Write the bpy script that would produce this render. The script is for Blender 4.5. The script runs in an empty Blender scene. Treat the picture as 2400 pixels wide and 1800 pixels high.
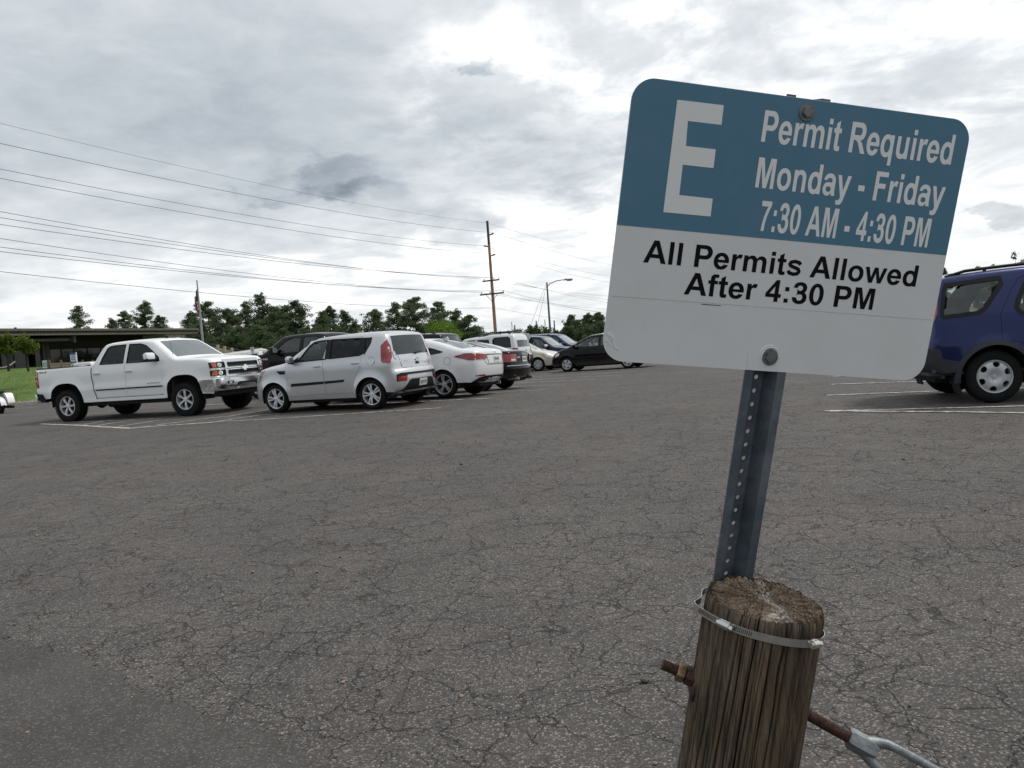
import bpy, bmesh, math, random
import numpy as np
from mathutils import Vector, Matrix
from mathutils.geometry import delaunay_2d_cdt
R = math.radians
sc = bpy.context.scene
COL = sc.collection

# ------------------------------------------------------------------ camera, world, sun, exposure
CAM_H, FPX, HY, ROLL = 1.22, 1800.0, 800.0, R(4.2)
PITCH = math.atan((900 - HY) / FPX)
c_p, s_p, c_r, s_r = math.cos(PITCH), math.sin(PITCH), math.cos(ROLL), math.sin(ROLL)
cam = bpy.data.objects.new('camera', bpy.data.cameras.new('camera'))
COL.objects.link(cam); sc.camera = cam
cam.data.sensor_fit = 'HORIZONTAL'; cam.data.sensor_width = 36; cam.data.lens = FPX / 2400 * 36
cam.data.clip_start = 0.05; cam.data.clip_end = 6000
_r = Vector((c_r, -s_r * s_p, -s_r * c_p)); _b = Vector((0, -c_p, s_p)); _u = _b.cross(_r)
cam.matrix_world = Matrix(((_r.x, _u.x, _b.x, 0), (_r.y, _u.y, _b.y, 0), (_r.z, _u.z, _b.z, CAM_H), (0, 0, 0, 1)))

def ray(px, py):
    u, v = px - 1200, py - 900
    u2, v2 = u * c_r - v * s_r, u * s_r + v * c_r
    return np.array([u2, FPX * c_p - v2 * s_p, -FPX * s_p - v2 * c_p]) / FPX
def at(px, py, Y):
    d = ray(px, py); return np.array([0, 0, CAM_H]) + d * (Y / d[1])
TY = [17.0, 18.5, 21.0, 23.0, 27.0, 32.0, 38.0, 60.0, 100.0]; TZ = [0.0, -0.018, -0.10, -0.17, -0.205, -0.225, -0.30, -0.50, -0.65]
def terrain(x, y):
    k = np.clip((-2.0 - np.asarray(x, float)) / 5.0, 0, 1); return np.interp(np.asarray(y, float) - 7.0 * k * k * (3 - 2 * k), TY, TZ)
def gp(px, py, dz=0.0):
    d = ray(px, py); t = -CAM_H / d[2] if d[2] < -1e-4 else 60
    for _ in range(25):
        p = d * t; z = float(terrain(p[0], p[1])) + dz
        if d[2] < 0: t = 0.5 * t + 0.5 * (z - CAM_H) / d[2]
    return np.array([0, 0, CAM_H]) + d * t

SUN_EL, SUN_AZ = R(58), R(75)          # azimuth clockwise from +Y
w = bpy.data.worlds.new('World'); sc.world = w; w.use_nodes = True
class NT:
    def __init__(s, tree): s.t = tree; tree.nodes.clear()
    def n(s, typ, **kw):
        nd = s.t.nodes.new(typ)
        for k, v in kw.items():
            if k.startswith('i_'):
                k = k[2:]; key = int(k) if k.isdigit() else k.replace('_', ' ')
                s.set(nd.inputs[key], v)
            else: setattr(nd, k, v)
        return nd
    def set(s, sock, v):
        if hasattr(v, 'is_output') and v.is_output: s.t.links.new(v, sock)
        elif hasattr(v, 'outputs'): s.t.links.new(v.outputs[0], sock)
        else:
            if hasattr(sock.default_value, '__len__') and not hasattr(v, '__len__'): v = (v,) * len(sock.default_value)
            if hasattr(sock.default_value, '__len__') and len(sock.default_value) == 4 and len(v) == 3: v = (*v, 1)
            sock.default_value = v
    def m(s, op, a, b=None, c=None, clamp=False):
        nd = s.t.nodes.new('ShaderNodeMath'); nd.operation = op; nd.use_clamp = clamp
        for i, v in enumerate((a, b, c)):
            if v is not None: s.set(nd.inputs[i], v)
        return nd.outputs[0]
    def sstep(s, x, lo, hi):
        nd = s.n('ShaderNodeMapRange', interpolation_type='SMOOTHSTEP'); s.set(nd.inputs[0], x); s.set(nd.inputs[1], lo); s.set(nd.inputs[2], hi)
        return nd.outputs[0]
    def mix(s, f, a, b, mode='MIX'):
        nd = s.n('ShaderNodeMix', data_type='RGBA', blend_type=mode); s.set(nd.inputs[0], f); s.set(nd.inputs[6], a); s.set(nd.inputs[7], b)
        return nd.outputs[2]
    def ramp(s, f, stops, interp='LINEAR'):
        nd = s.n('ShaderNodeValToRGB'); s.set(nd.inputs[0], f); e = nd.color_ramp; e.interpolation = interp
        while len(e.elements) < len(stops): e.elements.new(0.5)
        for el, (p, c) in zip(e.elements, stops):
            el.position = p; el.color = (*c, 1) if len(c) == 3 else c
        return nd.outputs[0]
    def noise(s, vec, scale, detail=4, rough=0.55, dist=0.0, out=0):
        nd = s.n('ShaderNodeTexNoise'); s.set(nd.inputs['Vector'], vec); s.set(nd.inputs['Scale'], scale); s.set(nd.inputs['Detail'], detail)
        s.set(nd.inputs['Roughness'], rough); s.set(nd.inputs['Distortion'], dist); return nd.outputs[out]

def build_sky():
    g = NT(w.node_tree)
    d = g.n('ShaderNodeTexCoord').outputs['Generated']
    sx = g.n('ShaderNodeSeparateXYZ', i_0=d); x, y, z = sx.outputs
    az = g.m('ARCTAN2', x, y); el = g.m('ARCSINE', z)
    den = g.m('ADD', g.m('MAXIMUM', z, 0.0), 0.16)
    P = g.n('ShaderNodeCombineXYZ', i_0=g.m('DIVIDE', x, den), i_1=g.m('DIVIDE', y, den), i_2=0.0).outputs[0]
    n1 = g.noise(P, 0.75, 6, 0.55, 0.5); n2 = g.noise(P, 2.6, 7, 0.6, 0.4); n3 = g.noise(P, 7.5, 6, 0.62, 0.2)
    PA = g.n('ShaderNodeCombineXYZ', i_0=g.m('MULTIPLY', az, 1.0), i_1=g.m('MULTIPLY', el, 2.0), i_2=0.0).outputs[0]
    nA = g.noise(PA, 9.0, 6, 0.6, 0.2); nB = g.noise(PA, 28.0, 5, 0.6, 0.1)
    def dirof(px, py):
        v = ray(px, py); v = v / np.linalg.norm(v); return math.atan2(v[0], v[1]), math.asin(v[2])
    wv = g.n('ShaderNodeTexNoise', i_Vector=PA, i_Scale=7.0, i_Detail=6.0, i_Roughness=0.6); ws = g.n('ShaderNodeSeparateColor', i_0=wv.outputs['Color'])
    azw = g.m('MULTIPLY_ADD', g.m('SUBTRACT', ws.outputs[0], 0.5), 0.17, az); elw = g.m('MULTIPLY_ADD', g.m('SUBTRACT', ws.outputs[1], 0.5), 0.09, el)
    def env(px, py, rx, ry, tilt=0.0):
        a0, e0 = dirof(px, py); ra, re = rx / FPX, ry / FPX
        da = g.m('SUBTRACT', azw, a0); de = g.m('SUBTRACT', elw, e0); ct, st = math.cos(tilt), math.sin(tilt)
        u = g.m('DIVIDE', g.m('ADD', g.m('MULTIPLY', da, ct), g.m('MULTIPLY', de, st)), ra)
        v = g.m('DIVIDE', g.m('SUBTRACT', g.m('MULTIPLY', de, ct), g.m('MULTIPLY', da, st)), re)
        return g.m('EXPONENT', g.m('MULTIPLY', g.m('ADD', g.m('MULTIPLY', u, u), g.m('MULTIPLY', v, v)), -1.0))
    lum = g.m('MULTIPLY_ADD', g.m('SUBTRACT', n1, 0.5), 0.55, 0.60)
    lum = g.m('ADD', lum, g.m('MULTIPLY', g.m('SUBTRACT', n2, 0.5), 0.44))
    lum = g.m('ADD', lum, g.m('MULTIPLY', g.m('SUBTRACT', n3, 0.5), 0.22))
    low = g.sstep(el, 0.34, 0.02)                     # thinner, brighter veil low over the horizon
    lum = g.m('ADD', lum, g.m('MULTIPLY', low, 0.17))
    def add(e, amt):
        nonlocal lum
        lum = g.m('MULTIPLY_ADD', e, amt, lum)
    def puff(e, amt, lo=0.30, hi=0.62, k=0.9):
        add(g.m('MULTIPLY', g.sstep(g.m('ADD', e, g.m('ADD', g.m('MULTIPLY', g.m('SUBTRACT', nA, 0.5), k), g.m('MULTIPLY', g.m('SUBTRACT', nB, 0.5), 0.45))), lo, hi), g.m('MULTIPLY_ADD', nB, 1.1, 0.40)), amt)
    add(env(420, 320, 800, 260, -0.12), -0.13); add(env(1000, 340, 560, 150, -0.1), -0.10); add(env(1350, 390, 420, 80, 0.2), -0.12)
    brk = g.sstep(g.m('ADD', g.m('MULTIPLY', n2, 0.6), g.m('MULTIPLY', nA, 0.4)), 0.42, 0.60)      # breaks let the bright upper cloud through
    for e_, a_ in ((env(1330, 520, 420, 110, 0.10), 0.36), (env(1110, 175, 150, 120, 0.4), 0.62), (env(1480, 100, 230, 120, 0.3), 0.42), (env(1850, 150, 480, 150, 0.2), 0.30), (env(2330, 260, 240, 200, 0.2), 0.25), (env(850, 650, 700, 70, 0.0), 0.16)):
        add(g.m('MULTIPLY', e_, g.m('MULTIPLY_ADD', brk, 0.75, 0.25)), a_)
    puff(env(800, 405, 120, 46, 0.12), -0.20, 0.25, 0.75, 1.2); puff(env(725, 448, 150, 26, 0.1), -0.15, 0.25, 0.7, 1.1); puff(env(880, 436, 90, 26, 0.0), -0.13, 0.25, 0.7, 1.2); puff(env(680, 400, 200, 60, 0.3), -0.08, 0.2, 0.9)
    puff(env(1140, 165, 46, 28, 0.0), -0.24); puff(env(2325, 505, 62, 40, -0.2), -0.24, 0.35, 0.6, 0.8); puff(env(620, 420, 130, 30, 0.2), -0.08, 0.3, 0.8)
    back = g.sstep(y, 0.25, -0.5)                     # unseen sky behind the camera brightened to lift surfaces facing it
    lum = g.m('ADD', lum, g.m('MULTIPLY', back, 0.06))
    unseen_band = g.m('MULTIPLY', g.sstep(y, 0.15, -0.35), g.sstep(el, 0.55, 0.08))          # dark band added low in the unseen rear sky to darken car reflections
    lum = g.m('SUBTRACT', lum, g.m('MULTIPLY', unseen_band, 0.42))
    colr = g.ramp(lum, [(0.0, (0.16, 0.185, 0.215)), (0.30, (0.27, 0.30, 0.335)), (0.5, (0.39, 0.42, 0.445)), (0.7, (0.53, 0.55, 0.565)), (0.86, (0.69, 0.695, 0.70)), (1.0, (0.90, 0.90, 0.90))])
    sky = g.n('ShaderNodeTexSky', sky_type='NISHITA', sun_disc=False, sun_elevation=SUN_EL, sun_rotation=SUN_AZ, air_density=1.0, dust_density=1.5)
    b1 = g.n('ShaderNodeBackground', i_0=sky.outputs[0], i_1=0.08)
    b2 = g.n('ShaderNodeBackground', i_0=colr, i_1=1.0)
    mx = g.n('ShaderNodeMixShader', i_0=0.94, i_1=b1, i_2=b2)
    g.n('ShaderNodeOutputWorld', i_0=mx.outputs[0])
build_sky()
sun = bpy.data.objects.new('sun', bpy.data.lights.new('sun', 'SUN')); COL.objects.link(sun)
sun.data.energy = 1.5; sun.data.angle = R(14); sun.data.color = (1.0, 0.96, 0.90)
sd = Vector((math.sin(SUN_AZ) * math.cos(SUN_EL), math.cos(SUN_AZ) * math.cos(SUN_EL), math.sin(SUN_EL)))
sun.rotation_euler = sd.to_track_quat('Z', 'Y').to_euler()
sc.view_settings.view_transform = 'Standard'; sc.view_settings.look = 'None'
sc.view_settings.exposure = 0.64; sc.view_settings.gamma = 1.0
sc.cycles.max_bounces = 8; sc.cycles.transparent_max_bounces = 12

# ------------------------------------------------------------------ helpers: materials
MATS = {}
def pmat(name, col, rough=0.5, metal=0.0, spec=0.5, coat=0.0, coat_r=0.05, nscale=0, namp=0.0, bump=0.0, bscale=50, coord='Object', emis=None, alpha=None):
    if name in MATS: return MATS[name]
    m = bpy.data.materials.new(name); m.use_nodes = True; g = NT(m.node_tree)
    b = g.n('ShaderNodeBsdfPrincipled'); b.inputs['Roughness'].default_value = rough; b.inputs['Metallic'].default_value = metal
    b.inputs['Specular IOR Level'].default_value = spec; b.inputs['Coat Weight'].default_value = coat; b.inputs['Coat Roughness'].default_value = coat_r
    co = g.n('ShaderNodeTexCoord').outputs[coord]
    if namp:
        f = g.noise(co, nscale, 5, 0.6)
        c0 = tuple(max(0, c * (1 - namp)) for c in col); c1 = tuple(c * (1 + namp) for c in col)
        g.set(b.inputs['Base Color'], g.mix(g.sstep(f, 0.3, 0.7), c0, c1))
    else: b.inputs['Base Color'].default_value = (*col, 1)
    if bump:
        bp = g.n('ShaderNodeBump', i_Strength=bump, i_Distance=0.01); g.set(bp.inputs['Height'], g.noise(co, bscale, 4, 0.6)); g.set(b.inputs['Normal'], bp.outputs[0])
    g.n('ShaderNodeOutputMaterial', i_0=b.outputs[0]); MATS[name] = m; return m
def glass(name, tint, gl=0.04):
    if name in MATS: return MATS[name]
    m = bpy.data.materials.new(name); m.use_nodes = True; g = NT(m.node_tree)
    fr = g.n('ShaderNodeFresnel', i_IOR=1.5)
    t = g.n('ShaderNodeBsdfTransparent', i_0=tint); s = g.n('ShaderNodeBsdfGlossy', i_Roughness=0.015); s.inputs[0].default_value = (0.9, 0.95, 0.97, 1)
    mx = g.n('ShaderNodeMixShader', i_0=g.m('ADD', fr.outputs[0], gl), i_1=t, i_2=s)
    g.n('ShaderNodeOutputMaterial', i_0=mx.outputs[0]); MATS[name] = m; return m

# ------------------------------------------------------------------ helpers: objects and meshes
def tag(o, label=None, cat=None, group=None, kind=None):
    if label: o['label'] = label
    if cat: o['category'] = cat
    if group: o['group'] = group
    if kind: o['kind'] = kind
    return o
def empty(name, loc=(0, 0, 0), rz=0.0, label=None, cat=None, group=None):
    o = bpy.data.objects.new(name, None); COL.objects.link(o); o.location = loc; o.rotation_euler = (0, 0, rz); o.empty_display_size = 0.2
    return tag(o, label, cat, group)
class MB:
    def __init__(s): s.v = []; s.f = []; s.mi = []; s.n = 0; s.cur = 0
    def add(s, V, F, mi=None):
        V = np.asarray(V, float).reshape(-1, 3); n = s.n
        s.v.append(V); s.f += [tuple(int(i) + n for i in f) for f in F]; s.mi += [s.cur if mi is None else mi] * len(F); s.n += len(V); return s
    def box(s, c, d, rot=None, bev=0.0):
        x, y, z = [k / 2 for k in d]
        if bev > 0:
            bm = bmesh.new(); bmesh.ops.create_cube(bm, size=1.0)
            for v in bm.verts: v.co = Vector((v.co.x * d[0], v.co.y * d[1], v.co.z * d[2]))
            bmesh.ops.bevel(bm, geom=bm.edges[:], offset=bev, segments=2, affect='EDGES', profile=0.5)
            bm.verts.index_update()
            V = np.array([v.co[:] for v in bm.verts]); F = [[v.index for v in f.verts] for f in bm.faces]; bm.free()
        else:
            V = np.array([(-x, -y, -z), (x, -y, -z), (x, y, -z), (-x, y, -z), (-x, -y, z), (x, -y, z), (x, y, z), (-x, y, z)])
            F = [(0, 3, 2, 1), (4, 5, 6, 7), (0, 1, 5, 4), (1, 2, 6, 5), (2, 3, 7, 6), (3, 0, 4, 7)]
        if rot is not None: V = V @ np.array(rot.to_3x3()).T
        return s.add(V + np.array(c), F)
    def tube(s, pts, r, n=10, caps=True):
        pts = [Vector(p) for p in pts]; m = len(pts); rr = r if hasattr(r, '__len__') else [r] * m
        V = []; up = None
        for i, p in enumerate(pts):
            t = (pts[min(i + 1, m - 1)] - pts[max(i - 1, 0)]).normalized()
            if up is None: up = Vector((0, 0, 1)) if abs(t.z) < 0.9 else Vector((1, 0, 0))
            a = t.cross(up).normalized(); b = a.cross(t).normalized(); up = b
            for k in range(n):
                q = 2 * math.pi * k / n; V.append(p + (a * math.cos(q) + b * math.sin(q)) * rr[i])
        F = []
        for i in range(m - 1):
            for k in range(n):
                F.append((i * n + k, i * n + (k + 1) % n, (i + 1) * n + (k + 1) % n, (i + 1) * n + k))
        F = [f[::-1] for f in F]
        if caps: F += [tuple(range(n)), tuple(range((m - 1) * n, m * n))[::-1]]
        return s.add([v[:] for v in V], F)
    def lathe(s, prof, n=32, axis='z', c=(0, 0, 0), close=False):
        V = []
        for (r, h) in prof:
            for k in range(n):
                a = 2 * math.pi * k / n
                p = (r * math.cos(a), r * math.sin(a), h)
                if axis == 'y': p = (p[0], p[2], p[1])
                elif axis == 'x': p = (p[2], p[0], p[1])
                V.append(p)
        F = []; m = len(prof)
        for i in range(m if close else m - 1):
            j = (i + 1) % m
            for k in range(n):
                F.append((i * n + k, i * n + (k + 1) % n, j * n + (k + 1) % n, j * n + k))
        if axis == 'y': F = [f[::-1] for f in F]
        return s.add(np.array(V) + np.array(c), F)
    def prism(s, poly, z0, z1, fn=None):
        """extrude a 2D polygon; fn maps (u,v,h)->xyz"""
        n = len(poly); fn = fn or (lambda u, v, h: (u, v, h))
        V = [fn(u, v, z0) for u, v in poly] + [fn(u, v, z1) for u, v in poly]
        F = [tuple(range(n))[::-1], tuple(range(n, 2 * n))] + [(i, (i + 1) % n, n + (i + 1) % n, n + i) for i in range(n)]
        return s.add(V, F)
    def build(s, name, mats, parent=None, smooth=None, weld=0.0, M=None, recalc=False):
        me = bpy.data.meshes.new(name)
        V = np.concatenate(s.v) if s.v else np.zeros((0, 3))
        if M is not None: V = V @ np.array(M.to_3x3()).T + np.array(M.translation)
        me.from_pydata(V.tolist(), [], s.f)
        mats = mats if isinstance(mats, (list, tuple)) else [mats]
        for m in mats: me.materials.append(m)
        if len(mats) > 1: me.polygons.foreach_set('material_index', np.array(s.mi, dtype=np.int32))
        if weld or recalc:
            bm = bmesh.new(); bm.from_mesh(me)
            if weld: bmesh.ops.remove_doubles(bm, verts=bm.verts[:], dist=weld)
            if recalc: bmesh.ops.recalc_face_normals(bm, faces=bm.faces[:])
            bm.to_mesh(me); bm.free()
        me.validate()
        if smooth is not None:
            me.shade_smooth()
            if smooth < 180: me.set_sharp_from_angle(angle=R(smooth))
        o = bpy.data.objects.new(name, me); COL.objects.link(o)
        if parent is not None: o.parent = parent
        return o

# 2D meshing ---------------------------------------------------------------
def resample(loop, step, closed=True):
    out = []; n = len(loop)
    for i in range(n if closed else n - 1):
        a = np.array(loop[i], float); b = np.array(loop[(i + 1) % n], float); k = max(1, int(math.ceil(np.linalg.norm(b - a) / step)))
        for j in range(k): out.append(a + (b - a) * j / k)
    if not closed: out.append(np.array(loop[-1], float))
    return np.array(out)
def chaikin(pts, it=2, closed=False):
    pts = [np.array(p, float) for p in pts]
    for _ in range(it):
        q = [] if closed else [pts[0]]
        n = len(pts)
        for i in range(n if closed else n - 1):
            a, b = pts[i], pts[(i + 1) % n]; q += [a * 0.75 + b * 0.25, a * 0.25 + b * 0.75]
        if not closed: q.append(pts[-1])
        pts = q
    return np.array(pts)
def inside(P, loop):
    P = np.asarray(P, float); loop = np.asarray(loop, float); x, y = P[:, 0], P[:, 1]; r = np.zeros(len(P), bool)
    x0, y0 = loop[:, 0], loop[:, 1]; x1, y1 = np.roll(x0, -1), np.roll(y0, -1)
    for a, b, c, d in zip(x0, y0, x1, y1):
        if b == d: continue
        cnd = ((b > y) != (d > y)) & (x < (c - a) * (y - b) / (d - b) + a); r ^= cnd
    return r
def segdist(P, line, closed=False):
    P = np.asarray(P, float); L = np.asarray(line, float); d = np.full(len(P), 1e9)
    n = len(L)
    for i in range(n if closed else n - 1):
        a, b = L[i], L[(i + 1) % n]; ab = b - a; l2 = ab @ ab
        if l2 < 1e-12: continue
        t = np.clip(((P - a) @ ab) / l2, 0, 1); q = a + t[:, None] * ab; d = np.minimum(d, np.hypot(*(P - q).T))
    return d
def cdt(outer, holes=(), step=0.08, bstep=None, extra=None):
    loops = [resample(outer, bstep or step)] + [resample(h, bstep or step) for h in holes]
    lo, hi = loops[0].min(0), loops[0].max(0)
    gx, gy = np.meshgrid(np.arange(lo[0] + step * .5, hi[0], step), np.arange(lo[1] + step * .5, hi[1], step * 0.87))
    gx = gx + (np.arange(gx.shape[0]) % 2)[:, None] * step * 0.5
    G = np.stack([gx.ravel(), gy.ravel()], 1)
    tol = np.full(len(G), step * 0.45)
    if extra is not None and len(extra):
        G = np.concatenate([extra, G]); tol = np.concatenate([np.full(len(extra), 0.006), tol])
    if len(G):
        ok = inside(G, loops[0])
        for h in loops[1:]: ok &= ~inside(G, h)
        G, tol = G[ok], tol[ok]
        for h in loops:
            if len(G): k = segdist(G, h, True) > tol; G, tol = G[k], tol[k]
    V = [Vector(p) for l in loops for p in l] + [Vector(p) for p in G]
    E = []; o = 0
    for l in loops:
        n = len(l); E += [(o + i, o + (i + 1) % n) for i in range(n)]; o += n
    v, _, f, *_ = delaunay_2d_cdt(V, E, [], 0, 1e-6)
    v = np.array([p[:] for p in v]); f = np.array(f)
    c = v[f].mean(1); ok = inside(c, loops[0])
    for h in loops[1:]: ok &= ~inside(c, h)
    f = f[ok]
    a = (v[f[:, 1], 0] - v[f[:, 0], 0]) * (v[f[:, 2], 1] - v[f[:, 0], 1]) - (v[f[:, 1], 1] - v[f[:, 0], 1]) * (v[f[:, 2], 0] - v[f[:, 0], 0])
    f = f[np.abs(a) > 1e-10]; a = a[np.abs(a) > 1e-10]
    f[a < 0] = f[a < 0][:, ::-1]
    return v, f, loops
def offset_loop(loop, d):
    """offset closed loop; positive d grows it"""
    L = np.asarray(loop, float); n = len(L)
    area = 0.5 * np.sum(L[:, 0] * np.roll(L[:, 1], -1) - np.roll(L[:, 0], -1) * L[:, 1]); s = 1 if area > 0 else -1
    out = []
    for i in range(n):
        a, b, c = L[i - 1], L[i], L[(i + 1) % n]
        t1 = (b - a) / max(np.linalg.norm(b - a), 1e-9); t2 = (c - b) / max(np.linalg.norm(c - b), 1e-9)
        n1 = np.array([t1[1], -t1[0]]) * s; n2 = np.array([t2[1], -t2[0]]) * s
        m = n1 + n2; k = m @ m
        out.append(b + (m * (2 * d / k) if k > 0.35 else n1 * d))
    return np.array(out)
def plate(mb, outer, holes, step, top, bot, fn, bstep=None, skirt=True):
    """fn(uv array, off) -> xyz; a plate following a surface, with side walls"""
    v, f, loops = cdt(outer, holes, step, bstep)
    mb.add(fn(v, top), f)
    if skirt:
        for l in loops:
            a = 0.5 * np.sum(l[:, 0] * np.roll(l[:, 1], -1) - np.roll(l[:, 0], -1) * l[:, 1]); n = len(l)
            ll = l if (a > 0) == (l is loops[0]) else l[::-1]
            V = np.concatenate([fn(ll, top), fn(ll, bot)])
            mb.add(V, [(i, n + i, n + (i + 1) % n, (i + 1) % n) for i in range(n)])
    return mb

# ------------------------------------------------------------------ lettering (bold grotesque drawn as shapes, 1000 units per em)
def _el(cx, cy, rx, ry, n=36, p=2.15):
    a = np.arange(n) * 2 * np.pi / n; c, s = np.cos(a), np.sin(a)
    return np.stack([cx + rx * np.sign(c) * np.abs(c) ** (2 / p), cy + ry * np.sign(s) * np.abs(s) ** (2 / p)], 1)
def _re(a, b, c, d): return np.array([(a, b), (c, b), (c, d), (a, d)], float)
def _dd(a, b, c, d):
    h = (d - b) / 2; t = np.linspace(-np.pi / 2, np.pi / 2, 15); rx = h * 0.95
    return np.concatenate([[(a, b)], np.stack([c - rx + rx * np.cos(t), b + h + h * np.sin(t)], 1), [(a, d)]])
def _st(pts, wd):
    ops = []
    for (a, b) in zip(pts[:-1], pts[1:]):
        a, b = np.array(a, float), np.array(b, float); t = (b - a) / np.linalg.norm(b - a); q = np.array([-t[1], t[0]]) * wd / 2
        ops.append(('+', np.array([a - q, b - q, b + q, a + q])))
    for p in pts[1:-1]: ops.append(('+', _el(p[0], p[1], wd / 2, wd / 2, 12, 2)))
    return ops
_p = lambda *a: np.array(a, float)
_S = _st([(560, 520), (500, 615), (340, 655), (180, 615), (130, 530), (190, 430), (350, 370), (520, 300), (560, 205), (500, 105), (340, 60), (165, 100), (95, 205)], 138)
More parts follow.
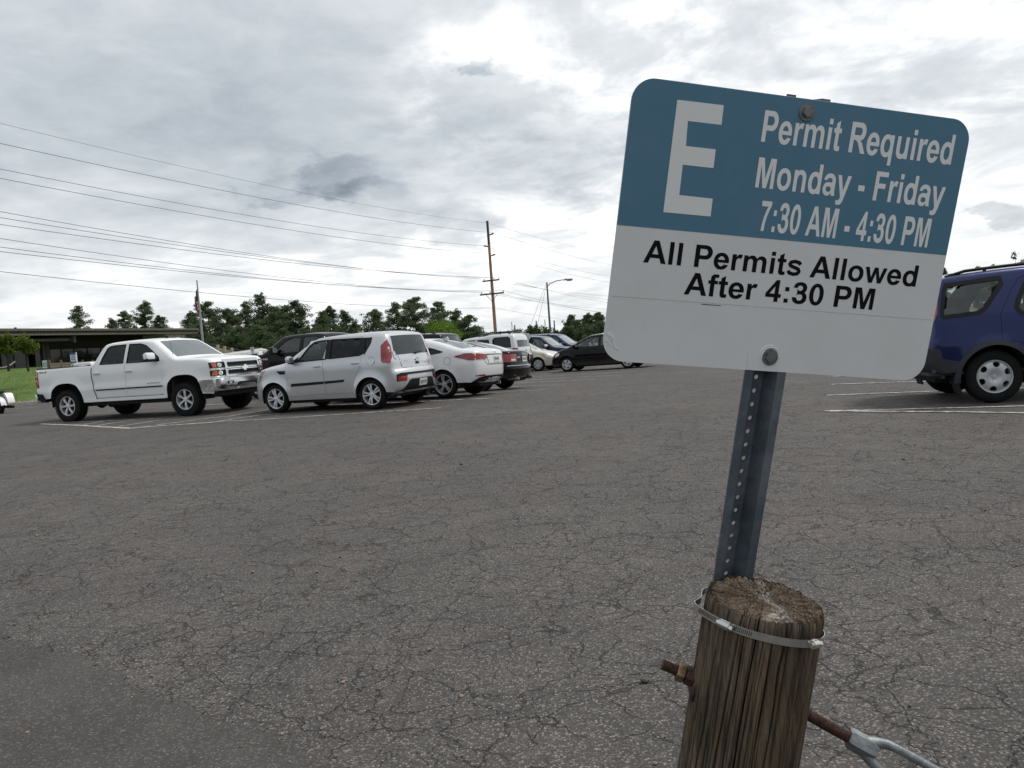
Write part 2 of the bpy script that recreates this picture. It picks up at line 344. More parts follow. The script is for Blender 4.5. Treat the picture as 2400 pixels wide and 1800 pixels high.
GL = {
 ' ': (278, []), 'l': (278, [('+', _re(72, 0, 209, 716))]), 'i': (278, [('+', _re(72, 0, 209, 519)), ('+', _re(72, 589, 209, 716))]),
 '-': (333, [('+', _re(40, 190, 293, 328))]), ':': (333, [('+', _re(98, 0, 235, 137)), ('+', _re(98, 382, 235, 519))]),
 'P': (667, [('+', _dd(73, 264, 630, 716)), ('-', _dd(221, 386, 480, 594)), ('+', _re(73, 0, 221, 716))]),
 'R': (722, [('+', _dd(73, 300, 660, 716)), ('-', _dd(221, 418, 510, 596)), ('+', _re(73, 0, 221, 716)), ('+', _p((300, 310), (470, 310), (560, 250), (727, 0), (552, 0), (425, 200), (380, 260), (300, 300)))]),
 'F': (611, [('+', _p((74, 0), (218, 0), (218, 305), (508, 305), (508, 427), (218, 427), (218, 595), (566, 595), (566, 716), (74, 716)))]),
 'E': (667, [('+', _p((73, 0), (618, 0), (618, 121), (218, 121), (218, 306), (566, 306), (566, 427), (218, 427), (218, 595), (604, 595), (604, 716), (73, 716)))]),
 'M': (833, [('+', _p((71, 0), (205, 0), (205, 564), (347, 0), (486, 0), (628, 564), (628, 0), (762, 0), (762, 716), (546, 716), (416, 228), (287, 716), (71, 716)))]),
 'A': (722, [('+', _p((0, 0), (153, 0), (213, 163), (499, 163), (561, 0), (719, 0), (440, 716), (280, 716))), ('-', _p((257, 283), (453, 283), (356, 548)))]),
 '7': (556, [('+', _p((43, 716), (43, 589), (355, 589), (285, 490), (205, 320), (160, 140), (147, 0), (285, 0), (300, 200), (360, 370), (440, 520), (510, 616), (510, 716)))]),
 '4': (556, [('+', _p((317, 0), (450, 0), (450, 144), (535, 144), (535, 264), (450, 264), (450, 719), (335, 719), (22, 265), (22, 144), (317, 144))), ('-', _p((317, 264), (317, 512), (150, 264)))]),
 '0': (556, [('+', _el(277, 353, 240, 365)), ('-', _el(277, 353, 100, 248))]),
 'O': (778, [('+', _el(390, 358, 345, 370)), ('-', _el(390, 358, 195, 245))]), 'C': (722, [('+', _el(370, 358, 325, 370)), ('-', _el(370, 358, 180, 245)), ('-', _re(430, 240, 760, 480))]),
 '3': (556, [('+', _el(265, 530, 222, 190)), ('+', _el(272, 205, 245, 217)), ('-', _el(262, 518, 88, 86)), ('-', _el(270, 214, 102, 110)), ('-', _re(0, 205, 172, 520)), ('+', _re(195, 312, 320, 420))]),
 'e': (556, [('+', _el(278, 258, 248, 272)), ('-', _el(278, 258, 112, 160)), ('+', _re(120, 214, 522, 304)), ('-', _re(385, 150, 600, 214))]),
 'o': (611, [('+', _el(305, 258, 265, 272)), ('-', _el(305, 258, 126, 160))]),
 'd': (611, [('+', _el(280, 258, 244, 272)), ('-', _el(290, 258, 115, 158)), ('+', _re(405, 0, 541, 716))]),
 'q': (611, [('+', _el(280, 258, 244, 272)), ('-', _el(290, 258, 115, 158)), ('+', _re(405, -199, 541, 519))]),
 'a': (556, [('+', _el(268, 345, 230, 187)), ('-', _el(262, 330, 112, 92)), ('-', _re(0, -100, 430, 330)), ('-', _re(0, 330, 158, 362)), ('+', _el(205, 152, 178, 164)), ('+', _re(210, 222, 380, 316)), ('-', _el(245, 150, 100, 66)), ('+', _p((358, 345), (498, 345), (498, 110), (524, 0), (386, 0), (358, 70)))]),
 'n': (611, [('+', _el(340, 340, 205, 192)), ('-', _re(100, 0, 600, 340)), ('+', _re(408, 0, 545, 345)), ('-', _el(315, 325, 93, 92)), ('-', _re(207, 0, 408, 325)), ('+', _re(70, 0, 207, 519))]),
 'm': (889, [('+', _el(340, 340, 173, 192)), ('+', _el(650, 340, 175, 192)), ('-', _re(60, 0, 860, 340)), ('+', _re(376, 0, 513, 345)), ('+', _re(688, 0, 825, 345)), ('-', _el(292, 325, 84, 92)), ('-', _el(602, 325, 86, 92)), ('-', _re(202, 0, 376, 325)), ('-', _re(513, 0, 688, 325)), ('+', _re(65, 0, 202, 519))]),
 'r': (389, [('+', _re(66, 0, 203, 519)), ('+', _p((195, 230), (210, 345), (245, 395), (300, 405), (357, 384), (400, 510), (350, 530), (290, 526), (240, 495), (195, 430)))]),
 'u': (611, [('+', _el(271, 180, 205, 192)), ('-', _re(0, 180, 600, 600)), ('+', _re(66, 175, 203, 519)), ('-', _el(300, 196, 97, 92)), ('-', _re(203, 196, 404, 519)), ('+', _re(404, 0, 541, 519))]),
 't': (333, [('+', _re(86, 130, 223, 560)), ('+', _p((86, 519), (223, 519), (223, 702), (86, 622))), ('+', _re(18, 410, 312, 519)), ('+', _p((86, 150), (86, 90), (110, 25), (170, -10), (240, -11), (318, 8), (305, 115), (255, 105), (230, 115), (223, 150)))]),
 'f': (333, [('+', _re(82, 0, 219, 560)), ('+', _re(12, 411, 320, 519)), ('+', _p((82, 500), (219, 500), (219, 570), (232, 610), (265, 622), (327, 616), (345, 715), (245, 730), (160, 722), (100, 670), (82, 590)))]),
 's': (556, _st([(478, 375), (425, 440), (280, 470), (150, 435), (112, 375), (150, 315), (280, 275), (420, 225), (458, 150), (410, 80), (280, 50), (140, 80), (82, 155)], 116)),
 'y': (556, [('+', _p((6, 519), (205, -8), (175, -75), (120, -97), (50, -90), (60, -198), (180, -208), (255, -188), (305, -140), (350, -40), (548, 519), (402, 519), (280, 150), (152, 519)))]),
 'w': (778, [('+', _p((5, 519), (165, 0), (300, 0), (390, 330), (480, 0), (612, 0), (775, 519), (640, 519), (545, 175), (455, 519), (325, 519), (235, 175), (140, 519)))]),
 'S': (667, _S), 'I': (278, [('+', _re(68, 0, 212, 716))]), 'L': (611, [('+', _p((73, 0), (580, 0), (580, 121), (218, 121), (218, 716), (73, 716)))]),
 'V': (667, [('+', _p((255, 0), (412, 0), (667, 716), (511, 716), (335, 186), (155, 716), (0, 716)))]), 'D': (722, [('+', _dd(72, 0, 680, 716)), ('-', _dd(217, 121, 530, 595))]),
 'T': (611, [('+', _re(234, 0, 378, 716)), ('+', _re(20, 595, 590, 716))]), 'U': (722, [('+', _el(360, 250, 290, 262)), ('-', _el(360, 250, 145, 140)), ('-', _re(0, 250, 720, 800)), ('+', _re(70, 245, 215, 716)), ('+', _re(505, 245, 650, 716))]),
 'H': (722, [('+', _re(73, 0, 218, 716)), ('+', _re(503, 0, 648, 716)), ('+', _re(218, 300, 503, 425))]), 'K': (722, [('+', _re(73, 0, 218, 716)), ('+', _p((210, 250), (210, 430), (500, 716), (690, 716))), ('+', _p((330, 440), (440, 520), (720, 0), (540, 0)))]),
 '1': (556, [('+', _re(255, 0, 392, 716)), ('+', _p((75, 540), (75, 415), (255, 500), (392, 716), (280, 716)))]), '5': (556, _st([(480, 655), (180, 655), (140, 400), (290, 450), (430, 380), (460, 230), (400, 90), (260, 55), (90, 110)], 125)),
 'x': (556, _st([(60, 0), (490, 519)], 140) + _st([(60, 519), (490, 0)], 140)), 'N': (722, [('+', _p((74, 0), (208, 0), (208, 467), (496, 0), (648, 0), (648, 716), (514, 716), (514, 250), (219, 716), (74, 716)))]),
}
_GC = {}
def glyph(ch):
    if ch in _GC: return _GC[ch]
    adv, ops = GL[ch]; V = []; E = []; o = 0
    for _, L in ops:
        n = len(L); V += [Vector(p) for p in L]; E += [(o + i, o + (i + 1) % n) for i in range(n)]; o += n
    if not V: _GC[ch] = (adv, None, None); return _GC[ch]
    v, _, f, *_r = delaunay_2d_cdt(V, E, [], 0, 1e-3)
    v = np.array([p[:] for p in v]); f = np.array(f); c = v[f].mean(1); keep = np.zeros(len(f), bool)
    for sgn, L in ops: keep = np.where(inside(c, L), sgn == '+', keep)
    f = f[keep]
    a = (v[f[:, 1], 0] - v[f[:, 0], 0]) * (v[f[:, 2], 1] - v[f[:, 0], 1]) - (v[f[:, 1], 1] - v[f[:, 0], 1]) * (v[f[:, 2], 0] - v[f[:, 0], 0])
    f = f[np.abs(a) > 1e-3]; a = a[np.abs(a) > 1e-3]; f[a < 0] = f[a < 0][:, ::-1]
    _GC[ch] = (adv, v, f); return _GC[ch]
def letters(mb, text, x0, x1, y0, cap, fn, off):
    """set text between x0 and x1 on baseline y0 with capitals cap high, mapped by fn(uv, off)"""
    adv = [glyph(c)[0] for c in text]; g0 = glyph(text[0]); gl = glyph(text[-1])
    lo = g0[1][:, 0].min(); hi = sum(adv[:-1]) + gl[1][:, 0].max(); sx = (x1 - x0) / (hi - lo); sy = cap / 716.0; pen = -lo
    for c, a in zip(text, adv):
        _, v, f = glyph(c)
        if v is not None: mb.add(fn(np.stack([x0 + (v[:, 0] + pen) * sx, y0 + v[:, 1] * sy], 1), off), f)
        pen += a
    return mb
# ------------------------------------------------------------------ ground
def asphalt_mat(name, dark=1.0, fresh=False):
    m = bpy.data.materials.new(name); m.use_nodes = True; g = NT(m.node_tree)
    co = g.n('ShaderNodeTexCoord').outputs['Object']
    big = g.noise(co, 0.35, 4, 0.6); mid = g.noise(co, 1.7, 5, 0.6); fine = g.noise(co, 60, 3, 0.7)
    vo = g.n('ShaderNodeTexVoronoi', feature='F1', i_Vector=co, i_Scale=122.0)
    vo2 = g.n('ShaderNodeTexVoronoi', feature='F1', i_Vector=co, i_Scale=62.0)
    rnd = g.n('ShaderNodeSeparateColor', i_0=vo.outputs['Color']).outputs[0]
    rnd2 = g.n('ShaderNodeSeparateColor', i_0=vo2.outputs['Color']).outputs[1]
    stone = g.ramp(rnd, [(0.0, (0.026, 0.025, 0.024)), (0.35, (0.058, 0.054, 0.051)), (0.62, (0.105, 0.097, 0.089)), (0.82, (0.175, 0.160, 0.148)), (1.0, (0.30, 0.275, 0.25))])
    base = g.mix(g.sstep(vo.outputs['Distance'], 0.25, 0.75), stone, (0.022, 0.021, 0.021))
    base = g.mix(g.m('MULTIPLY', g.sstep(rnd2, 0.965, 0.985), g.sstep(vo2.outputs['Distance'], 0.5, 0.3)), base, (0.22, 0.19, 0.165) if not fresh else (0.11, 0.10, 0.095))
    grain = g.noise(co, 30, 4, 0.75); base = g.mix(1.0, base, g.ramp(grain, [(0.3, (0.72, 0.72, 0.72)), (0.7, (1.28, 1.26, 1.24))]), 'MULTIPLY')
    film = g.mix(g.sstep(mid, 0.35, 0.7), (0.056, 0.053, 0.050), (0.096, 0.089, 0.083))
    base = g.mix(0.40 if not fresh else 0.6, base, film)
    pink = g.m('MULTIPLY', g.m('MULTIPLY', g.sstep(g.noise(co, 0.7, 8, 0.75, 0.8), 0.50, 0.66), g.sstep(g.noise(co, 14, 5, 0.7), 0.36, 0.62)), 0.42)
    if not fresh:
        base = g.mix(pink, base, g.mix(0.5, base, (0.165, 0.115, 0.10)))
    base = g.mix(g.sstep(big, 0.35, 0.7), g.mix(1.0, base, (0.92, 0.92, 0.93), 'MULTIPLY'), g.mix(1.0, base, (1.09, 1.08, 1.07), 'MULTIPLY'))
    h = g.m('MULTIPLY', vo.outputs['Distance'], -0.6)
    h = g.m('ADD', h, g.m('MULTIPLY', fine, 0.5)); h = g.m('ADD', h, g.m('MULTIPLY', mid, 0.6))
    if not fresh:
        crack = None
        for sc_, wd, dd, off, lo, hi in ((1.9, 0.012, 0.35, 0.0, 0.33, 0.47), (4.2, 0.013, 0.25, 7.3, 0.42, 0.55), (8.5, 0.014, 0.2, 5.7, 0.52, 0.64), (0.6, 0.008, 0.9, 3.1, 0.30, 0.45)):
            nv = g.n('ShaderNodeTexNoise', i_Vector=co, i_Scale=sc_ * 2.2, i_Detail=5.0, i_Roughness=0.62)
            dv = g.n('ShaderNodeVectorMath', operation='SUBTRACT', i_0=nv.outputs['Color'], i_1=(0.5 - off, 0.5, 0.5))
            dv = g.n('ShaderNodeVectorMath', operation='SCALE', i_0=dv.outputs[0]); dv.inputs['Scale'].default_value = dd / sc_ * 1.6
            pv = g.n('ShaderNodeVectorMath', operation='ADD', i_0=co, i_1=dv.outputs[0])
            ed = g.n('ShaderNodeTexVoronoi', feature='DISTANCE_TO_EDGE', i_Vector=pv.outputs[0], i_Scale=sc_)
            width = g.m('MULTIPLY_ADD', g.noise(co, 2.3 + off, 3, 0.6), wd * 1.15 * (sc_ / 1.6) ** 0.7, wd * 0.05)
            c = g.m('SUBTRACT', 1.0, g.sstep(ed.outputs['Distance'], 0.0, width))
            c = g.m('MULTIPLY', c, g.sstep(g.noise(co, 0.55 + 0.2 * off, 4, 0.6), lo, hi))
            crack = c if crack is None else g.m('MAXIMUM', crack, c)
        base = g.mix(g.m('MULTIPLY', crack, 0.70), base, (0.012, 0.011, 0.010))
        sand = g.m('MULTIPLY', g.sstep(g.noise(co, 1.3, 5, 0.7, 0.3), 0.68, 0.76), g.sstep(fine, 0.45, 0.6))
        base = g.mix(g.m('MULTIPLY', sand, 0.5), base, (0.23, 0.16, 0.10))
        h = g.m('SUBTRACT', h, g.m('MULTIPLY', crack, 2.5))
    base = g.mix(1.0, base, (dark * 1.0, dark * 0.985, dark * 0.975), 'MULTIPLY')
    b = g.n('ShaderNodeBsdfPrincipled', i_Roughness=0.82); g.set(b.inputs['Base Color'], base); b.inputs['Specular IOR Level'].default_value = 0.35
    bp = g.n('ShaderNodeBump', i_Strength=0.9, i_Distance=0.004); g.set(bp.inputs['Height'], h); g.set(b.inputs['Normal'], bp.outputs[0])
    g.n('ShaderNodeOutputMaterial', i_0=b.outputs[0]); return m
M_ASPH = asphalt_mat('weathered_asphalt', 1.22); M_PATCH = asphalt_mat('newer_asphalt', 0.93, True)
def sheet(name, xs, ys, zf, mat, holes=None):
    X, Y = np.meshgrid(xs, ys); Z = zf(X, Y); nx, ny = len(xs), len(ys)
    V = np.stack([X, Y, Z], -1).reshape(-1, 3)
    F = [(j * nx + i, j * nx + i + 1, (j + 1) * nx + i + 1, (j + 1) * nx + i) for j in range(ny - 1) for i in range(nx - 1)]
    return MB().add(V, F).build(name, mat, smooth=180)
ys = np.concatenate([[-1500, -400, -100, -20, -6], np.arange(0, 15, 3.0), np.arange(15, 90, 1.0), [100, 130, 200, 400, 900, 3000]])
xs = np.array([-2500, -600, -150, -80, -50, -30, -15, 0, 15, 30, 50, 80, 150, 600, 2500], float)
M_DRY = pmat('dry_ground', (0.16, 0.15, 0.075), 0.95, nscale=0.3, namp=0.3, bump=0.5, bscale=8)
tag(sheet('ground', xs, ys, lambda X, Y: terrain(X, Y) - 0.06, M_DRY), kind='structure')
def lot_z(X, Y): return terrain(X, Y)
tag(sheet('parking_lot', np.concatenate([np.arange(-34, 60, 2.0)]), np.arange(-8, 76, 0.5), lot_z, M_ASPH), kind='structure')

def z4(x, y): return (x / 2.765, 1300 + y / 2.765)
edge = [z4(*q) for q in [(-300, 330), (-120, 400), (0, 480), (40, 550), (110, 560), (200, 600), (300, 610), (390, 640), (540, 665), (590, 720), (700, 740), (800, 790), (820, 850), (880, 870), (950, 910), (1080, 965), (1250, 985), (1330, 1040), (1420, 1085), (1560, 1105), (1700, 1110), (1780, 1220), (1850, 1240), (1950, 1290), (2150, 1345), (2300, 1400), (2420, 1500)]]
rng = np.random.default_rng(3)
ed = []
for i in range(len(edge) - 1):
    a, b = gp(*edge[i])[:2], gp(*edge[i + 1])[:2]
    for k in range(6): ed.append(a + (b - a) * k / 6 + rng.normal(0, 0.010, 2))
poly = ed + [np.array([0.6, -6.0]), np.array([-9.0, -6.0])]
v, f, loops = cdt(np.array(poly)[::-1], (), 0.6, 0.6)
mbp = MB(); mbp.add(np.column_stack([v, np.full(len(v), 0.004)]), f)
tag(mbp.build('asphalt_patch', M_PATCH), kind='structure')

# painted stall lines ------------------------------------------------------
def paint_mat():
    m = bpy.data.materials.new('worn_white_paint'); m.use_nodes = True; g = NT(m.node_tree)
    co = g.n('ShaderNodeTexCoord').outputs['Object']
    f = g.sstep(g.noise(co, 9, 6, 0.75), 0.36, 0.60)
    vo = g.n('ShaderNodeTexVoronoi', feature='F1', i_Vector=co, i_Scale=130.0)
    f = g.m('MULTIPLY', f, g.sstep(vo.outputs['Distance'], 0.95, 0.6))
    b = g.n('ShaderNodeBsdfPrincipled', i_Roughness=0.7); g.set(b.inputs['Base Color'], g.mix(f, (0.09, 0.087, 0.083), (0.58, 0.57, 0.545)))
    g.n('ShaderNodeOutputMaterial', i_0=b.outputs[0]); return m
M_PAINT = paint_mat()
mbl = MB()
def stripe(pts, wd=0.085):
    pts = [np.array(p[:2]) for p in pts]
    L = resample(np.array(pts), 0.5, closed=False); n = len(L); V = []
    for i in range(n):
        t = L[min(i + 1, n - 1)] - L[max(i - 1, 0)]; t = t / np.linalg.norm(t); q = np.array([-t[1], t[0]]) * wd / 2 * (1 + 0.12 * math.sin(i * 2.3 + L[i][0] * 7))
        for p in (L[i] - q, L[i] + q): V.append((p[0], p[1], terrain(p[0], p[1]) + STRIPE_Z))
    mbl.add(V, [(2 * i, 2 * i + 2, 2 * i + 3, 2 * i + 1) for i in range(n - 1)])
STRIPE_Z = 0.006
def pxs(pts, wd=0.085):
    global STRIPE_Z
    STRIPE_Z += 0.0006; stripe([gp(*p) for p in pts], wd)
pxs([(307, 1004.6), (400, 997), (523, 988), (635, 982), (1033, 956.5)])
pxs([(92, 994), (181, 997), (275, 1003), (309, 1004.6)], 0.13)
pxs([(307, 1004), (380, 995), (421, 990), (497, 979.5), (536, 976), (592, 967.5), (628, 961)])
pxs([(330, 1002), (380, 998.2), (475, 993), (499, 990.5), (556, 981), (611, 973.5), (655, 970)])
pxs([(191, 997), (234.5, 989.8), (262, 985.5)]); pxs([(228, 998.5), (274, 990.5), (317, 985)]); pxs([(276, 1001), (340, 991), (371, 986.5)])
pxs([(92, 994), (143, 991), (230, 988.5), (306, 984.7), (380, 981)])
pxs([(0, 961), (61, 956.7), (90, 953)]); pxs([(29, 954), (87, 947)])
pxs([(331, 968.5), (381, 966.5)]); pxs([(482, 949), (530.5, 948), (600, 944)]); pxs([(475, 962), (526, 959)])
rowdir = np.array([0.43, 0.90]); rowdir /= np.linalg.norm(rowdir); linedir = np.array([math.cos(R(156.5)), math.sin(R(156.5))])
A0 = np.array([-0.46, 16.81]); A3 = gp(1328.7, 899.9)[:2]; A6 = gp(1493.9, 870.3)[:2]
STRIPE_Z = 0.007
for k, q in enumerate([(1153, 934), (1276.3, 913.8), (1328.7, 899.9), (1394.3, 888.9), (1459.8, 879), (1493.9, 870.3)]):
    a = gp(*q)[:2]; stripe([a, a + linedir * 5.0])
last = gp(1493.9, 870.3)[:2]
for k in range(1, 9):
    a = last + rowdir * 2.0 * k; stripe([a, a + linedir * 5.0])
STRIPE_Z = 0.008
a = gp(1933, 964)[:2]
stripe([a, gp(2022, 962.5)[:2], gp(2400, 952.5)[:2], gp(2400, 952.5)[:2] * 1.0 + (gp(2400, 952.5)[:2] - a) * 0.5], 0.09)
STRIPE_Z = 0.009; stripe([gp(1945, 964.6)[:2], gp(2022, 965)[:2], gp(2234, 966.6)[:2], gp(2400, 969)[:2], gp(2500, 970)[:2]], 0.09)
STRIPE_Z = 0.008
for pts in ([(1937.8, 927.3), (2055, 922.7), (2228.5, 916.5)], [(1949, 901.5), (2106, 896), (2158, 895)], [(1940, 884), (1965, 882.5)]):
    P = [gp(*q)[:2] for q in pts]; P.append(P[0] + (P[-1] - P[0]) / np.linalg.norm(P[-1] - P[0]) * 5.0); stripe(P)
tag(mbl.build('stall_lines', M_PAINT), kind='structure')

# loose stones -------------------------------------------------------------
def stones(name, P, S, mat, seed=1):
    r = np.random.default_rng(seed); bm = bmesh.new(); bmesh.ops.create_icosphere(bm, subdivisions=1, radius=1.0); bm.verts.index_update()
    bv = np.array([v.co[:] for v in bm.verts]); bf = [[v.index for v in f.verts] for f in bm.faces]; bm.free(); mb = MB()
    for p, s in zip(P, S):
        a = r.uniform(0, 6.28); c, sn = math.cos(a), math.sin(a)
        q = bv * (1 + r.uniform(-0.22, 0.22, bv.shape)) * np.array([1.25, 0.95, 0.7]) * s
        q = q @ np.array([[c, -sn, 0], [sn, c, 0], [0, 0, 1]]).T; mb.add(q + np.array([p[0], p[1], p[2] + s * 0.45]), bf)
    return mb.build(name, mat, smooth=50)
def stone_mat(name, c0, c1, c2):
    m = bpy.data.materials.new(name); m.use_nodes = True; g = NT(m.node_tree)
    rn = g.n('ShaderNodeNewGeometry').outputs['Random Per Island']
    b = g.n('ShaderNodeBsdfPrincipled', i_Roughness=0.85); g.set(b.inputs['Base Color'], g.ramp(rn, [(0, c0), (0.5, c1), (1, c2)])); g.n('ShaderNodeOutputMaterial', i_0=b.outputs[0]); return m
rng = np.random.default_rng(11)
n = 1300; X = rng.uniform(-4.5, 5.5, n); Y = 1.7 + 9 * rng.uniform(0, 1, n) ** 1.4; S = np.clip(rng.lognormal(-5.65, 0.5, n), 0.002, 0.015)
m_ = 320; kx = rng.integers(0, len(ed) - 1, m_); Xe = np.array([ed[k][0] for k in kx]) + rng.normal(0.03, 0.09, m_); Ye = np.array([ed[k][1] for k in kx]) + rng.normal(0.02, 0.09, m_)      # grit along the joint
X = np.concatenate([X, Xe]); Y = np.concatenate([Y, Ye]); S = np.concatenate([S, np.clip(rng.lognormal(-6.0, 0.4, m_), 0.0015, 0.007)])
tag(stones('loose_stones', np.column_stack([X, Y, X * 0 + 0.002]), S, stone_mat('stone', (0.06, 0.058, 0.055), (0.16, 0.14, 0.125), (0.27, 0.20, 0.14)), 5), kind='stuff')

# ------------------------------------------------------------------ parking sign on its steel post
SO = np.array([0.153, 1.298, 1.177]); SU = np.array([0.595, 0.103, -0.085]); SV = np.array([0.077, -0.062, 0.448])
su = SU / np.linalg.norm(SU); sv = SV - su * (SV @ su); sv /= np.linalg.norm(sv); sn = np.cross(su, sv)      # sn faces the camera
def S(uv, off): uv = np.asarray(uv, float) / 1000.0; return SO + uv[:, :1] * su + uv[:, 1:2] * sv + off / 1000.0 * sn
M_SHEETG = pmat('reflective_sheeting', (0.72, 0.725, 0.73), 0.42, nscale=14, namp=0.025, bump=0.03, bscale=400)
M_SHEETB = pmat('reflective_sheeting_blue', (0.055, 0.160, 0.250), 0.40, nscale=14, namp=0.06, bump=0.03, bscale=400)
def sheet_mat(name, col, dirt):
    m = bpy.data.materials.new(name); m.use_nodes = True; g = NT(m.node_tree); co = g.n('ShaderNodeTexCoord').outputs['Object']
    f1 = g.noise(co, 6, 6, 0.65); sp = g.sstep(g.noise(co, 170, 2, 0.5), 0.72, 0.76); mp = g.n('ShaderNodeMapping', i_Vector=co); mp.inputs['Scale'].default_value = (1, 1, 0.12); run = g.sstep(g.noise(mp.outputs[0], 55, 5, 0.7), 0.56, 0.75)
    c = g.mix(g.m('MULTIPLY', g.sstep(f1, 0.40, 0.70), 0.10), col, dirt); c = g.mix(g.m('MULTIPLY', run, 0.10), c, dirt); c = g.mix(g.m('MULTIPLY', sp, 0.28), c, dirt)
    b = g.n('ShaderNodeBsdfPrincipled', i_0=c); g.set(b.inputs['Roughness'], g.m('MULTIPLY_ADD', f1, 0.25, 0.30))
    bp = g.n('ShaderNodeBump', i_Strength=0.08, i_Distance=0.01); g.set(bp.inputs['Height'], g.m('ADD', g.noise(co, 9, 3, 0.5), g.m('MULTIPLY', g.noise(co, 380, 2, 0.5), 0.05))); g.set(b.inputs['Normal'], bp.outputs[0])
    g.n('ShaderNodeOutputMaterial', i_0=b.outputs[0]); return m
M_SHEETG = sheet_mat('reflective_sheeting', (0.72, 0.725, 0.73), (0.36, 0.34, 0.30)); M_SHEETB = sheet_mat('reflective_sheeting_blue', (0.076, 0.196, 0.298), (0.18, 0.24, 0.29))
M_BLACKL = pmat('black_vinyl', (0.004, 0.004, 0.006), 0.5, spec=0.15)
M_ALU = pmat('sheet_aluminium', (0.55, 0.56, 0.57), 0.38, 0.9)
M_GALV = pmat('galvanised_steel', (0.20, 0.21, 0.22), 0.45, 0.7, nscale=35, namp=0.25, bump=0.1, bscale=60)
def rrect(x0, y0, x1, y1, r, n=10):
    P = []
    for cx, cy, a in ((x1 - r, y0 + r, -90), (x1 - r, y1 - r, 0), (x0 + r, y1 - r, 90), (x0 + r, y0 + r, 180)):
        for k in range(n + 1):
            t = R(a + 90 * k / n); P.append((cx + r * math.cos(t), cy + r * math.sin(t)))
    return np.array(P)
root = empty('parking_sign', S([(303, -300)], -30)[0], 0, 'leaning blue and grey permit parking sign on a perforated steel post strapped to the bollard', 'sign')
def loc(o):            # keep world placement under an unrotated parent
    o.location = -root.location; return o
out = rrect(0, 0, 610, 457, 38)
mb = MB(); plate(mb, out, [], 60, 0.0, -2.0, S, 20); v, f, _l = cdt(out, [], 60, 20); mb.add(S(v, -2.0), f[:, ::-1])
panel = loc(mb.build('panel', [M_SHEETG], root))
def sub(mb, name, mat): o = mb.build(name, mat, panel); return o
blue = [p for p in out if p[1] > 228]; blue = np.array([(0.0, 225.2)] + [(610.0, 228.6)] + [p for p in out if p[1] > 230])
bl = np.array(sorted([], key=lambda q: 0)) if False else None
top = [p for p in out if p[1] > 230]
bluep = np.array([(0.6, 225.2), (609.4, 228.6)] + [(min(max(p[0], 0.6), 609.4), min(p[1], 456.4)) for p in top])
mb = MB(); plate(mb, bluep, [], 60, 0.35, 0.05, S, 20); sub(mb, 'blue_field', M_SHEETB)
mb = MB()
plate(mb, np.array([(76.5, 252.8), (159.3, 253.6), (158.7, 282.4), (100, 282.6), (99.3, 330.9), (152.8, 331), (152.2, 360.6), (100.5, 360.4), (98.3, 399.2), (156.3, 399.6), (155.6, 430), (76.2, 429.2)]), [], 60, 0.6, 0.3, S, 60)
letters(mb, 'Permit Required', 228.5, 583, 381.5, 49.5, S, 0.6)
letters(mb, 'Monday - Friday', 230, 583, 308.2, 48.5, S, 0.6)
letters(mb, '7:30 AM - 4:30 PM', 247.5, 568, 238.5, 49.5, S, 0.6)
sub(mb, 'white_lettering', pmat('reflective_white', (0.80, 0.80, 0.80), 0.42, bump=0.03, bscale=400))
mb = MB(); letters(mb, 'All Permits Allowed', 52.5, 560.5, 169.0, 37.2, S, 0.4); letters(mb, 'After 4:30 PM', 130.6, 484.5, 122.0, 37.2, S, 0.4)
sub(mb, 'black_lettering', M_BLACKL)
mb = MB(); plate(mb, np.array([(5, 109.2), (300, 111.4), (605, 112.8), (605, 113.7), (300, 112.2), (5, 110.0)]), [], 300, 0.45, 0.0, S, 100)
plate(mb, np.array([(262.5, 30), (263.4, 30), (266, 1), (265, 1)]), [], 300, 0.3, 0.0, S, 100)
sub(mb, 'overlay_seam', pmat('sheet_edge', (0.56, 0.565, 0.57), 0.5))
mb = MB(); plate(mb, np.array([(165, 107.2), (200, 107.4), (200, 108.2), (166, 108.4)]), [], 300, 0.45, 0.0, S, 100); sub(mb, 'leftover_vinyl', M_BLACKL)
# wrinkled bubble at the lower bolt and lower-left corner
def ridge(mb, pts, h, wd):
    pts = np.array(pts, float); n = len(pts); V = []
    for i in range(n):
        t = pts[min(i + 1, n - 1)] - pts[max(i - 1, 0)]; t /= np.linalg.norm(t); q = np.array([-t[1], t[0]]); e = math.sin(math.pi * (i + 0.15) / (n - 0.7))
        for k in (-1, -0.5, 0, 0.5, 1): V.append(S([pts[i] + q * wd * k], 0.05 + h * e * max(0, 1 - k * k))[0])
    mb.add(V, [(5 * i + j, 5 * i + j + 5, 5 * i + j + 6, 5 * i + j + 1) for i in range(n - 1) for j in range(4)])
for rr, a0, a1, h in ((17.5, 20, 160, 1.6), (20.5, 60, 185, 1.1), (15.5, 130, 200, 1.2)):
    mb = MB(); ridge(mb, [(305 + rr * math.cos(R(a)), 25.1 + rr * math.sin(R(a))) for a in np.linspace(a0, a1, 14)], h, 1.7); mb.build('sheet_wrinkle', M_SHEETG, panel, smooth=180)
for P_, h, wd_ in (([(5, 46), (12, 43), (17, 36), (19, 30)], 1.6, 4), ([(9, 38), (17, 34), (21, 24), (29, 20)], 1.2, 3.2), ([(3, 36), (9, 32), (15, 25)], 1.0, 2.4)):
    mb = MB(); ridge(mb, P_, h, wd_); mb.build('sheet_wrinkle', M_SHEETG, panel, smooth=180)
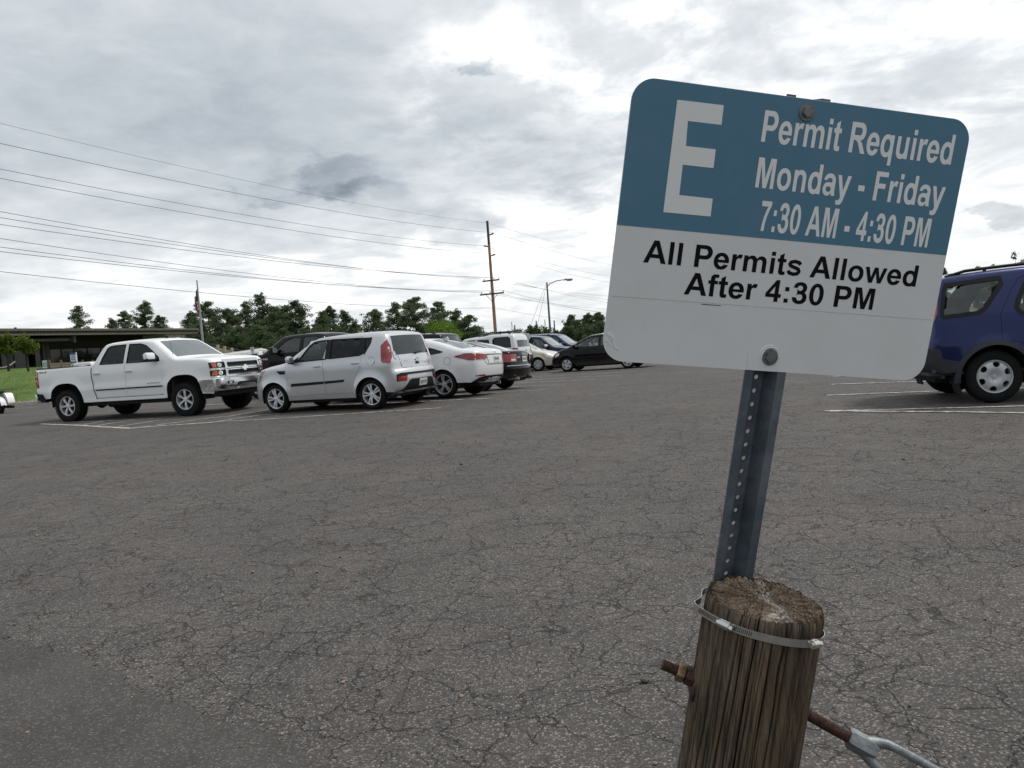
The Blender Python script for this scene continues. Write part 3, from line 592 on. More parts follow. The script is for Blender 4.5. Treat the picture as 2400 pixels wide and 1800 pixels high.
def bolt(mb, u, v_, off):
    P = lambda r, n, h, ph=0: [S([(u + r * math.cos(2 * math.pi * k / n + ph), v_ + r * math.sin(2 * math.pi * k / n + ph))], off + h)[0] for k in range(n)]
    for (r, n, h0, h1, r2) in ((15.0, 28, 0, 2.0, 14.2), (10.2, 6, 2.0, 8.0, 9.2)):
        A, B = P(r, n, h0, .3), P(r2, n, h1, .3); mb.add(A + B, [(i, (i + 1) % n, n + (i + 1) % n, n + i) for i in range(n)] + [tuple(range(n, 2 * n))])
mb = MB(); bolt(mb, 301.6, 436, 0.4); loc(mb.build('bolt', M_GALV, root)); mb = MB(); bolt(mb, 305, 25.1, 0.1); loc(mb.build('bolt', M_GALV, root))
# U-channel post: flanges towards the panel, web set back
prof = [(-39, -2.2), (-23, -2.2), (-12, -32), (12, -32), (23, -2.2), (39, -2.2), (39, -5.4), (25.3, -5.4), (14.3, -35.2), (-14.3, -35.2), (-25.3, -5.4), (-39, -5.4)]
M_POST = None
def post_mat():
    m = bpy.data.materials.new('dull_galvanised_post'); m.use_nodes = True; g = NT(m.node_tree); co = g.n('ShaderNodeTexCoord').outputs['Object']
    f = g.noise(co, 40, 6, 0.7); sp_ = g.sstep(g.noise(co, 260, 3, 0.7), 0.58, 0.68); st = g.sstep(g.noise(co, 9, 5, 0.65), 0.4, 0.65)
    c = g.mix(st, (0.085, 0.105, 0.130), (0.17, 0.19, 0.215)); c = g.mix(g.m('MULTIPLY', g.m('MULTIPLY', sp_, f), 0.5), c, (0.20, 0.25, 0.32))
    b = g.n('ShaderNodeBsdfPrincipled', i_Metallic=0.35, i_Roughness=0.5); g.set(b.inputs['Base Color'], c); g.n('ShaderNodeOutputMaterial', i_0=b.outputs[0]); return m
M_POST = post_mat()
VT, VB = 461.0, -1180.0; UC = 303.0
def PS(u, v_, h): return S([(UC + u, v_)], h)[0]
mb = MB()
hole_v = [-17 - 25.4 * k + 25.4 * 0 for k in range(0, 46)] + [8.4 + 25.4 * k for k in range(0, 18)]
n = len(prof)
def strip(p, q, hole_c=None):
    """one wall of the channel between profile points p and q; punched when hole_c is given"""
    a, b = np.array(p, float), np.array(q, float); L = np.linalg.norm(b - a)
    fn = lambda uv, off: np.array([PS(*(a + (b - a) * (t / L)), v_) for t, v_ in uv]) if False else np.array([S([(UC + (a + (b - a) * (t / L))[0], v_)], (a + (b - a) * (t / L))[1])[0] for t, v_ in uv])
    if hole_c is None:
        mb.add(fn([(0, VT), (L, VT), (L, VB), (0, VB)], 0), [(0, 3, 2, 1)]); return
    v, f, _ = cdt(np.array([(0, VB), (L, VB), (L, VT), (0, VT)]), [np.array([(hole_c + 4.4 * math.cos(t), hv + 4.4 * math.sin(t)) for t in np.linspace(0, 2 * np.pi, 13)[:-1]]) for hv in hole_v if VB + 8 < hv < VT - 8], 400, 400)
    mb.add(fn(v, 0), f)
for i in range(n):
    p, q = prof[i], prof[(i + 1) % n]
    strip(p, q, {2: 12.0, 8: 14.3}.get(i))
post = loc(mb.build('post', M_POST, root, weld=0.00005, recalc=True))
# ------------------------------------------------------------------ wooden bollard, clamp, tie rod
def fit_pt(px, py, Y): return at(px, py, Y)
WT = at(1790.5, 1404, 1.262); WB = at(1716, 1850, 1.275)
wax = (WT - WB) / np.linalg.norm(WT - WB)
WBASE = WT - wax * (WT[2] + 0.02) / wax[2]
wx = np.cross([0, 1, 0], wax); wx /= np.linalg.norm(wx); wy = np.cross(wax, wx)
WH = (WT[2] + 0.02) / wax[2]; WR = 0.0945
def vnoise(x, seed):
    r = np.random.default_rng(seed); t = r.uniform(-1, 1, 4096); i = np.floor(x).astype(int); f = x - i; f = f * f * (3 - 2 * f)
    return t[i % 4096] * (1 - f) + t[(i + 1) % 4096] * f
def wood_mat(name, endgrain=False):
    m = bpy.data.materials.new(name); m.use_nodes = True; g = NT(m.node_tree); co = g.n('ShaderNodeTexCoord').outputs['Object']
    mp = g.n('ShaderNodeMapping', i_Vector=co); mp.inputs['Scale'].default_value = (1, 1, 0.045) if not endgrain else (1, 1, 1)
    f1 = g.noise(mp.outputs[0], 38, 6, 0.6, 0.3); f2 = g.noise(mp.outputs[0], 190, 5, 0.65); f3 = g.noise(co, 7, 4, 0.6)
    c = g.ramp(f1, [(0.25, (0.022, 0.016, 0.011)), (0.42, (0.066, 0.045, 0.028)), (0.58, (0.13, 0.088, 0.052)), (0.76, (0.21, 0.15, 0.098))])
    grey = g.ramp(f2, [(0.3, (0.050, 0.042, 0.034)), (0.7, (0.165, 0.14, 0.115))])
    c = g.mix(0.22, c, grey); c = g.mix(g.sstep(f3, 0.42, 0.66), c, g.mix(0.6, c, grey)); c = g.mix(0.5, c, g.mix(1.0, c, g.ramp(f2, [(0.3, (0.45, 0.45, 0.45)), (0.7, (1.5, 1.5, 1.5))]), 'MULTIPLY'))
    if endgrain:
        c = g.mix(0.55, g.ramp(g.noise(co, 90, 5, 0.7), [(0.25, (0.06, 0.043, 0.028)), (0.55, (0.17, 0.125, 0.085)), (0.8, (0.27, 0.21, 0.15))]), (0.18, 0.135, 0.092))
        chalk = g.sstep(g.noise(co, 26, 5, 0.7), 0.46, 0.58)
        sx = g.n('ShaderNodeSeparateXYZ', i_0=co); 
        band = g.sstep(g.m('ABSOLUTE', g.m('ADD', g.m('SUBTRACT', sx.outputs[0], float((WT - WBASE)[0]) + 0.004), g.m('MULTIPLY', g.m('SUBTRACT', g.noise(co, 18, 3, 0.6), 0.5), 0.05))), 0.030, 0.008)
        c = g.mix(g.m('MULTIPLY', band, chalk), c, (0.42, 0.39, 0.35))
    hb = None
    if endgrain:
        nv = g.n('ShaderNodeTexNoise', i_Vector=co, i_Scale=45.0, i_Detail=3.0); pv = g.n('ShaderNodeVectorMath', operation='MULTIPLY_ADD', i_0=nv.outputs['Color'], i_1=(0.012, 0.012, 0.012), i_2=co)
        e1 = g.n('ShaderNodeTexVoronoi', feature='DISTANCE_TO_EDGE', i_Vector=pv.outputs[0], i_Scale=135.0).outputs['Distance']; e2 = g.n('ShaderNodeTexVoronoi', feature='DISTANCE_TO_EDGE', i_Vector=pv.outputs[0], i_Scale=240.0).outputs['Distance']
        cr1 = g.m('MULTIPLY', g.sstep(e1, 0.13, 0.02), g.sstep(g.noise(co, 22, 3, 0.6), 0.34, 0.52)); cr2 = g.m('MULTIPLY', g.sstep(e2, 0.10, 0.02), 0.5)
        cb = g.m('MAXIMUM', cr1, cr2); c = g.mix(g.m('MULTIPLY', cb, 0.62), c, (0.030, 0.021, 0.014)); hb = g.m('MULTIPLY', cb, -2.5)
    geo = g.n('ShaderNodeAttribute', attribute_name='groove'); c = g.mix(geo.outputs['Fac'], c, (0.010, 0.008, 0.006))
    b = g.n('ShaderNodeBsdfPrincipled', i_Roughness=0.85); g.set(b.inputs['Base Color'], c); b.inputs['Specular IOR Level'].default_value = 0.25
    bp = g.n('ShaderNodeBump', i_Strength=0.6, i_Distance=0.003); g.set(bp.inputs['Height'], g.m('ADD', g.m('ADD', f2, g.m('MULTIPLY', f1, 1.5)), hb if hb is not None else 0.0)); g.set(b.inputs['Normal'], bp.outputs[0])
    g.n('ShaderNodeOutputMaterial', i_0=b.outputs[0]); return m
def WP(th, r, z): return WBASE + (np.cos(th) * r)[:, None] * wx + (np.sin(th) * r)[:, None] * wy + z[:, None] * wax
rw = np.random.default_rng(21)
nt, nz = 900, 110
TH, ZZ = np.meshgrid(np.linspace(0, 2 * np.pi, nt, endpoint=False), WH * np.linspace(0, 1, nz) ** 0.8, indexing='xy'); 
dep = np.zeros_like(TH); grv = np.zeros_like(TH)
for k in range(300):
    t0 = rw.uniform(0, 2 * np.pi); big = rw.random() < 0.09; wd = rw.uniform(0.0065, 0.014) * (1.6 if big else 1.0); d = rw.uniform(0.0010, 0.003) * (2.8 if big else 1)
    z0, z1 = sorted(rw.uniform(-0.3, 1.3, 2) * WH); z1 = max(z1, z0 + 0.25)
    path = t0 + 0.05 * vnoise(ZZ * 3 + k * 17.3, 1) + 0.018 * vnoise(ZZ * 14 + k * 7.1, 2) + 0.10 * (ZZ - WH)* rw.uniform(-1, 1)
    dt = np.abs((TH - path + np.pi) % (2 * np.pi) - np.pi)
    e = np.clip((ZZ - z0) / 0.1, 0, 1) * np.clip((z1 - ZZ) / 0.1, 0, 1); q = np.exp(-(dt / wd) ** 2) * e
    dep = np.maximum(dep, q * d); grv = np.maximum(grv, q * min(1, d / 0.0045))
rad = WR * (1 + 0.035 * (1 - ZZ / WH)) + 0.0025 * vnoise(TH * 8 / np.pi * 4, 5) * 0.6 + 0.0012 * vnoise(TH * 60, 6) + 0.003 * np.sin(TH * 2 + 0.6) + 0.002 * np.sin(3 * TH + 1 + 2 * ZZ)
rim = np.clip((ZZ - (WH - 0.012)) / 0.012, 0, 1); rad = rad - dep * (1 + 0.6 * np.clip((ZZ - WH + 0.1) / 0.1, 0, 1)) - 0.003 * rim ** 2
zt_ = np.clip((ZZ - (WH - 0.10)) / 0.10, 0, 1); TILT = 0.07
ZZ = ZZ + zt_ * TILT * rad * np.sin(TH)
topj = 0.0018 * vnoise(TH[-1] * 25, 9) + 0.001 * vnoise(TH[-1] * 70, 10)
Zm = ZZ.copy(); Zm[-1] += topj
V = WP(TH.ravel(), rad.ravel(), Zm.ravel()); F = []
for j in range(nz - 1):
    b0, b1 = j * nt, (j + 1) * nt
    for i in range(nt):
        k = (i + 1) % nt; F.append((b0 + i, b0 + k, b1 + k, b1 + i))
def wood_part(name, V, F, g, parent, mat):
    o = MB().add(V - WBASE, F).build(name, mat, parent, smooth=55)
    at_ = o.data.attributes.new('groove', 'FLOAT', 'POINT'); at_.data.foreach_set('value', np.clip(g, 0, 1).astype(np.float32)); return o
bol = empty('bollard', WBASE, 0, 'short weathered wooden bollard with cracked end grain carrying the permit sign', 'bollard')
wood_part('shaft', V, F, grv.ravel() * 0.9, bol, wood_mat('weathered_wood'))
# end grain: polar grid with radial checks, rings and blocky crazing
nr = 90; RR, TT = np.meshgrid(np.linspace(0.0, 1, nr), np.linspace(0, 2 * np.pi, nt, endpoint=False), indexing='ij')
h = np.zeros_like(RR); gg = np.zeros_like(RR)
for k in range(60):
    t0 = rw.uniform(0, 2 * np.pi); r0 = rw.choice([rw.uniform(0.02, 0.3), rw.uniform(0.3, 0.8)]); d = rw.uniform(0.0015, 0.005); wd = rw.uniform(0.008, 0.016)
    path = t0 + 0.10 * vnoise(RR * 6 + k * 5.7, 3) + 0.04 * vnoise(RR * 20 + k * 3.1, 4)
    dt = np.abs((TT - path + np.pi) % (2 * np.pi) - np.pi) * np.maximum(RR, 0.12); q = np.exp(-(dt / wd) ** 2) * np.clip((RR - r0) / 0.1, 0, 1)
    h = np.minimum(h, -q * d); gg = np.maximum(gg, q * min(1, d / 0.0035))
ring = RR + 0.012 * vnoise(TT * 12, 12) + 0.006 * vnoise(TT * 40, 13)
for k, rk in enumerate(np.sort(rw.uniform(0.12, 0.98, 26))):
    seg = np.clip(vnoise(TT * 9 + k * 31, 14 + k) * 1.6 + 0.2, 0, 1); q = np.exp(-((ring - rk) / 0.0065) ** 2) * seg
    h = np.minimum(h, -q * 0.0022); gg = np.maximum(gg, q * 0.7)
h += 0.0010 * vnoise(TT * 30 + RR * 8, 15) * RR + 0.0007 * vnoise(RR * 60 + TT * 3, 16) + 0.004 * RR * np.sin(TT * 1.0 + 2.0) * 0.5 - 0.006 * (RR > 0.97) * (RR - 0.97) / 0.03
outr = rad[-1]
Vt = WP(TT.ravel(), (RR * outr[None, :]).ravel(), (WH + h + topj[None, :] * RR ** 3 + TILT * RR * outr[None, :] * np.sin(TT)).ravel()); Ft = []
for j in range(nr - 1):
    for i in range(nt):
        k = (i + 1) % nt
        if j == 0: Ft.append((i, nt + i, nt + k))
        else: Ft.append((j * nt + i, (j + 1) * nt + i, (j + 1) * nt + k, j * nt + k))
wood_part('end_grain', Vt, Ft, gg.ravel() * 0.6, bol, wood_mat('cracked_end_grain', True))

# hose clamp strapped round bollard and post
M_STEEL = pmat('stainless_band', (0.62, 0.61, 0.59), 0.26, 0.95, nscale=30, namp=0.12)
M_STEELD = pmat('slot_shadow', (0.03, 0.03, 0.03), 0.6)
hc = empty('hose_clamp', WBASE + wax * (WH - 0.09), 0, 'silver worm drive hose clamp strapped round the bollard top', 'hose clamp')
nb = 120; th = np.linspace(0, 2 * np.pi, nb, endpoint=False)
tilt_dir = R(200)
def band_z(t): return WH - 0.036 + 0.008 * np.cos(t - R(235)) 
def band_r(t):
    # bulges away from the wood on the post side
    d = np.abs((t - R(110) + np.pi) % (2 * np.pi) - np.pi); return WR + 0.0055 + 0.040 * np.exp(-(d / 0.42) ** 2) + 0.010 * np.exp(-(((t - R(172) + np.pi) % (2 * np.pi) - np.pi) / 0.28) ** 2)
bw = 0.0062
Vb = np.concatenate([WP(th, band_r(th) + dr, band_z(th) + dz) for dr, dz in ((0, -bw), (0.0009, -bw), (0.0009, bw), (0, bw))]) - (WBASE + wax * (WH - 0.09))
Fb = [(r * nb + i, r * nb + (i + 1) % nb, ((r + 1) % 4) * nb + (i + 1) % nb, ((r + 1) % 4) * nb + i) for r in range(4) for i in range(nb)]
HC0 = WBASE + wax * (WH - 0.09)
MB().add(Vb, Fb).build('band', M_STEEL, hc, smooth=40, recalc=True)
mb = MB()
for t0, t1 in ((R(183), R(215)), (R(224), R(243))):
    for t in np.arange(t0, t1, 0.030):
        tt = np.array([t - 0.007, t + 0.007, t + 0.007 + 0.012, t - 0.007 + 0.012]); V4 = WP(tt, band_r(tt) + 0.00115, band_z(tt) + np.array([-0.0040, -0.0040, 0.0040, 0.0040])) - HC0; mb.add(V4, [(0, 1, 2, 3)])
mb.build('slots', M_STEELD, hc)
def screw(t, L=0.020):
    a = np.array([t]); p = (WP(a, band_r(a) + 0.004, band_z(a)) - HC0)[0]; rad_ = (WP(a, band_r(a) + 1, band_z(a)) - WP(a, band_r(a), band_z(a)))[0]
    tan = np.cross(wax, rad_); tan /= np.linalg.norm(tan); mb = MB()
    rot = Matrix(np.array([tan, wax, rad_]).T.tolist()).to_4x4()
    mb.tube([p - tan * L / 2, p + tan * L / 2], 0.0062, 14); mb.tube([p + tan * L / 2, p + tan * (L / 2 + 0.007)], 0.0052, 6); mb.tube([p - tan * (L / 2 + 0.004), p - tan * L / 2], 0.004, 10)
    mb.box(p - rad_ * 0.003, (L * 0.9, 0.0155, 0.006), rot, 0.001)
    return mb.build('worm_screw', M_STEEL, hc, smooth=40)
screw(R(219)); screw(R(304), 0.014)

# threaded tie rod through the bollard with nuts, washer and turnbuckle
M_RUST = pmat('rusty_thread', (0.075, 0.038, 0.026), 0.75, 0.35, nscale=120, namp=0.45, bump=0.4, bscale=300)
M_NUT = pmat('rusty_zinc_nut', (0.20, 0.13, 0.075), 0.5, 0.6, nscale=90, namp=0.5)
M_ZINC = pmat('dull_zinc', (0.20, 0.215, 0.22), 0.5, 0.55, nscale=40, namp=0.25, bump=0.15, bscale=150)
rA = at(1552, 1557, 1.285); rB = at(2040, 1762, 1.235)
rd = (rB - rA) / np.linalg.norm(rB - rA)
tie = empty('tie_rod', rA, 0, 'rusty threaded tie rod with turnbuckle passing through the bollard', 'tie rod')
def threaded(mb, a, b, r, pitch=0.0026):
    L = np.linalg.norm(b - a); k = int(L / pitch * 2); P = [a + (b - a) * i / k for i in range(k + 1)]
    mb.tube([p - rA for p in P], [r if i % 2 else r * 0.84 for i in range(k + 1)], 16)
rE = rA + rd * 0.17
mb = MB(); threaded(mb, rA, rE, 0.0095); mb.build('rod', M_RUST, tie, smooth=30)
def hexnut(p, r, h, nm, mat):
    mb = MB(); mb.tube([p - rA, p - rA + rd * h * 0.12, p - rA + rd * h * 0.88, p - rA + rd * h], [r * 0.9, r, r, r * 0.9], 6); return mb.build(nm, mat, tie)
hexnut(rA + rd * 0.026, 0.0165, 0.014, 'nut', M_NUT); hexnut(rA + rd * 0.0415, 0.0165, 0.016, 'nut', M_RUST)

up_ = np.array([0, 0, 1.0]) - rd * rd[2]; up_ /= np.linalg.norm(up_); side = np.cross(rd, up_)
mb = MB(); rotw = Matrix(np.array([rd, side, up_]).T.tolist()).to_4x4(); mb.box(rd * 0.062, (0.006, 0.056, 0.060), rotw, 0.0015); mb.build('washer', pmat('dark_rust_plate', (0.045, 0.024, 0.020), 0.8, 0.3, nscale=60, namp=0.4), tie, smooth=40)
rC = at(1850, 1651, 1.25); rD = at(2125, 1804, 1.205); r2 = (rD - rC) / np.linalg.norm(rD - rC); o2 = rC - rA
up2 = np.array([0, 0, 1.0]) - r2 * r2[2]; up2 /= np.linalg.norm(up2); s2 = np.cross(r2, up2)
t0 = np.linalg.norm(at(1984, 1731, 1.229) - rC) + 0.012
mb = MB(); threaded(mb, rC, rC + r2 * (t0 + 0.015), 0.0095); mb.build('rod', M_RUST, tie, smooth=30)
mb = MB(); Q = lambda t, d=0.0: o2 + r2 * (t0 + t) + dv * d
dv = up2 * 0.93 - s2 * 0.36; dv /= np.linalg.norm(dv)
mb.tube([Q(-0.012), Q(-0.008), Q(0.022), Q(0.034)], [0.014, 0.0178, 0.0185, 0.014], 6)
for s in (-1, 1):
    mb.tube([Q(0.012, s * 0.006), Q(0.030, s * 0.014), Q(0.046, s * 0.0205), Q(0.070, s * 0.022), Q(0.235, s * 0.022), Q(0.262, s * 0.018), Q(0.285, s * 0.006)], [0.009, 0.0090, 0.0078, 0.0072, 0.0072, 0.008, 0.009], 12)
mb.tube([Q(0.27), Q(0.305)], [0.016, 0.0165], 6)
mb.build('turnbuckle', M_ZINC, tie, smooth=40)
mb = MB(); threaded(mb, rC + r2 * (t0 + 0.255), rC + r2 * (t0 + 0.50), 0.0095); mb.build('rod', M_RUST, tie, smooth=30)
cE = rC + r2 * (t0 + 0.49); Lc = (cE[2] - 0.03) / max(-r2[2], 0.05)
mb = MB(); mb.tube([cE - rA + r2 * Lc * k / 12 - np.array([0, 0, 0.05 * math.sin(math.pi * k / 12)]) for k in range(13)], 0.006, 8); mb.build('cable', M_ZINC, tie, smooth=60)
mb = MB(); mb.tube([cE - rA + r2 * Lc * 0.93, cE - rA + r2 * Lc * 1.02], 0.018, 8); mb.build('anchor', M_RUST, tie, smooth=60)
# ------------------------------------------------------------------ vehicles
def gl_mat(name, tint, k=0.045):
    m = bpy.data.materials.new(name); m.use_nodes = True; g = NT(m.node_tree)
    fc = g.n('ShaderNodeLayerWeight', i_Blend=0.5).outputs['Facing']; fr = g.m('MULTIPLY_ADD', g.m('POWER', fc, 5.0), 0.9, k)
    t = g.n('ShaderNodeBsdfTransparent', i_0=tint); s = g.n('ShaderNodeBsdfGlossy', i_Roughness=0.02); s.inputs[0].default_value = (0.95, 1, 1, 1)
    mx = g.n('ShaderNodeMixShader', i_0=fr, i_1=t, i_2=s); g.n('ShaderNodeOutputMaterial', i_0=mx.outputs[0]); return m
G_CLEAR = gl_mat('car_glass', (0.62, 0.68, 0.67), 0.07); G_TINT = gl_mat('privacy_glass', (0.035, 0.04, 0.043), 0.035); G_WS = gl_mat('windshield_glass', (0.40, 0.45, 0.45), 0.30)
G_LENS = gl_mat('clear_lens', (0.8, 0.82, 0.82), 0.1)
def paint(name, col, metal=0.0, rough=0.4, coat=0.8):
    m = bpy.data.materials.new(name); m.use_nodes = True; g = NT(m.node_tree); co = g.n('ShaderNodeTexCoord').outputs['Object']
    b = g.n('ShaderNodeBsdfPrincipled', i_Metallic=metal, i_Roughness=rough); b.inputs['Specular IOR Level'].default_value = 0.2; b.inputs['Coat Weight'].default_value = coat
    g.set(b.inputs['Coat Roughness'], g.m('MULTIPLY_ADD', g.noise(co, 3, 4, 0.6), 0.10, 0.02))
    sz = g.n('ShaderNodeSeparateXYZ', i_0=co).outputs[2]
    dirt = g.m('MULTIPLY', g.sstep(g.m('ADD', sz, g.m('MULTIPLY', g.noise(co, 4, 5, 0.65), 0.35)), 0.75, 0.42), 0.35)
    g.set(b.inputs['Base Color'], g.mix(dirt, col, tuple(0.5 * c + 0.5 * d for c, d in zip(col, (0.16, 0.14, 0.12)))))
    g.n('ShaderNodeOutputMaterial', i_0=b.outputs[0]); return m
M_BLK = pmat('black_plastic', (0.010, 0.010, 0.011), 0.6, spec=0.25); M_TRIM = pmat('black_trim', (0.008, 0.008, 0.009), 0.4, spec=0.25)
M_RUB = pmat('tyre_rubber', (0.010, 0.010, 0.010), 0.85, spec=0.2, nscale=20, namp=0.25, bump=0.3, bscale=120)
M_UND = pmat('underbody_black', (0.010, 0.010, 0.010), 0.9); M_INT = pmat('interior_grey', (0.035, 0.036, 0.038), 0.85)
M_CHR = pmat('chrome', (0.72, 0.73, 0.74), 0.16, 1.0); M_RIM = pmat('alloy', (0.70, 0.71, 0.72), 0.30, 0.65); M_RIMD = pmat('machined_alloy', (0.45, 0.46, 0.47), 0.25, 0.9)
M_STW = pmat('silver_painted_steel', (0.50, 0.51, 0.52), 0.4, 0.5)
M_RED = pmat('red_lens', (0.27, 0.005, 0.007), 0.12, coat=1.0, nscale=60, namp=0.25); M_REDD = pmat('dark_red_lens', (0.16, 0.008, 0.010), 0.12, coat=1.0)
M_AMB = pmat('amber_lens', (0.50, 0.11, 0.010), 0.12, coat=1.0, nscale=60, namp=0.2); M_LAMP = pmat('lamp_reflector', (0.62, 0.63, 0.64), 0.12, 0.7, coat=1.0)
M_PLATE = pmat('number_plate', (0.60, 0.62, 0.58), 0.4); M_INK = pmat('plate_ink', (0.02, 0.05, 0.03), 0.5)

class Car:
    def __init__(s, name, label, cat, paintm, sp, group='cars parked in the lot'):
        s.sp = sp; s.paint = paintm
        s.root = empty(name, (0, 0, 0), 0, label, cat, group)
        P = chaikin(sp['prof'], 2); s.sil = resample(P, 0.06, closed=False)
        s.xf, s.xr = s.sil[:, 0].max(), s.sil[:, 0].min(); s.r = sp.get('r', 0.085)
        s.Wb = sp['W']; it = int(np.argmax(s.sil[:, 1])); s.rearb = s.sil[:it + 1]; s.frontb = s.sil[it:]
        s.arches = sp['arches']; s.build()
    # half width of the body side at (x, z)
    def W(s, x, z, round_=True):
        sp = s.sp; x = np.asarray(x, float); z = np.asarray(z, float)
        df, kf = sp.get('pf', (0.9, 0.16)); dr, kr = sp.get('pr', (0.7, 0.09))
        a = np.clip((x - (s.xf - df)) / df, 0, 1); b = np.clip(((s.xr + dr) - x) / dr, 0, 1)
        w_ = s.Wb * (1 - kf * a ** 2.4 - kr * b ** 2.2)
        zb = np.interp(x, *sp['belt']); zm = zb - sp.get('sh', 0.34)
        lo = np.clip((zm - z) / np.maximum(zm - 0.25, 0.1), 0, 1); up = np.clip((z - zm) / np.maximum(zb - zm, .05), 0, 1)
        w_ = w_ - 0.05 * lo ** 1.6 - sp.get('shin', 0.035) * up ** 2.0
        e = np.clip(z - zb, 0, None); w_ = w_ - sp.get('tum', 0.30) * e - 0.12 * e * e
        if 'crease' in sp:
            for zc, dep in sp['crease']: w_ = w_ + dep * np.exp(-np.clip(z - zc, 0, 1) ** 2 / 0.0016) * np.clip(1 - (zc - z) / 0.25, 0, 1) * (z <= zc + 0.08)
        for (xc, rx, rz, n_, zc) in s.arches:
            q = (np.abs((x - xc) / rx) ** n_ + np.abs(np.clip(z - zc, 0, None) / rz) ** n_) ** (1 / n_)
            w_ = w_ + sp.get('flare', 0.022) * np.exp(-((q - 1.0) / 0.17) ** 2)
        if round_:
            d = segdist(np.stack([x.ravel(), z.ravel()], 1), s.sil).reshape(x.shape); k = np.clip(d / s.r, 0, 1)
            w_ = w_ - s.r * (1 - np.sqrt(np.clip(1 - (1 - k) ** 2, 0, 1)))
        return w_
    def bow(s, P):
        P = np.array(P, float); cf, lf = s.sp.get('bf', (0.22, 0.45)); cr_, lr = s.sp.get('br', (0.10, 0.35)); q = np.clip(np.abs(P[:, 1]) / s.Wb, 0, 1.1)
        P[:, 0] -= cf * q ** 2.6 * np.clip((P[:, 0] - (s.xf - lf)) / lf, 0, 1.2) ** 1.2
        P[:, 0] += cr_ * q ** 2.6 * np.clip(((s.xr + lr) - P[:, 0]) / lr, 0, 1.2) ** 1.2
        return P
    def side(s, sg):
        def fn(uv, off):
            uv = np.asarray(uv, float); y = s.W(uv[:, 0], uv[:, 1]) + off; return s.bow(np.stack([uv[:, 0], sg * y, uv[:, 1]], 1))
        return fn
    def end(s, which):
        br = s.rearb if which == 'rear' else s.frontb[::-1]; o = np.argsort(br[:, 1], kind='stable'); zz, xx = br[o, 1], br[o, 0]; sg = -1 if which == 'rear' else 1
        def fn(uv, off):
            uv = np.asarray(uv, float); x = np.interp(uv[:, 1], zz, xx); wt = s.W(x, uv[:, 1], False) - s.r
            e = np.clip(np.abs(uv[:, 0]) - wt, 0, s.r * 0.999); x = x - sg * (s.r - np.sqrt(s.r ** 2 - e ** 2)) + sg * (off + 0.03 * np.clip(1 - (uv[:, 0] / wt) ** 2, 0, 1))
            return s.bow(np.stack([x, uv[:, 0], uv[:, 1]], 1))
        return fn
    def top(s):
        o = np.argsort(s.sil[:, 0]); 
        def fn(uv, off):
            uv = np.asarray(uv, float); m = s.sil[:, 1] > 0.9; xs_, zs_ = s.sil[m, 0], s.sil[m, 1]; k = np.argsort(xs_)
            z = np.interp(uv[:, 0], xs_[k], zs_[k]); wt = s.W(uv[:, 0], z, False) - s.r
            return s.bow(np.stack([uv[:, 0], uv[:, 1], z + off + 0.03 * np.clip(1 - (uv[:, 1] / wt) ** 2, 0, 1)], 1))
        return fn
    def part(s, name, mat, items, fn, parent=None, smooth=40, step=0.09):
        """items: list of (polygon, holes, top, bottom)"""
        mb = MB()
        for it in items:
            poly, holes, t, b = (it + ((), 0.006, -0.012))[:4] if len(it) < 4 else it
            plate(mb, np.array(poly, float), [np.array(h, float) for h in holes], step, t, b, fn)
        return mb.build(name, mat, parent or s.root, smooth=smooth, recalc=True)
    def both(s, name, mat, items, parent=None, **k):
        return [s.part(name, mat, items, s.side(g), parent, **k) for g in (1, -1)]
    def build(s):
        sp = s.sp; sil = s.sil; r = s.r
        # outline of the side: silhouette, then the bottom edge with the wheel arches
        bot = []; zs = sp['sill']; zr0, zf0 = sil[0, 1], sil[-1, 1]
        ar = sorted(s.arches, key=lambda a: -a[0])
        def arc(a):
            xc, rx, rz, n_, zc = a; t = np.linspace(0, np.pi, 25); c, q = np.cos(t), np.sin(t)
            return [(xc + rx * np.sign(k) * abs(k) ** (2 / n_), zc + rz * j ** (2 / n_)) for k, j in zip(c, q)]
        A, B = arc(ar[0]), arc(ar[1])
        bot += [(A[0][0], zf0 + 0.02)] + [p for p in A if p[1] > zf0 + 0.03 or p[0] < ar[0][0]]
        bot = [p for p in bot if p[1] >= (zf0 + 0.02 if p[0] > ar[0][0] else zs)]
        bot += [(A[-1][0], zs)] + [(B[0][0], zs)] + [p for p in B if p[1] > (zs if p[0] > ar[1][0] else zr0 + 0.03)] + [(B[-1][0], zr0 + 0.02)]
        outer = np.array([tuple(p) for p in sil] + bot)
        nrm = np.gradient(sil, axis=0); nrm /= np.linalg.norm(nrm, axis=1)[:, None]; nin = np.stack([nrm[:, 1], -nrm[:, 0]], 1)
        extra = np.concatenate([sil + nin * (r * k) for k in (0.12, 0.35, 0.68, 1.05)])
        extra = extra[segdist(extra, sil) > 0.10 * r]
        doors = [np.array(d, float) for d in sp.get('doors', [])]; wins = [(np.array(w_[0], float), w_[1], w_[2] if len(w_) > 2 else 'c') for w_ in sp['windows']]
        holes = doors + [w_[0] for w_ in wins if w_[1] is None]
        st = sp.get('step', 0.085)
        v, f, _ = cdt(outer, holes, st, 0.062, extra)
        mb = MB()
        for g in (1, -1):
            mb.add(s.side(g)(v, 0), f if g < 0 else f[:, ::-1])
        # wrap over the silhouette
        tt = np.array([-1, -.965, -.92, -.87, -.7, -.45, -.2, 0, .2, .45, .7, .87, .92, .965, 1.0]); nT = len(tt); nS = len(sil)
        wt = s.W(sil[:, 0], sil[:, 1], False) - r
        Xc = np.repeat(sil[:, None, :], nT, 1); cr_ = 0.03 * (1 - tt[None, :] ** 2)
        Wv = np.stack([Xc[..., 0] - nin[:, None, 0] * cr_, tt[None, :] * wt[:, None], Xc[..., 1] - nin[:, None, 1] * cr_], -1)
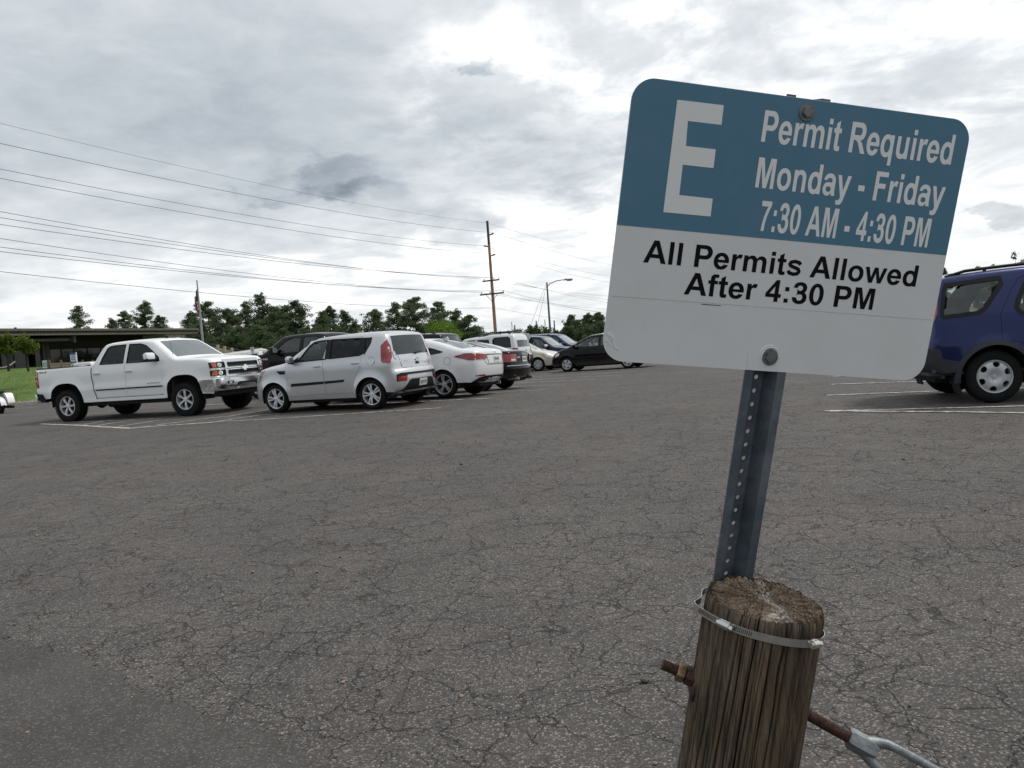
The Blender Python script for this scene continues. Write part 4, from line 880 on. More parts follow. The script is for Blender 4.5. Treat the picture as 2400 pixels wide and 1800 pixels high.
        wf = {'body': [], 'ws': [], 'rw': [], 'bed': []}
        (w0, w1), tg = sp['ws'], sp.get('tg', 0.95)
        for i in range(nS - 1):
            m = (sil[i] + sil[i + 1]) / 2
            kind = 'body'
            if w0 < m[0] < w1 and m[1] > sp['belt'][1][-1] - 0.1: kind = 'ws'
            q = sp.get('rw')
            if q and q[0] < m[0] < q[1] and q[2] < m[1] < q[3]: kind = 'rw'
            q = sp.get('bed')
            if q and q[0] < m[0] < q[1] and m[1] > q[2]: kind = 'bed'
            for j in range(nT - 1):
                tm = abs(tt[j] + tt[j + 1]) / 2
                wf[kind if tm < tg else 'body'].append((i * nT + j, i * nT + j + 1, (i + 1) * nT + j + 1, (i + 1) * nT + j))
        Wb_ = s.bow(Wv.reshape(-1, 3)); mb.add(Wb_, wf['body'])
        s.body = mb.build('body', s.paint, s.root, smooth=38, weld=0.004, recalc=True)
        off = np.repeat(nin, nT, 0); inn = lambda d: Wb_ + np.stack([off[:, 0], off[:, 0] * 0, off[:, 1]], 1) * d
        s.ws = MB().add(inn(0.004), wf['ws']).build('windshield', sp.get('wsmat', G_WS), s.root, smooth=180, recalc=True)
        if wf['rw']: s.rw = MB().add(inn(0.004), wf['rw']).build('rear_window', sp.get('rwmat', G_TINT), s.root, smooth=180, recalc=True)
        if wf['bed']: MB().add(inn(0.035), wf['bed']).build('bed_cover', M_BLK, s.root, smooth=180, recalc=True)
        # doors with a real gap round them, windows, black window frames
        s.doors = {}
        for g in (1, -1):
            fn = s.side(g)
            for i, d in enumerate(doors):
                dd = offset_loop(resample(d, 0.25), -0.004); mb = MB()
                plate(mb, dd, [w_[0] for w_ in wins if w_[1] == i], st, 0.0, -0.03, fn, 0.062)
                s.doors[(i, g)] = mb.build('door', s.paint, s.root, smooth=38, recalc=True)
            for (wp, di, gk) in wins:
                par = s.doors[(di, g)] if di is not None else s.root
                v2, f2, _l = cdt(offset_loop(wp, 0.004), (), 0.15, 0.12); MB().add(fn(v2, -0.010), f2).build('window', {'c': G_CLEAR, 't': G_TINT}[gk], par, smooth=180, recalc=True)
                tw = sp.get('trimw', 0.022)
                if tw:
                    mb = MB(); plate(mb, offset_loop(resample(wp, 0.1), tw), [offset_loop(resample(wp, 0.1), -0.008)], 0.3, 0.0035, -0.010, fn, 0.07); mb.build('window_frame', M_TRIM, par, smooth=40, recalc=True)
        # dark liner, floor, dashboard, seats
        mb = MB(); zin = np.maximum
        lo_ = np.array([p for p in outer]); v3, f3, _l = cdt(offset_loop(outer, -0.03), [w_[0] for w_ in wins], 0.2, 0.12)
        for g in (1, -1): mb.add(s.side(g)(v3, -0.055), f3)
        ms = (sil[:, 1] > sp['belt'][1][0]);
        x0, x1 = sp['cabin']; zb = np.interp((x0 + x1) / 2, *sp['belt']); yw = s.Wb - 0.09
        mb.box(((x0 + x1) / 2, 0, zs + 0.06), (x1 - x0 + 0.3, 2 * yw, 0.04))
        mb.box((x1 - 0.12, 0, zb - 0.12), (0.34, 2 * yw - 0.06, 0.22), None, 0.05); mb.box((x1 + 0.05, 0, (zs + zb) / 2 - 0.05), (0.04, 2 * yw, zb - zs - 0.16)); mb.box((x0 + 0.02, 0, (zs + zb) / 2 - 0.1), (0.04, 2 * yw, zb - zs - 0.2))
        roofF = [fc for k in ('body',) for fc in wf[k] if Wb_[fc[0], 2] > zb + 0.25]
        mb.add(inn(0.04), roofF)
        mb.build('interior', M_INT, s.root, recalc=False)
        xs_ = x0 + (x1 - x0) * 0.52; zseat = zs + 0.33
        rows = [(xs_, (-0.37, 0.37))] + ([(x0 + 0.38, (-0.40, 0.40))] if x1 - x0 > 1.9 else [])
        for (xq, yq) in rows:
            for y in yq:
                mb = MB(); mb.box((xq + 0.15, y, zseat - 0.06), (0.50, 0.50, 0.16), None, 0.05)
                mb.box((xq - 0.13, y, zseat + 0.26), (0.15, 0.48, 0.62), Matrix.Rotation(R(-12), 4, 'Y'), 0.06); mb.box((xq - 0.21, y, zseat + 0.66), (0.09, 0.26, 0.18), Matrix.Rotation(R(-8), 4, 'Y'), 0.04)
                mb.build('seat', M_INT, s.root, smooth=40)
        if sp.get('wheel_in', True):
            mb = MB(); c = np.array([xs_ + 0.52, 0.37, zb - 0.02]); mb.tube([c + 0.18 * np.array([0.35 * math.cos(a), math.sin(a), 0.93 * math.cos(a)]) for a in np.linspace(0, 2 * np.pi, 21)], 0.014, 8, False)
            mb.tube([c + np.array([0.0, -0.17, 0]), c + np.array([0.0, 0.17, 0])], 0.016, 6); mb.tube([c, c + np.array([0.25, 0, -0.12])], 0.03, 8); mb.build('steering_wheel', M_BLK, s.root, smooth=60)
        # underbody and wheel wells
        mb = MB(); ub = sp.get('ground', 0.22); xa, xb = ar[1], ar[0]
        mb.box(((xa[0] + xb[0]) / 2, 0, (ub + zs + 0.08) / 2), (xb[0] - xb[1] - xa[0] - xa[1] + 0.04, 2 * s.Wb - 0.22, zs + 0.08 - ub), None, 0.03)
        mb.box(((s.xf + s.xr) / 2, 0, (ub + 0.04 + zs + 0.2) / 2), (s.xf - s.xr - 0.42, 2 * s.Wb - 0.78, zs + 0.16 - ub), None, 0.03)
        for (xc, rx, rz, n_, zc) in s.arches:
            P = [(xc + (rx + .006) * np.sign(k) * abs(k) ** (2 / n_), zc + (rz + .006) * j ** (2 / n_)) for k, j in zip(np.cos(np.linspace(0, np.pi, 21)), np.sin(np.linspace(0, np.pi, 21)))]
            P = [(P[0][0], ub + 0.02)] + P + [(P[-1][0], ub + 0.02)]; n = len(P)
            for g in (1, -1):
                yo = s.W(np.array([p[0] for p in P]), np.array([p[1] for p in P]), False) - 0.012; yi = s.Wb - 0.40
                V = s.bow(np.array([(p[0], g * y, p[1]) for p, y in zip(P, yo)])).tolist() + [(p[0], g * yi, p[1]) for p in P] + [(xc, g * yi, zc)]
                mb.add(V, [(i, i + 1, n + i + 1, n + i) for i in range(n - 1)] + [(n + i, n + i + 1, 2 * n) for i in range(n - 1)])
        mb.build('underbody', M_UND, s.root)
        s.wheels()
    def wheels(s):
        R_, rr, w_, style, rimm = s.sp['wheel']; h = w_ / 2
        t = [(rr, h - 0.022), (rr + 0.006, h - 0.008), (rr + 0.35 * (R_ - rr), h + 0.006), (R_ - 0.035, h - 0.004), (R_ - 0.010, h - 0.022), (R_, h - 0.05)]
        mb = MB().lathe(t + [(a, -b) for a, b in t[::-1]], 44, 'y')
        if style.get('chunky'):
            for k in range(46):
                a = 2 * np.pi * k / 46; rot = Matrix.Rotation(-a, 4, 'Y')
                for sg in (1, -1): 
                    c = rot @ Vector((R_ - 0.014, sg * (h - 0.028), 0)); mb.box(c, (0.036, 0.052, 0.030), rot, 0)
        tyre = mb.build('tyre', M_RUB, None, smooth=35); 
        mb = MB(); mb.lathe([(rr + 0.004, h - 0.014), (rr - 0.002, h - 0.004), (rr - 0.012, h - 0.006), (rr - 0.020, h - 0.035), (rr - 0.032, -h + 0.03)], 44, 'y')
        dish = lambda q: h - 0.030 + style.get('dish', 0.012) * np.sin(np.pi * np.clip(q / rr, 0, 1)) - 0.018 * np.clip(1 - q / (0.4 * rr), 0, 1)
        r1 = rr - 0.010
        if 'holes' in style:
            n, ra, rb, wa, wb = style['holes']; H = []
            for k in range(n):
                a = 2 * np.pi * (k + 0.5) / n; e = np.array([np.cos(a), np.sin(a)]); q = np.array([-e[1], e[0]])
                H.append(chaikin([e * ra * rr - q * wa * rr, e * rb * rr - q * wb * rr, e * rb * rr + q * wb * rr, e * ra * rr + q * wa * rr], 2, True))
            a = np.linspace(0, 2 * np.pi, 49)[:-1]; circ = np.stack([r1 * np.cos(a), r1 * np.sin(a)], 1)
            plate(mb, circ, H, 0.035, 0.0, -0.03, lambda uv, off: np.stack([np.asarray(uv)[:, 0], dish(np.hypot(*np.asarray(uv).T)) + off, np.asarray(uv)[:, 1]], 1), 0.02)
            mb.lathe([(0.0, h - 0.016), (0.026, h - 0.018), (0.030, h - 0.030), (0.034, h - 0.030), (0.038, h - 0.020), (0.070, h - 0.026), (0.080, h - 0.045)], 24, 'y')
        else:
            n, wa, wb, pair = style['spokes']
            for k in range(n):
                for sg in ((1, -1) if pair else (0,)):
                    a = 2 * np.pi * k / n + np.pi / 2; e = np.array([np.cos(a), np.sin(a)]); q = np.array([-e[1], e[0]]); V = []
                    for qq in (0.04, 0.5 * r1, r1):
                        u = (qq - 0.04) / (r1 - 0.04); hw = wa + (wb - wa) * u; cx = e * qq + q * sg * (pair * (0.35 + 0.65 * u)) + q * style.get('swirl', 0) * u * u
                        for (o_, y_) in ((-hw, -0.028), (-hw, -0.006), (-hw * .6, 0.003), (hw * .6, 0.003), (hw, -0.006), (hw, -0.028)):
                            p = cx + q * o_; V.append((p[0], dish(qq) + y_, p[1]))
                    mb.add(V, [(i * 6 + j, i * 6 + j + 1, i * 6 + j + 7, i * 6 + j + 6) for i in range(2) for j in range(5)])
            mb.lathe([(0.0, h - 0.012), (0.030, h - 0.014), (0.034, h - 0.022), (0.062, h - 0.026), (0.072, h - 0.06)], 24, 'y')
        for k in range(style.get('lugs', 5)):
            a = 2 * np.pi * k / style.get('lugs', 5) + 0.3; mb.tube([(0.056 * np.cos(a), h - 0.04, 0.056 * np.sin(a)), (0.056 * np.cos(a), h - 0.012, 0.056 * np.sin(a))], 0.010, 8)
        rim = mb.build('rim', rimm, None, smooth=40, recalc=False)
        hub = MB().lathe([(0.0, h - 0.075), (rr * 0.62, h - 0.075), (rr * 0.62, h - 0.10), (rr - 0.03, h - 0.11), (rr - 0.03, -h + 0.02)], 28, 'y').build('wheel', M_UND, None, smooth=40)
        first = True
        yo = s.sp.get('track', s.Wb - 0.015 - h)
        for (xc, *_q) in s.arches:
            for g in (1, -1):
                if first: a, b, c = hub, tyre, rim; first = False
                else:
                    a, b, c = hub.copy(), tyre.copy(), rim.copy()
                    for o in (a, b, c): COL.objects.link(o)
                a.parent = s.root; b.parent = a; c.parent = a
                a.location = (xc, g * yo, R_); a.rotation_euler = (0, s.sp.get('spin', 0.3) + xc, 0 if g > 0 else math.pi)
    # trim shared by many cars
    def handles(s, spots, mat, L=0.17):
        for (x, z, di) in spots:
            for g in (1, -1):
                mb = MB(); c = s.side(g)(np.array([(x, z)]), 0.03)[0]; mb.box(c, (L, 0.024, 0.026), None, 0.008); mb.box(c - np.array([0, g * 0.018, 0]), (L * 0.9, 0.022, 0.016))
                mb.build('handle', mat, s.doors.get((di, g), s.root), smooth=40)
    def mirrors(s, x, z, mat, size=(0.16, 0.24, 0.17), two=False):
        for g in (1, -1):
            base = s.side(g)(np.array([(x, z)]), 0.0)[0]; mb = MB(); c = base + np.array([-0.02, g * (size[1] / 2 + 0.05), 0.04]); mb.cur = 0
            mb.box(c, size, Matrix.Rotation(g * 0.12, 4, 'Z'), 0.055); mb.cur = 1
            mb.tube([base + np.array([0.03, -g * 0.01, -0.03]), c + np.array([0.02, 0, -0.06])], 0.035, 8)
            if two: mb.box(c - np.array([0, 0, size[2] * 0.35]), (size[0] * 1.02, size[1] * 1.01, size[2] * 0.42), Matrix.Rotation(g * 0.12, 4, 'Z'), 0.03)
            mb.cur = 2; mb.box(c - np.array([size[0] / 2 + 0.001, 0, 0]), (0.004, size[1] * 0.8, size[2] * 0.72), Matrix.Rotation(g * 0.12, 4, 'Z'))
            mb.build('mirror', [mat, M_BLK, M_RIMD], s.root, smooth=40)
    def plate(s, which, y, z, text='', w_=0.30, h_=0.15, off=0.03):
        fn = s.end(which); o = s.part('number_plate', M_PLATE, [([(y - w_ / 2, z - h_ / 2), (y + w_ / 2, z - h_ / 2), (y + w_ / 2, z + h_ / 2), (y - w_ / 2, z + h_ / 2)], (), off, off - 0.02)], fn)
        if text:
            fl = -1 if which == 'rear' else 1
            f2 = lambda uv, o_: fn(np.stack([y + fl * np.asarray(uv)[:, 0] * 1.0, np.asarray(uv)[:, 1]], 1), o_)
            mb = MB(); letters(mb, text, -w_ * 0.42, w_ * 0.42, z - h_ * 0.22, h_ * 0.45, f2, off + 0.002); mb.build('plate_lettering', M_INK, o)
        return o
    def rails(s, x0, x1, y, mat, h_=0.06, r_=0.016, bars=()):
        fn = s.top()
        for g in (1, -1):
            P = [fn(np.array([(x, g * y)]), h_ if 0 < i < 8 else 0.0)[0] for i, x in enumerate(np.linspace(x0, x1, 9))]; mb = MB(); mb.tube(P, r_, 8)
            for k in (2, 6): mb.tube([P[k] - np.array([0, 0, h_]), P[k]], r_, 6)
            mb.build('roof_rail', mat, s.root, smooth=50)
        for x in bars:
            mb = MB(); mb.tube([fn(np.array([(x, -y)]), h_ + 0.02)[0], fn(np.array([(x, y)]), h_ + 0.02)[0]], r_ * 1.2, 8); mb.build('roof_bar', mat, s.root, smooth=50)
    def place(s, P, head, anchor):
        """P: ground point of the local anchor (x, y); head: heading of the nose in the XY plane"""
        c, n_ = math.cos(head), math.sin(head); l = np.array([c * anchor[0] - n_ * anchor[1], n_ * anchor[0] + c * anchor[1]])
        o = np.array(P[:2]) - l; z0 = terrain(*o)
        e = 0.5; gx = 0.0; gy = (terrain(o[0], o[1] + e) - terrain(o[0], o[1] - e)) / (2 * e)
        up = Vector((-gx, -gy, 1)).normalized(); fwd = Vector((c, n_, 0)); fwd = (fwd - up * fwd.dot(up)).normalized(); lf = up.cross(fwd)
        s.root.matrix_world = Matrix(((fwd.x, lf.x, up.x, o[0]), (fwd.y, lf.y, up.y, o[1]), (fwd.z, lf.z, up.z, z0), (0, 0, 0, 1)))
        return s
def rect(a, b, c, d): return [(a, b), (c, b), (c, d), (a, d)]
def strip_poly(pts, w_):
    pts = np.array(pts, float); n = len(pts); L, Rr = [], []
    for i in range(n):
        t = pts[min(i + 1, n - 1)] - pts[max(i - 1, 0)]; t /= np.linalg.norm(t); q = np.array([-t[1], t[0]]) * w_ / 2; L.append(pts[i] - q); Rr.append(pts[i] + q)
    return np.array(L + Rr[::-1])
def arch(xc, r, z=None, rz=None, n=2.0): return (xc, r, rz or r, n, z)

W_PAIR6 = dict(spokes=(6, 0.012, 0.014, 0.020), lugs=6, dish=0.012)
W_PAIR5 = dict(spokes=(5, 0.016, 0.020, 0.036), lugs=5, dish=0.016)
W_TEN = dict(spokes=(5, 0.010, 0.012, 0.030), lugs=5, dish=0.016, swirl=0.03)
W_FIVE = dict(holes=(5, 0.44, 0.86, 0.10, 0.20), lugs=5, dish=0.018)
W_STEEL = dict(holes=(6, 0.58, 0.885, 0.15, 0.235), lugs=5, dish=0.030)
W_CAP6 = dict(holes=(6, 0.50, 0.84, 0.09, 0.16), lugs=5, dish=0.022)

P_WHITE = paint('white_paint', (0.80, 0.81, 0.81), 0, 0.35); P_SILV = paint('silver_paint', (0.60, 0.61, 0.625), 0.65, 0.34, 0.5); P_BLACK = paint('black_paint', (0.004, 0.004, 0.005), 0, 0.14, 0.15)
P_BLUE = paint('deep_blue_paint', (0.006, 0.013, 0.078), 0.5, 0.25, 0.6); P_NAVY = paint('navy_paint', (0.008, 0.014, 0.045), 0.2, 0.25, 0.3); P_BEIGE = paint('beige_paint', (0.60, 0.56, 0.48), 0.2, 0.4)
P_DGREY = paint('dark_grey_paint', (0.016, 0.018, 0.022), 0.2, 0.25, 0.3); P_PEARL = paint('pearl_white_paint', (0.72, 0.73, 0.74), 0.1, 0.35); P_SWHITE = paint('silver_white_paint', (0.62, 0.64, 0.66), 0.2, 0.38)

# ---- crew cab pickups
def pickup(name, label, pm, big=True, wm=None):
    sp = dict(W=1.005, sill=0.47, ground=0.36, r=0.075, crease=[(1.22, 0.016), (0.82, 0.020)], belt=([-3, 3], [1.365, 1.365]), tum=0.30, sh=0.36, shin=0.02, flare=0.03, cabin=(-0.75, 1.35), ws=(0.94, 1.54), tg=0.94,
      prof=[(-2.84, 0.60), (-2.88, 0.70), (-2.90, 1.34), (-2.87, 1.395), (-2.0, 1.405), (-1.06, 1.412), (-0.97, 1.42), (-0.90, 1.47), (-0.70, 1.84), (-0.58, 1.90), (-0.2, 1.925), (0.4, 1.93), (0.78, 1.905), (0.92, 1.865), (1.55, 1.415), (1.66, 1.390), (2.2, 1.375), (2.58, 1.340), (2.69, 1.27), (2.73, 1.14), (2.74, 0.80), (2.74, 0.62), (2.68, 0.50)],
      arches=[arch(1.82, 0.52, 0.40, 0.60, 2.9), arch(-1.82, 0.53, 0.40, 0.58, 2.7)], wheel=(0.405, 0.245, 0.28, dict(W_PAIR6, chunky=big), M_RIM), track=0.90, bed=(-2.84, -1.0, 1.36), pf=(0.7, 0.05), pr=(0.5, 0.02), bf=(0.08, 0.5), br=(0.04, 0.3),
      windows=[([(-0.70, 1.392), (-0.64, 1.56), (-0.53, 1.78), (-0.44, 1.822), (-0.30, 1.832), (0.03, 1.835), (0.03, 1.385)], 0, 't' if big else 'c'), ([(0.14, 1.382), (0.14, 1.836), (0.48, 1.825), (0.66, 1.775), (0.88, 1.63), (1.10, 1.46), (1.13, 1.375)], 1, 't' if big else 'c')],
      doors=[[(-0.88, 0.57), (-0.90, 1.0), (-0.885, 1.36), (-0.76, 1.57), (-0.60, 1.83), (-0.48, 1.868), (-0.2, 1.878), (0.08, 1.88), (0.08, 0.57)], [(0.095, 0.57), (0.095, 1.88), (0.5, 1.868), (0.72, 1.81), (0.95, 1.645), (1.19, 1.465), (1.225, 1.37), (1.21, 0.9), (1.19, 0.57)]], trimw=0.012)
    c = Car(name, label, 'pickup truck', pm, sp)
    f = c.end('front'); r = c.end('rear')
    c.both('bed_rail', M_BLK, [([(-2.84, 1.372), (-1.0, 1.385), (-1.0, 1.412), (-2.84, 1.402)], (), 0.008, -0.02)])
    c.both('cab_gap', M_UND, [(strip_poly([(-0.965, 1.39), (-0.965, 1.1), (-0.935, 0.8), (-0.89, 0.6), (-0.875, 0.475)], 0.026), (), 0.003, -0.02)])
    for sgn in (1, -1):
        c.part('moulding', M_TRIM, [(rect(-0.86, 0.745, 0.07, 0.775), (), 0.016, -0.005)], c.side(sgn), c.doors[(0, sgn)]); c.part('moulding', M_TRIM, [(rect(0.10, 0.748, 1.18, 0.778), (), 0.016, -0.005)], c.side(sgn), c.doors[(1, sgn)])
        c.part('rocker_gap', M_TRIM, [(rect(-0.90, 0.545, 1.20, 0.556), (), 0.004, -0.02)], c.side(sgn)); c.part('rocker', P_DGREY if pm is not P_WHITE else P_WHITE, [(rect(-1.24, 0.465, 1.24, 0.53), (), 0.012, -0.03)], c.side(sgn))
        c.part('tail_light', M_RED, [([(-2.865, 0.92), (-2.74, 0.90), (-2.735, 1.30), (-2.84, 1.345), (-2.88, 1.32)], (), 0.012, -0.02)], c.side(sgn))
        c.part('tail_light', M_RED, [(rect(min(sgn * 0.86, sgn * 0.99), 0.92, max(sgn * 0.86, sgn * 0.99), 1.33), (), 0.012, -0.02)], r)
        # stacked headlights
        for z0, z1 in ((1.105, 1.235), (0.915, 1.045)):
            a, b = sorted((sgn * 0.665, sgn * 0.995)); hl = c.part('headlight', M_BLK, [(rect(a, z0, b, z1), (), 0.020, -0.02)], f)
            a2, b2 = sorted((sgn * 0.880, sgn * 0.98)); c.part('amber_lens', M_AMB, [(rect(a2, z0 + .012, b2, z1 - .012), (), 0.028, 0.0)], f, hl)
            el = _el(sgn * 0.79, (z0 + z1) / 2, 0.062, 0.052, 20, 2.0); c.part('lamp', M_LAMP, [(el, (), 0.030, 0.0), ], f, hl, step=0.03); c.part('lamp_ring', M_RIMD, [(_el(sgn * 0.79, (z0 + z1) / 2, 0.038, 0.032, 16, 2.0), (), 0.034, 0.0)], f, hl)
        a, b = sorted((sgn * 0.665, sgn * 0.99)); [c.part('headlight_trim', M_CHR, [it], f) for it in ((rect(a, 1.055, b, 1.080), (), 0.026, -0.01), (rect(a, 1.240, b, 1.256), (), 0.022, -0.01), (rect(a, 0.890, b, 0.908), (), 0.022, -0.01))]
        c.part('bumper_end', M_CHR, [([(2.37, 0.58), (2.72, 0.55), (2.72, 0.84), (2.33, 0.84)], (), 0.055, -0.03)], c.side(sgn))
        c.part('bumper_end', M_BLK, [([(-2.86, 0.60), (-2.50, 0.52), (-2.62, 0.74), (-2.86, 0.76)], (), 0.05, -0.03)], c.side(sgn))
        a, b = sorted((sgn * 0.50, sgn * 0.74)); fg = c.part('fog_light', M_CHR, [(rrect(a, 0.685, b, 0.785, 0.02, 4), (), 0.125, 0.05)], f); c.part('fog_lens', M_BLK, [(rrect(a + 0.02, 0.70, b - 0.02, 0.772, 0.02, 4), (), 0.129, 0.05)], f, fg); c.part('lamp', M_LAMP, [(_el((a + b) / 2, 0.736, 0.05, 0.030, 14, 2.), (), 0.133, 0.05)], f, fg)
    gr = c.part('grille', M_CHR, [(rrect(-0.655, 0.885, 0.655, 1.300, 0.03, 4), [rrect(-0.59, 1.105, 0.59, 1.225, 0.02, 3), rrect(-0.59, 0.925, 0.59, 1.04, 0.02, 3)], 0.055, -0.02)], f)
    mb = MB()
    for z0, z1 in ((0.92, 1.05), (1.09, 1.23)): plate(mb, np.array(rect(-0.60, z0, 0.60, z1)), [], 0.09, 0.020, 0.0, f)
    mb.cur = 1
    for z in (0.94, 1.028, 1.12, 1.212):
        for k in range(13): mb.add(f(np.array([(-0.54 + 0.09 * k + dx, z + dz) for dx, dz in ((-.008, -.008), (.008, -.008), (.008, .008), (-.008, .008))]), 0.024), [(0, 1, 2, 3)])
    mb.build('studded_mesh', [pmat('grille_mesh', (0.006, 0.006, 0.006), 0.6, spec=0.2, bump=1.0, bscale=90), M_RIM], gr)
    c.part('grille_bar', M_TRIM, [(rect(-0.63, 1.062, 0.63, 1.078), (), 0.059, 0.0)], f, gr)
    mb = MB(); bt = [(-0.11, -0.028), (-0.045, -0.028), (-0.045, -0.06), (0.045, -0.06), (0.045, -0.028), (0.11, -0.028), (0.11, 0.028), (0.045, 0.028), (0.045, 0.06), (-0.045, 0.06), (-0.045, 0.028), (-0.11, 0.028)]
    if big:
        c.part('emblem', M_CHR, [([(x * 1.12 + y * 0.25, 1.07 + y * 1.15) for x, y in bt], (), 0.072, 0.03)], f, gr); c.part('emblem_face', P_WHITE, [([(x * 0.86 + y * 0.25, 1.07 + y * 0.82) for x, y in bt], (), 0.076, 0.03)], f, gr)
    c.part('front_bumper', M_CHR, [(rrect(-0.97, 0.56, 0.97, 0.845, 0.03, 4), (), 0.11, -0.02)], f)
    c.part('bumper_intake', M_BLK, [([(-0.34, 0.625), (0.34, 0.625), (0.40, 0.70), (0.34, 0.735), (-0.34, 0.735), (-0.40, 0.70)], (), 0.116, 0.05)], f)
    c.part('skid_plate', M_CHR, [([(-0.36, 0.575), (0.36, 0.575), (0.30, 0.655), (0.22, 0.685), (-0.22, 0.685), (-0.30, 0.655)], (), 0.122, 0.05)], f)
    c.part('air_dam', M_BLK, [(rect(-0.93, 0.44, 0.93, 0.56), (), 0.03, -0.05)], f)
    c.part('rear_bumper', M_CHR, [(rrect(-0.97, 0.52, 0.97, 0.74, 0.03, 4), (), 0.12, -0.02)], r); c.plate('rear', 0, 0.66, '', off=0.13)
    c.part('tailgate_handle', M_BLK, [(rect(-0.13, 1.18, 0.13, 1.26), (), 0.015, -0.01)], r)
    c.handles([(-0.78, 1.175, 0), (0.22, 1.18, 1)], M_CHR if big else P_DGREY, 0.20)
    c.mirrors(1.02, 1.44, pm, (0.15, 0.27, 0.21), True)
    mb = MB(); mb.tube([(1.48, -0.86, 1.36), (1.40, -0.87, 1.80)], 0.004, 5); mb.build('antenna', M_BLK, c.root)
    mb = MB(); mb.lathe([(0.0, 0.055), (0.035, 0.05), (0.045, 0.0)], 12, c=(0.55, 0, 1.955)); mb.build('roof_antenna', M_BLK, c.root, smooth=60)
    mb = MB(); mb.box((-1.36, 0, 1.42), (0.56, 1.78, 0.12), None, 0.03); mb.build('tool_box', P_WHITE if big else M_BLK, c.root, smooth=40)
    for y in (-0.45, 0.45):
        mb = MB(); mb.tube([(-1.65, y, 0.40), (1.75, y, 0.44)], 0.06, 8); mb.build('frame_rail', M_UND, c.root, smooth=60)
    mb = MB(); mb.tube([(-1.82, -0.80, 0.40), (-1.82, 0.80, 0.40)], 0.055, 10); mb.lathe([(0, -0.13), (0.13, -0.08), (0.16, 0), (0.13, 0.08), (0, 0.13)], 14, 'y', (-1.82, 0.05, 0.40)); mb.build('rear_axle', M_UND, c.root, smooth=60)
    mb = MB(); mb.tube([(-0.9, -0.55, 0.42), (-0.25, -0.55, 0.40)], 0.13, 12); mb.build('exhaust', M_UND, c.root, smooth=60)
    return c
T = pickup('pickup_truck', 'white crew cab pickup with chrome grille and studded black mesh', P_WHITE)
g = T.side(-1)
def side_text(c, sg, text, x0, x1, z, cap, mat, par, off=0.004, slant=0.0, nm='badge'):
    fn = c.side(sg)
    f2 = lambda uv, o: fn(np.stack([np.asarray(uv)[:, 0] + slant * (np.asarray(uv)[:, 1] - z), np.asarray(uv)[:, 1]], 1), o) if sg < 0 else fn(np.stack([x0 + x1 - np.asarray(uv)[:, 0] - slant * (np.asarray(uv)[:, 1] - z), np.asarray(uv)[:, 1]], 1), o)
    mb = MB(); letters(mb, text, x0, x1, z, cap, f2, off); return mb.build(nm, mat, par)
for sg in (1, -1):
    side_text(T, sg, 'SILVERADO', 0.72, 1.13, 0.835, 0.032, M_TRIM, T.doors[(1, sg)])
    side_text(T, sg, '4x4', -2.72, -2.44, 1.27, 0.055, pmat('decal_maroon', (0.10, 0.02, 0.02), 0.5), T.root, slant=0.5, nm='decal')
pF, pR = gp(434, 975.7), gp(166, 988.7)
hd = math.atan2(*(pF - pR)[1::-1]); T.place((pF + pR) / 2, hd, (0, -(0.90 + 0.12)))

D = pickup('pickup_truck', 'black crew cab pickup parked behind the silver hatchback', P_BLACK, False)
for sg in (1, -1): side_text(D, sg, 'TRD PRO', 1.35, 1.72, 1.20, 0.05, M_RIM, D.root)
D.place(at(640, 820, 24.0), R(157), (1.02, 1.1))

# ---- silver boxy hatchback
SPEC = dict(W=0.885, sill=0.27, ground=0.2, r=0.085, belt=([-2, -1.2, 0.6, 2], [1.19, 1.15, 1.09, 1.05]), tum=0.20, sh=0.42, shin=0.03, flare=0.035, cabin=(-1.75, 0.85), ws=(0.22, 0.92), rw=(-1.9, -1.6, 1.11, 1.52), tg=0.93, pf=(0.85, 0.13), pr=(0.6, 0.07), bf=(0.30, 0.5), br=(0.13, 0.35),
  prof=[(-1.90, 0.34), (-1.985, 0.42), (-2.005, 0.62), (-1.98, 0.77), (-1.90, 0.82), (-1.885, 1.00), (-1.83, 1.10), (-1.70, 1.53), (-1.60, 1.59), (-1.3, 1.615), (-0.7, 1.62), (0.0, 1.60), (0.20, 1.565), (0.93, 1.12), (1.02, 1.09), (1.45, 1.035), (1.75, 0.95), (1.95, 0.82), (2.06, 0.66), (2.10, 0.48), (2.08, 0.33), (1.98, 0.24)],
  crease=[(0.98, 0.020)], arches=[arch(1.275, 0.385, 0.31), arch(-1.275, 0.385, 0.31)], wheel=(0.325, 0.225, 0.205, W_PAIR5, M_RIM), trimw=0.02, rwmat=gl_mat('rear_glass', (0.12, 0.13, 0.13), 0.10),
  windows=[([(0.60, 1.115), (0.50, 1.20), (0.22, 1.50), (-0.04, 1.525), (-0.195, 1.525), (-0.15, 1.135)], 0), ([(-0.27, 1.14), (-0.31, 1.527), (-1.05, 1.51), (-1.035, 1.165)], 1, 't'), ([(-1.155, 1.50), (-1.325, 1.497), (-1.305, 1.40), (-1.18, 1.21)], None, 't')],
  doors=[[(0.90, 0.40), (0.92, 1.07), (0.80, 1.095), (0.60, 1.21), (0.28, 1.545), (-0.05, 1.572), (-0.235, 1.572), (-0.085, 1.12), (-0.11, 0.37), (0.85, 0.35)], [(-0.10, 1.12), (-0.245, 1.572), (-1.10, 1.556), (-1.095, 1.16), (-1.06, 0.92), (-0.93, 0.72), (-0.84, 0.52), (-0.815, 0.38), (-0.125, 0.37)]])
K = Car('hatchback', 'silver boxy hatchback with tall red corner tail lights', 'car', P_SILV, SPEC)
r, f = K.end('rear'), K.end('front')
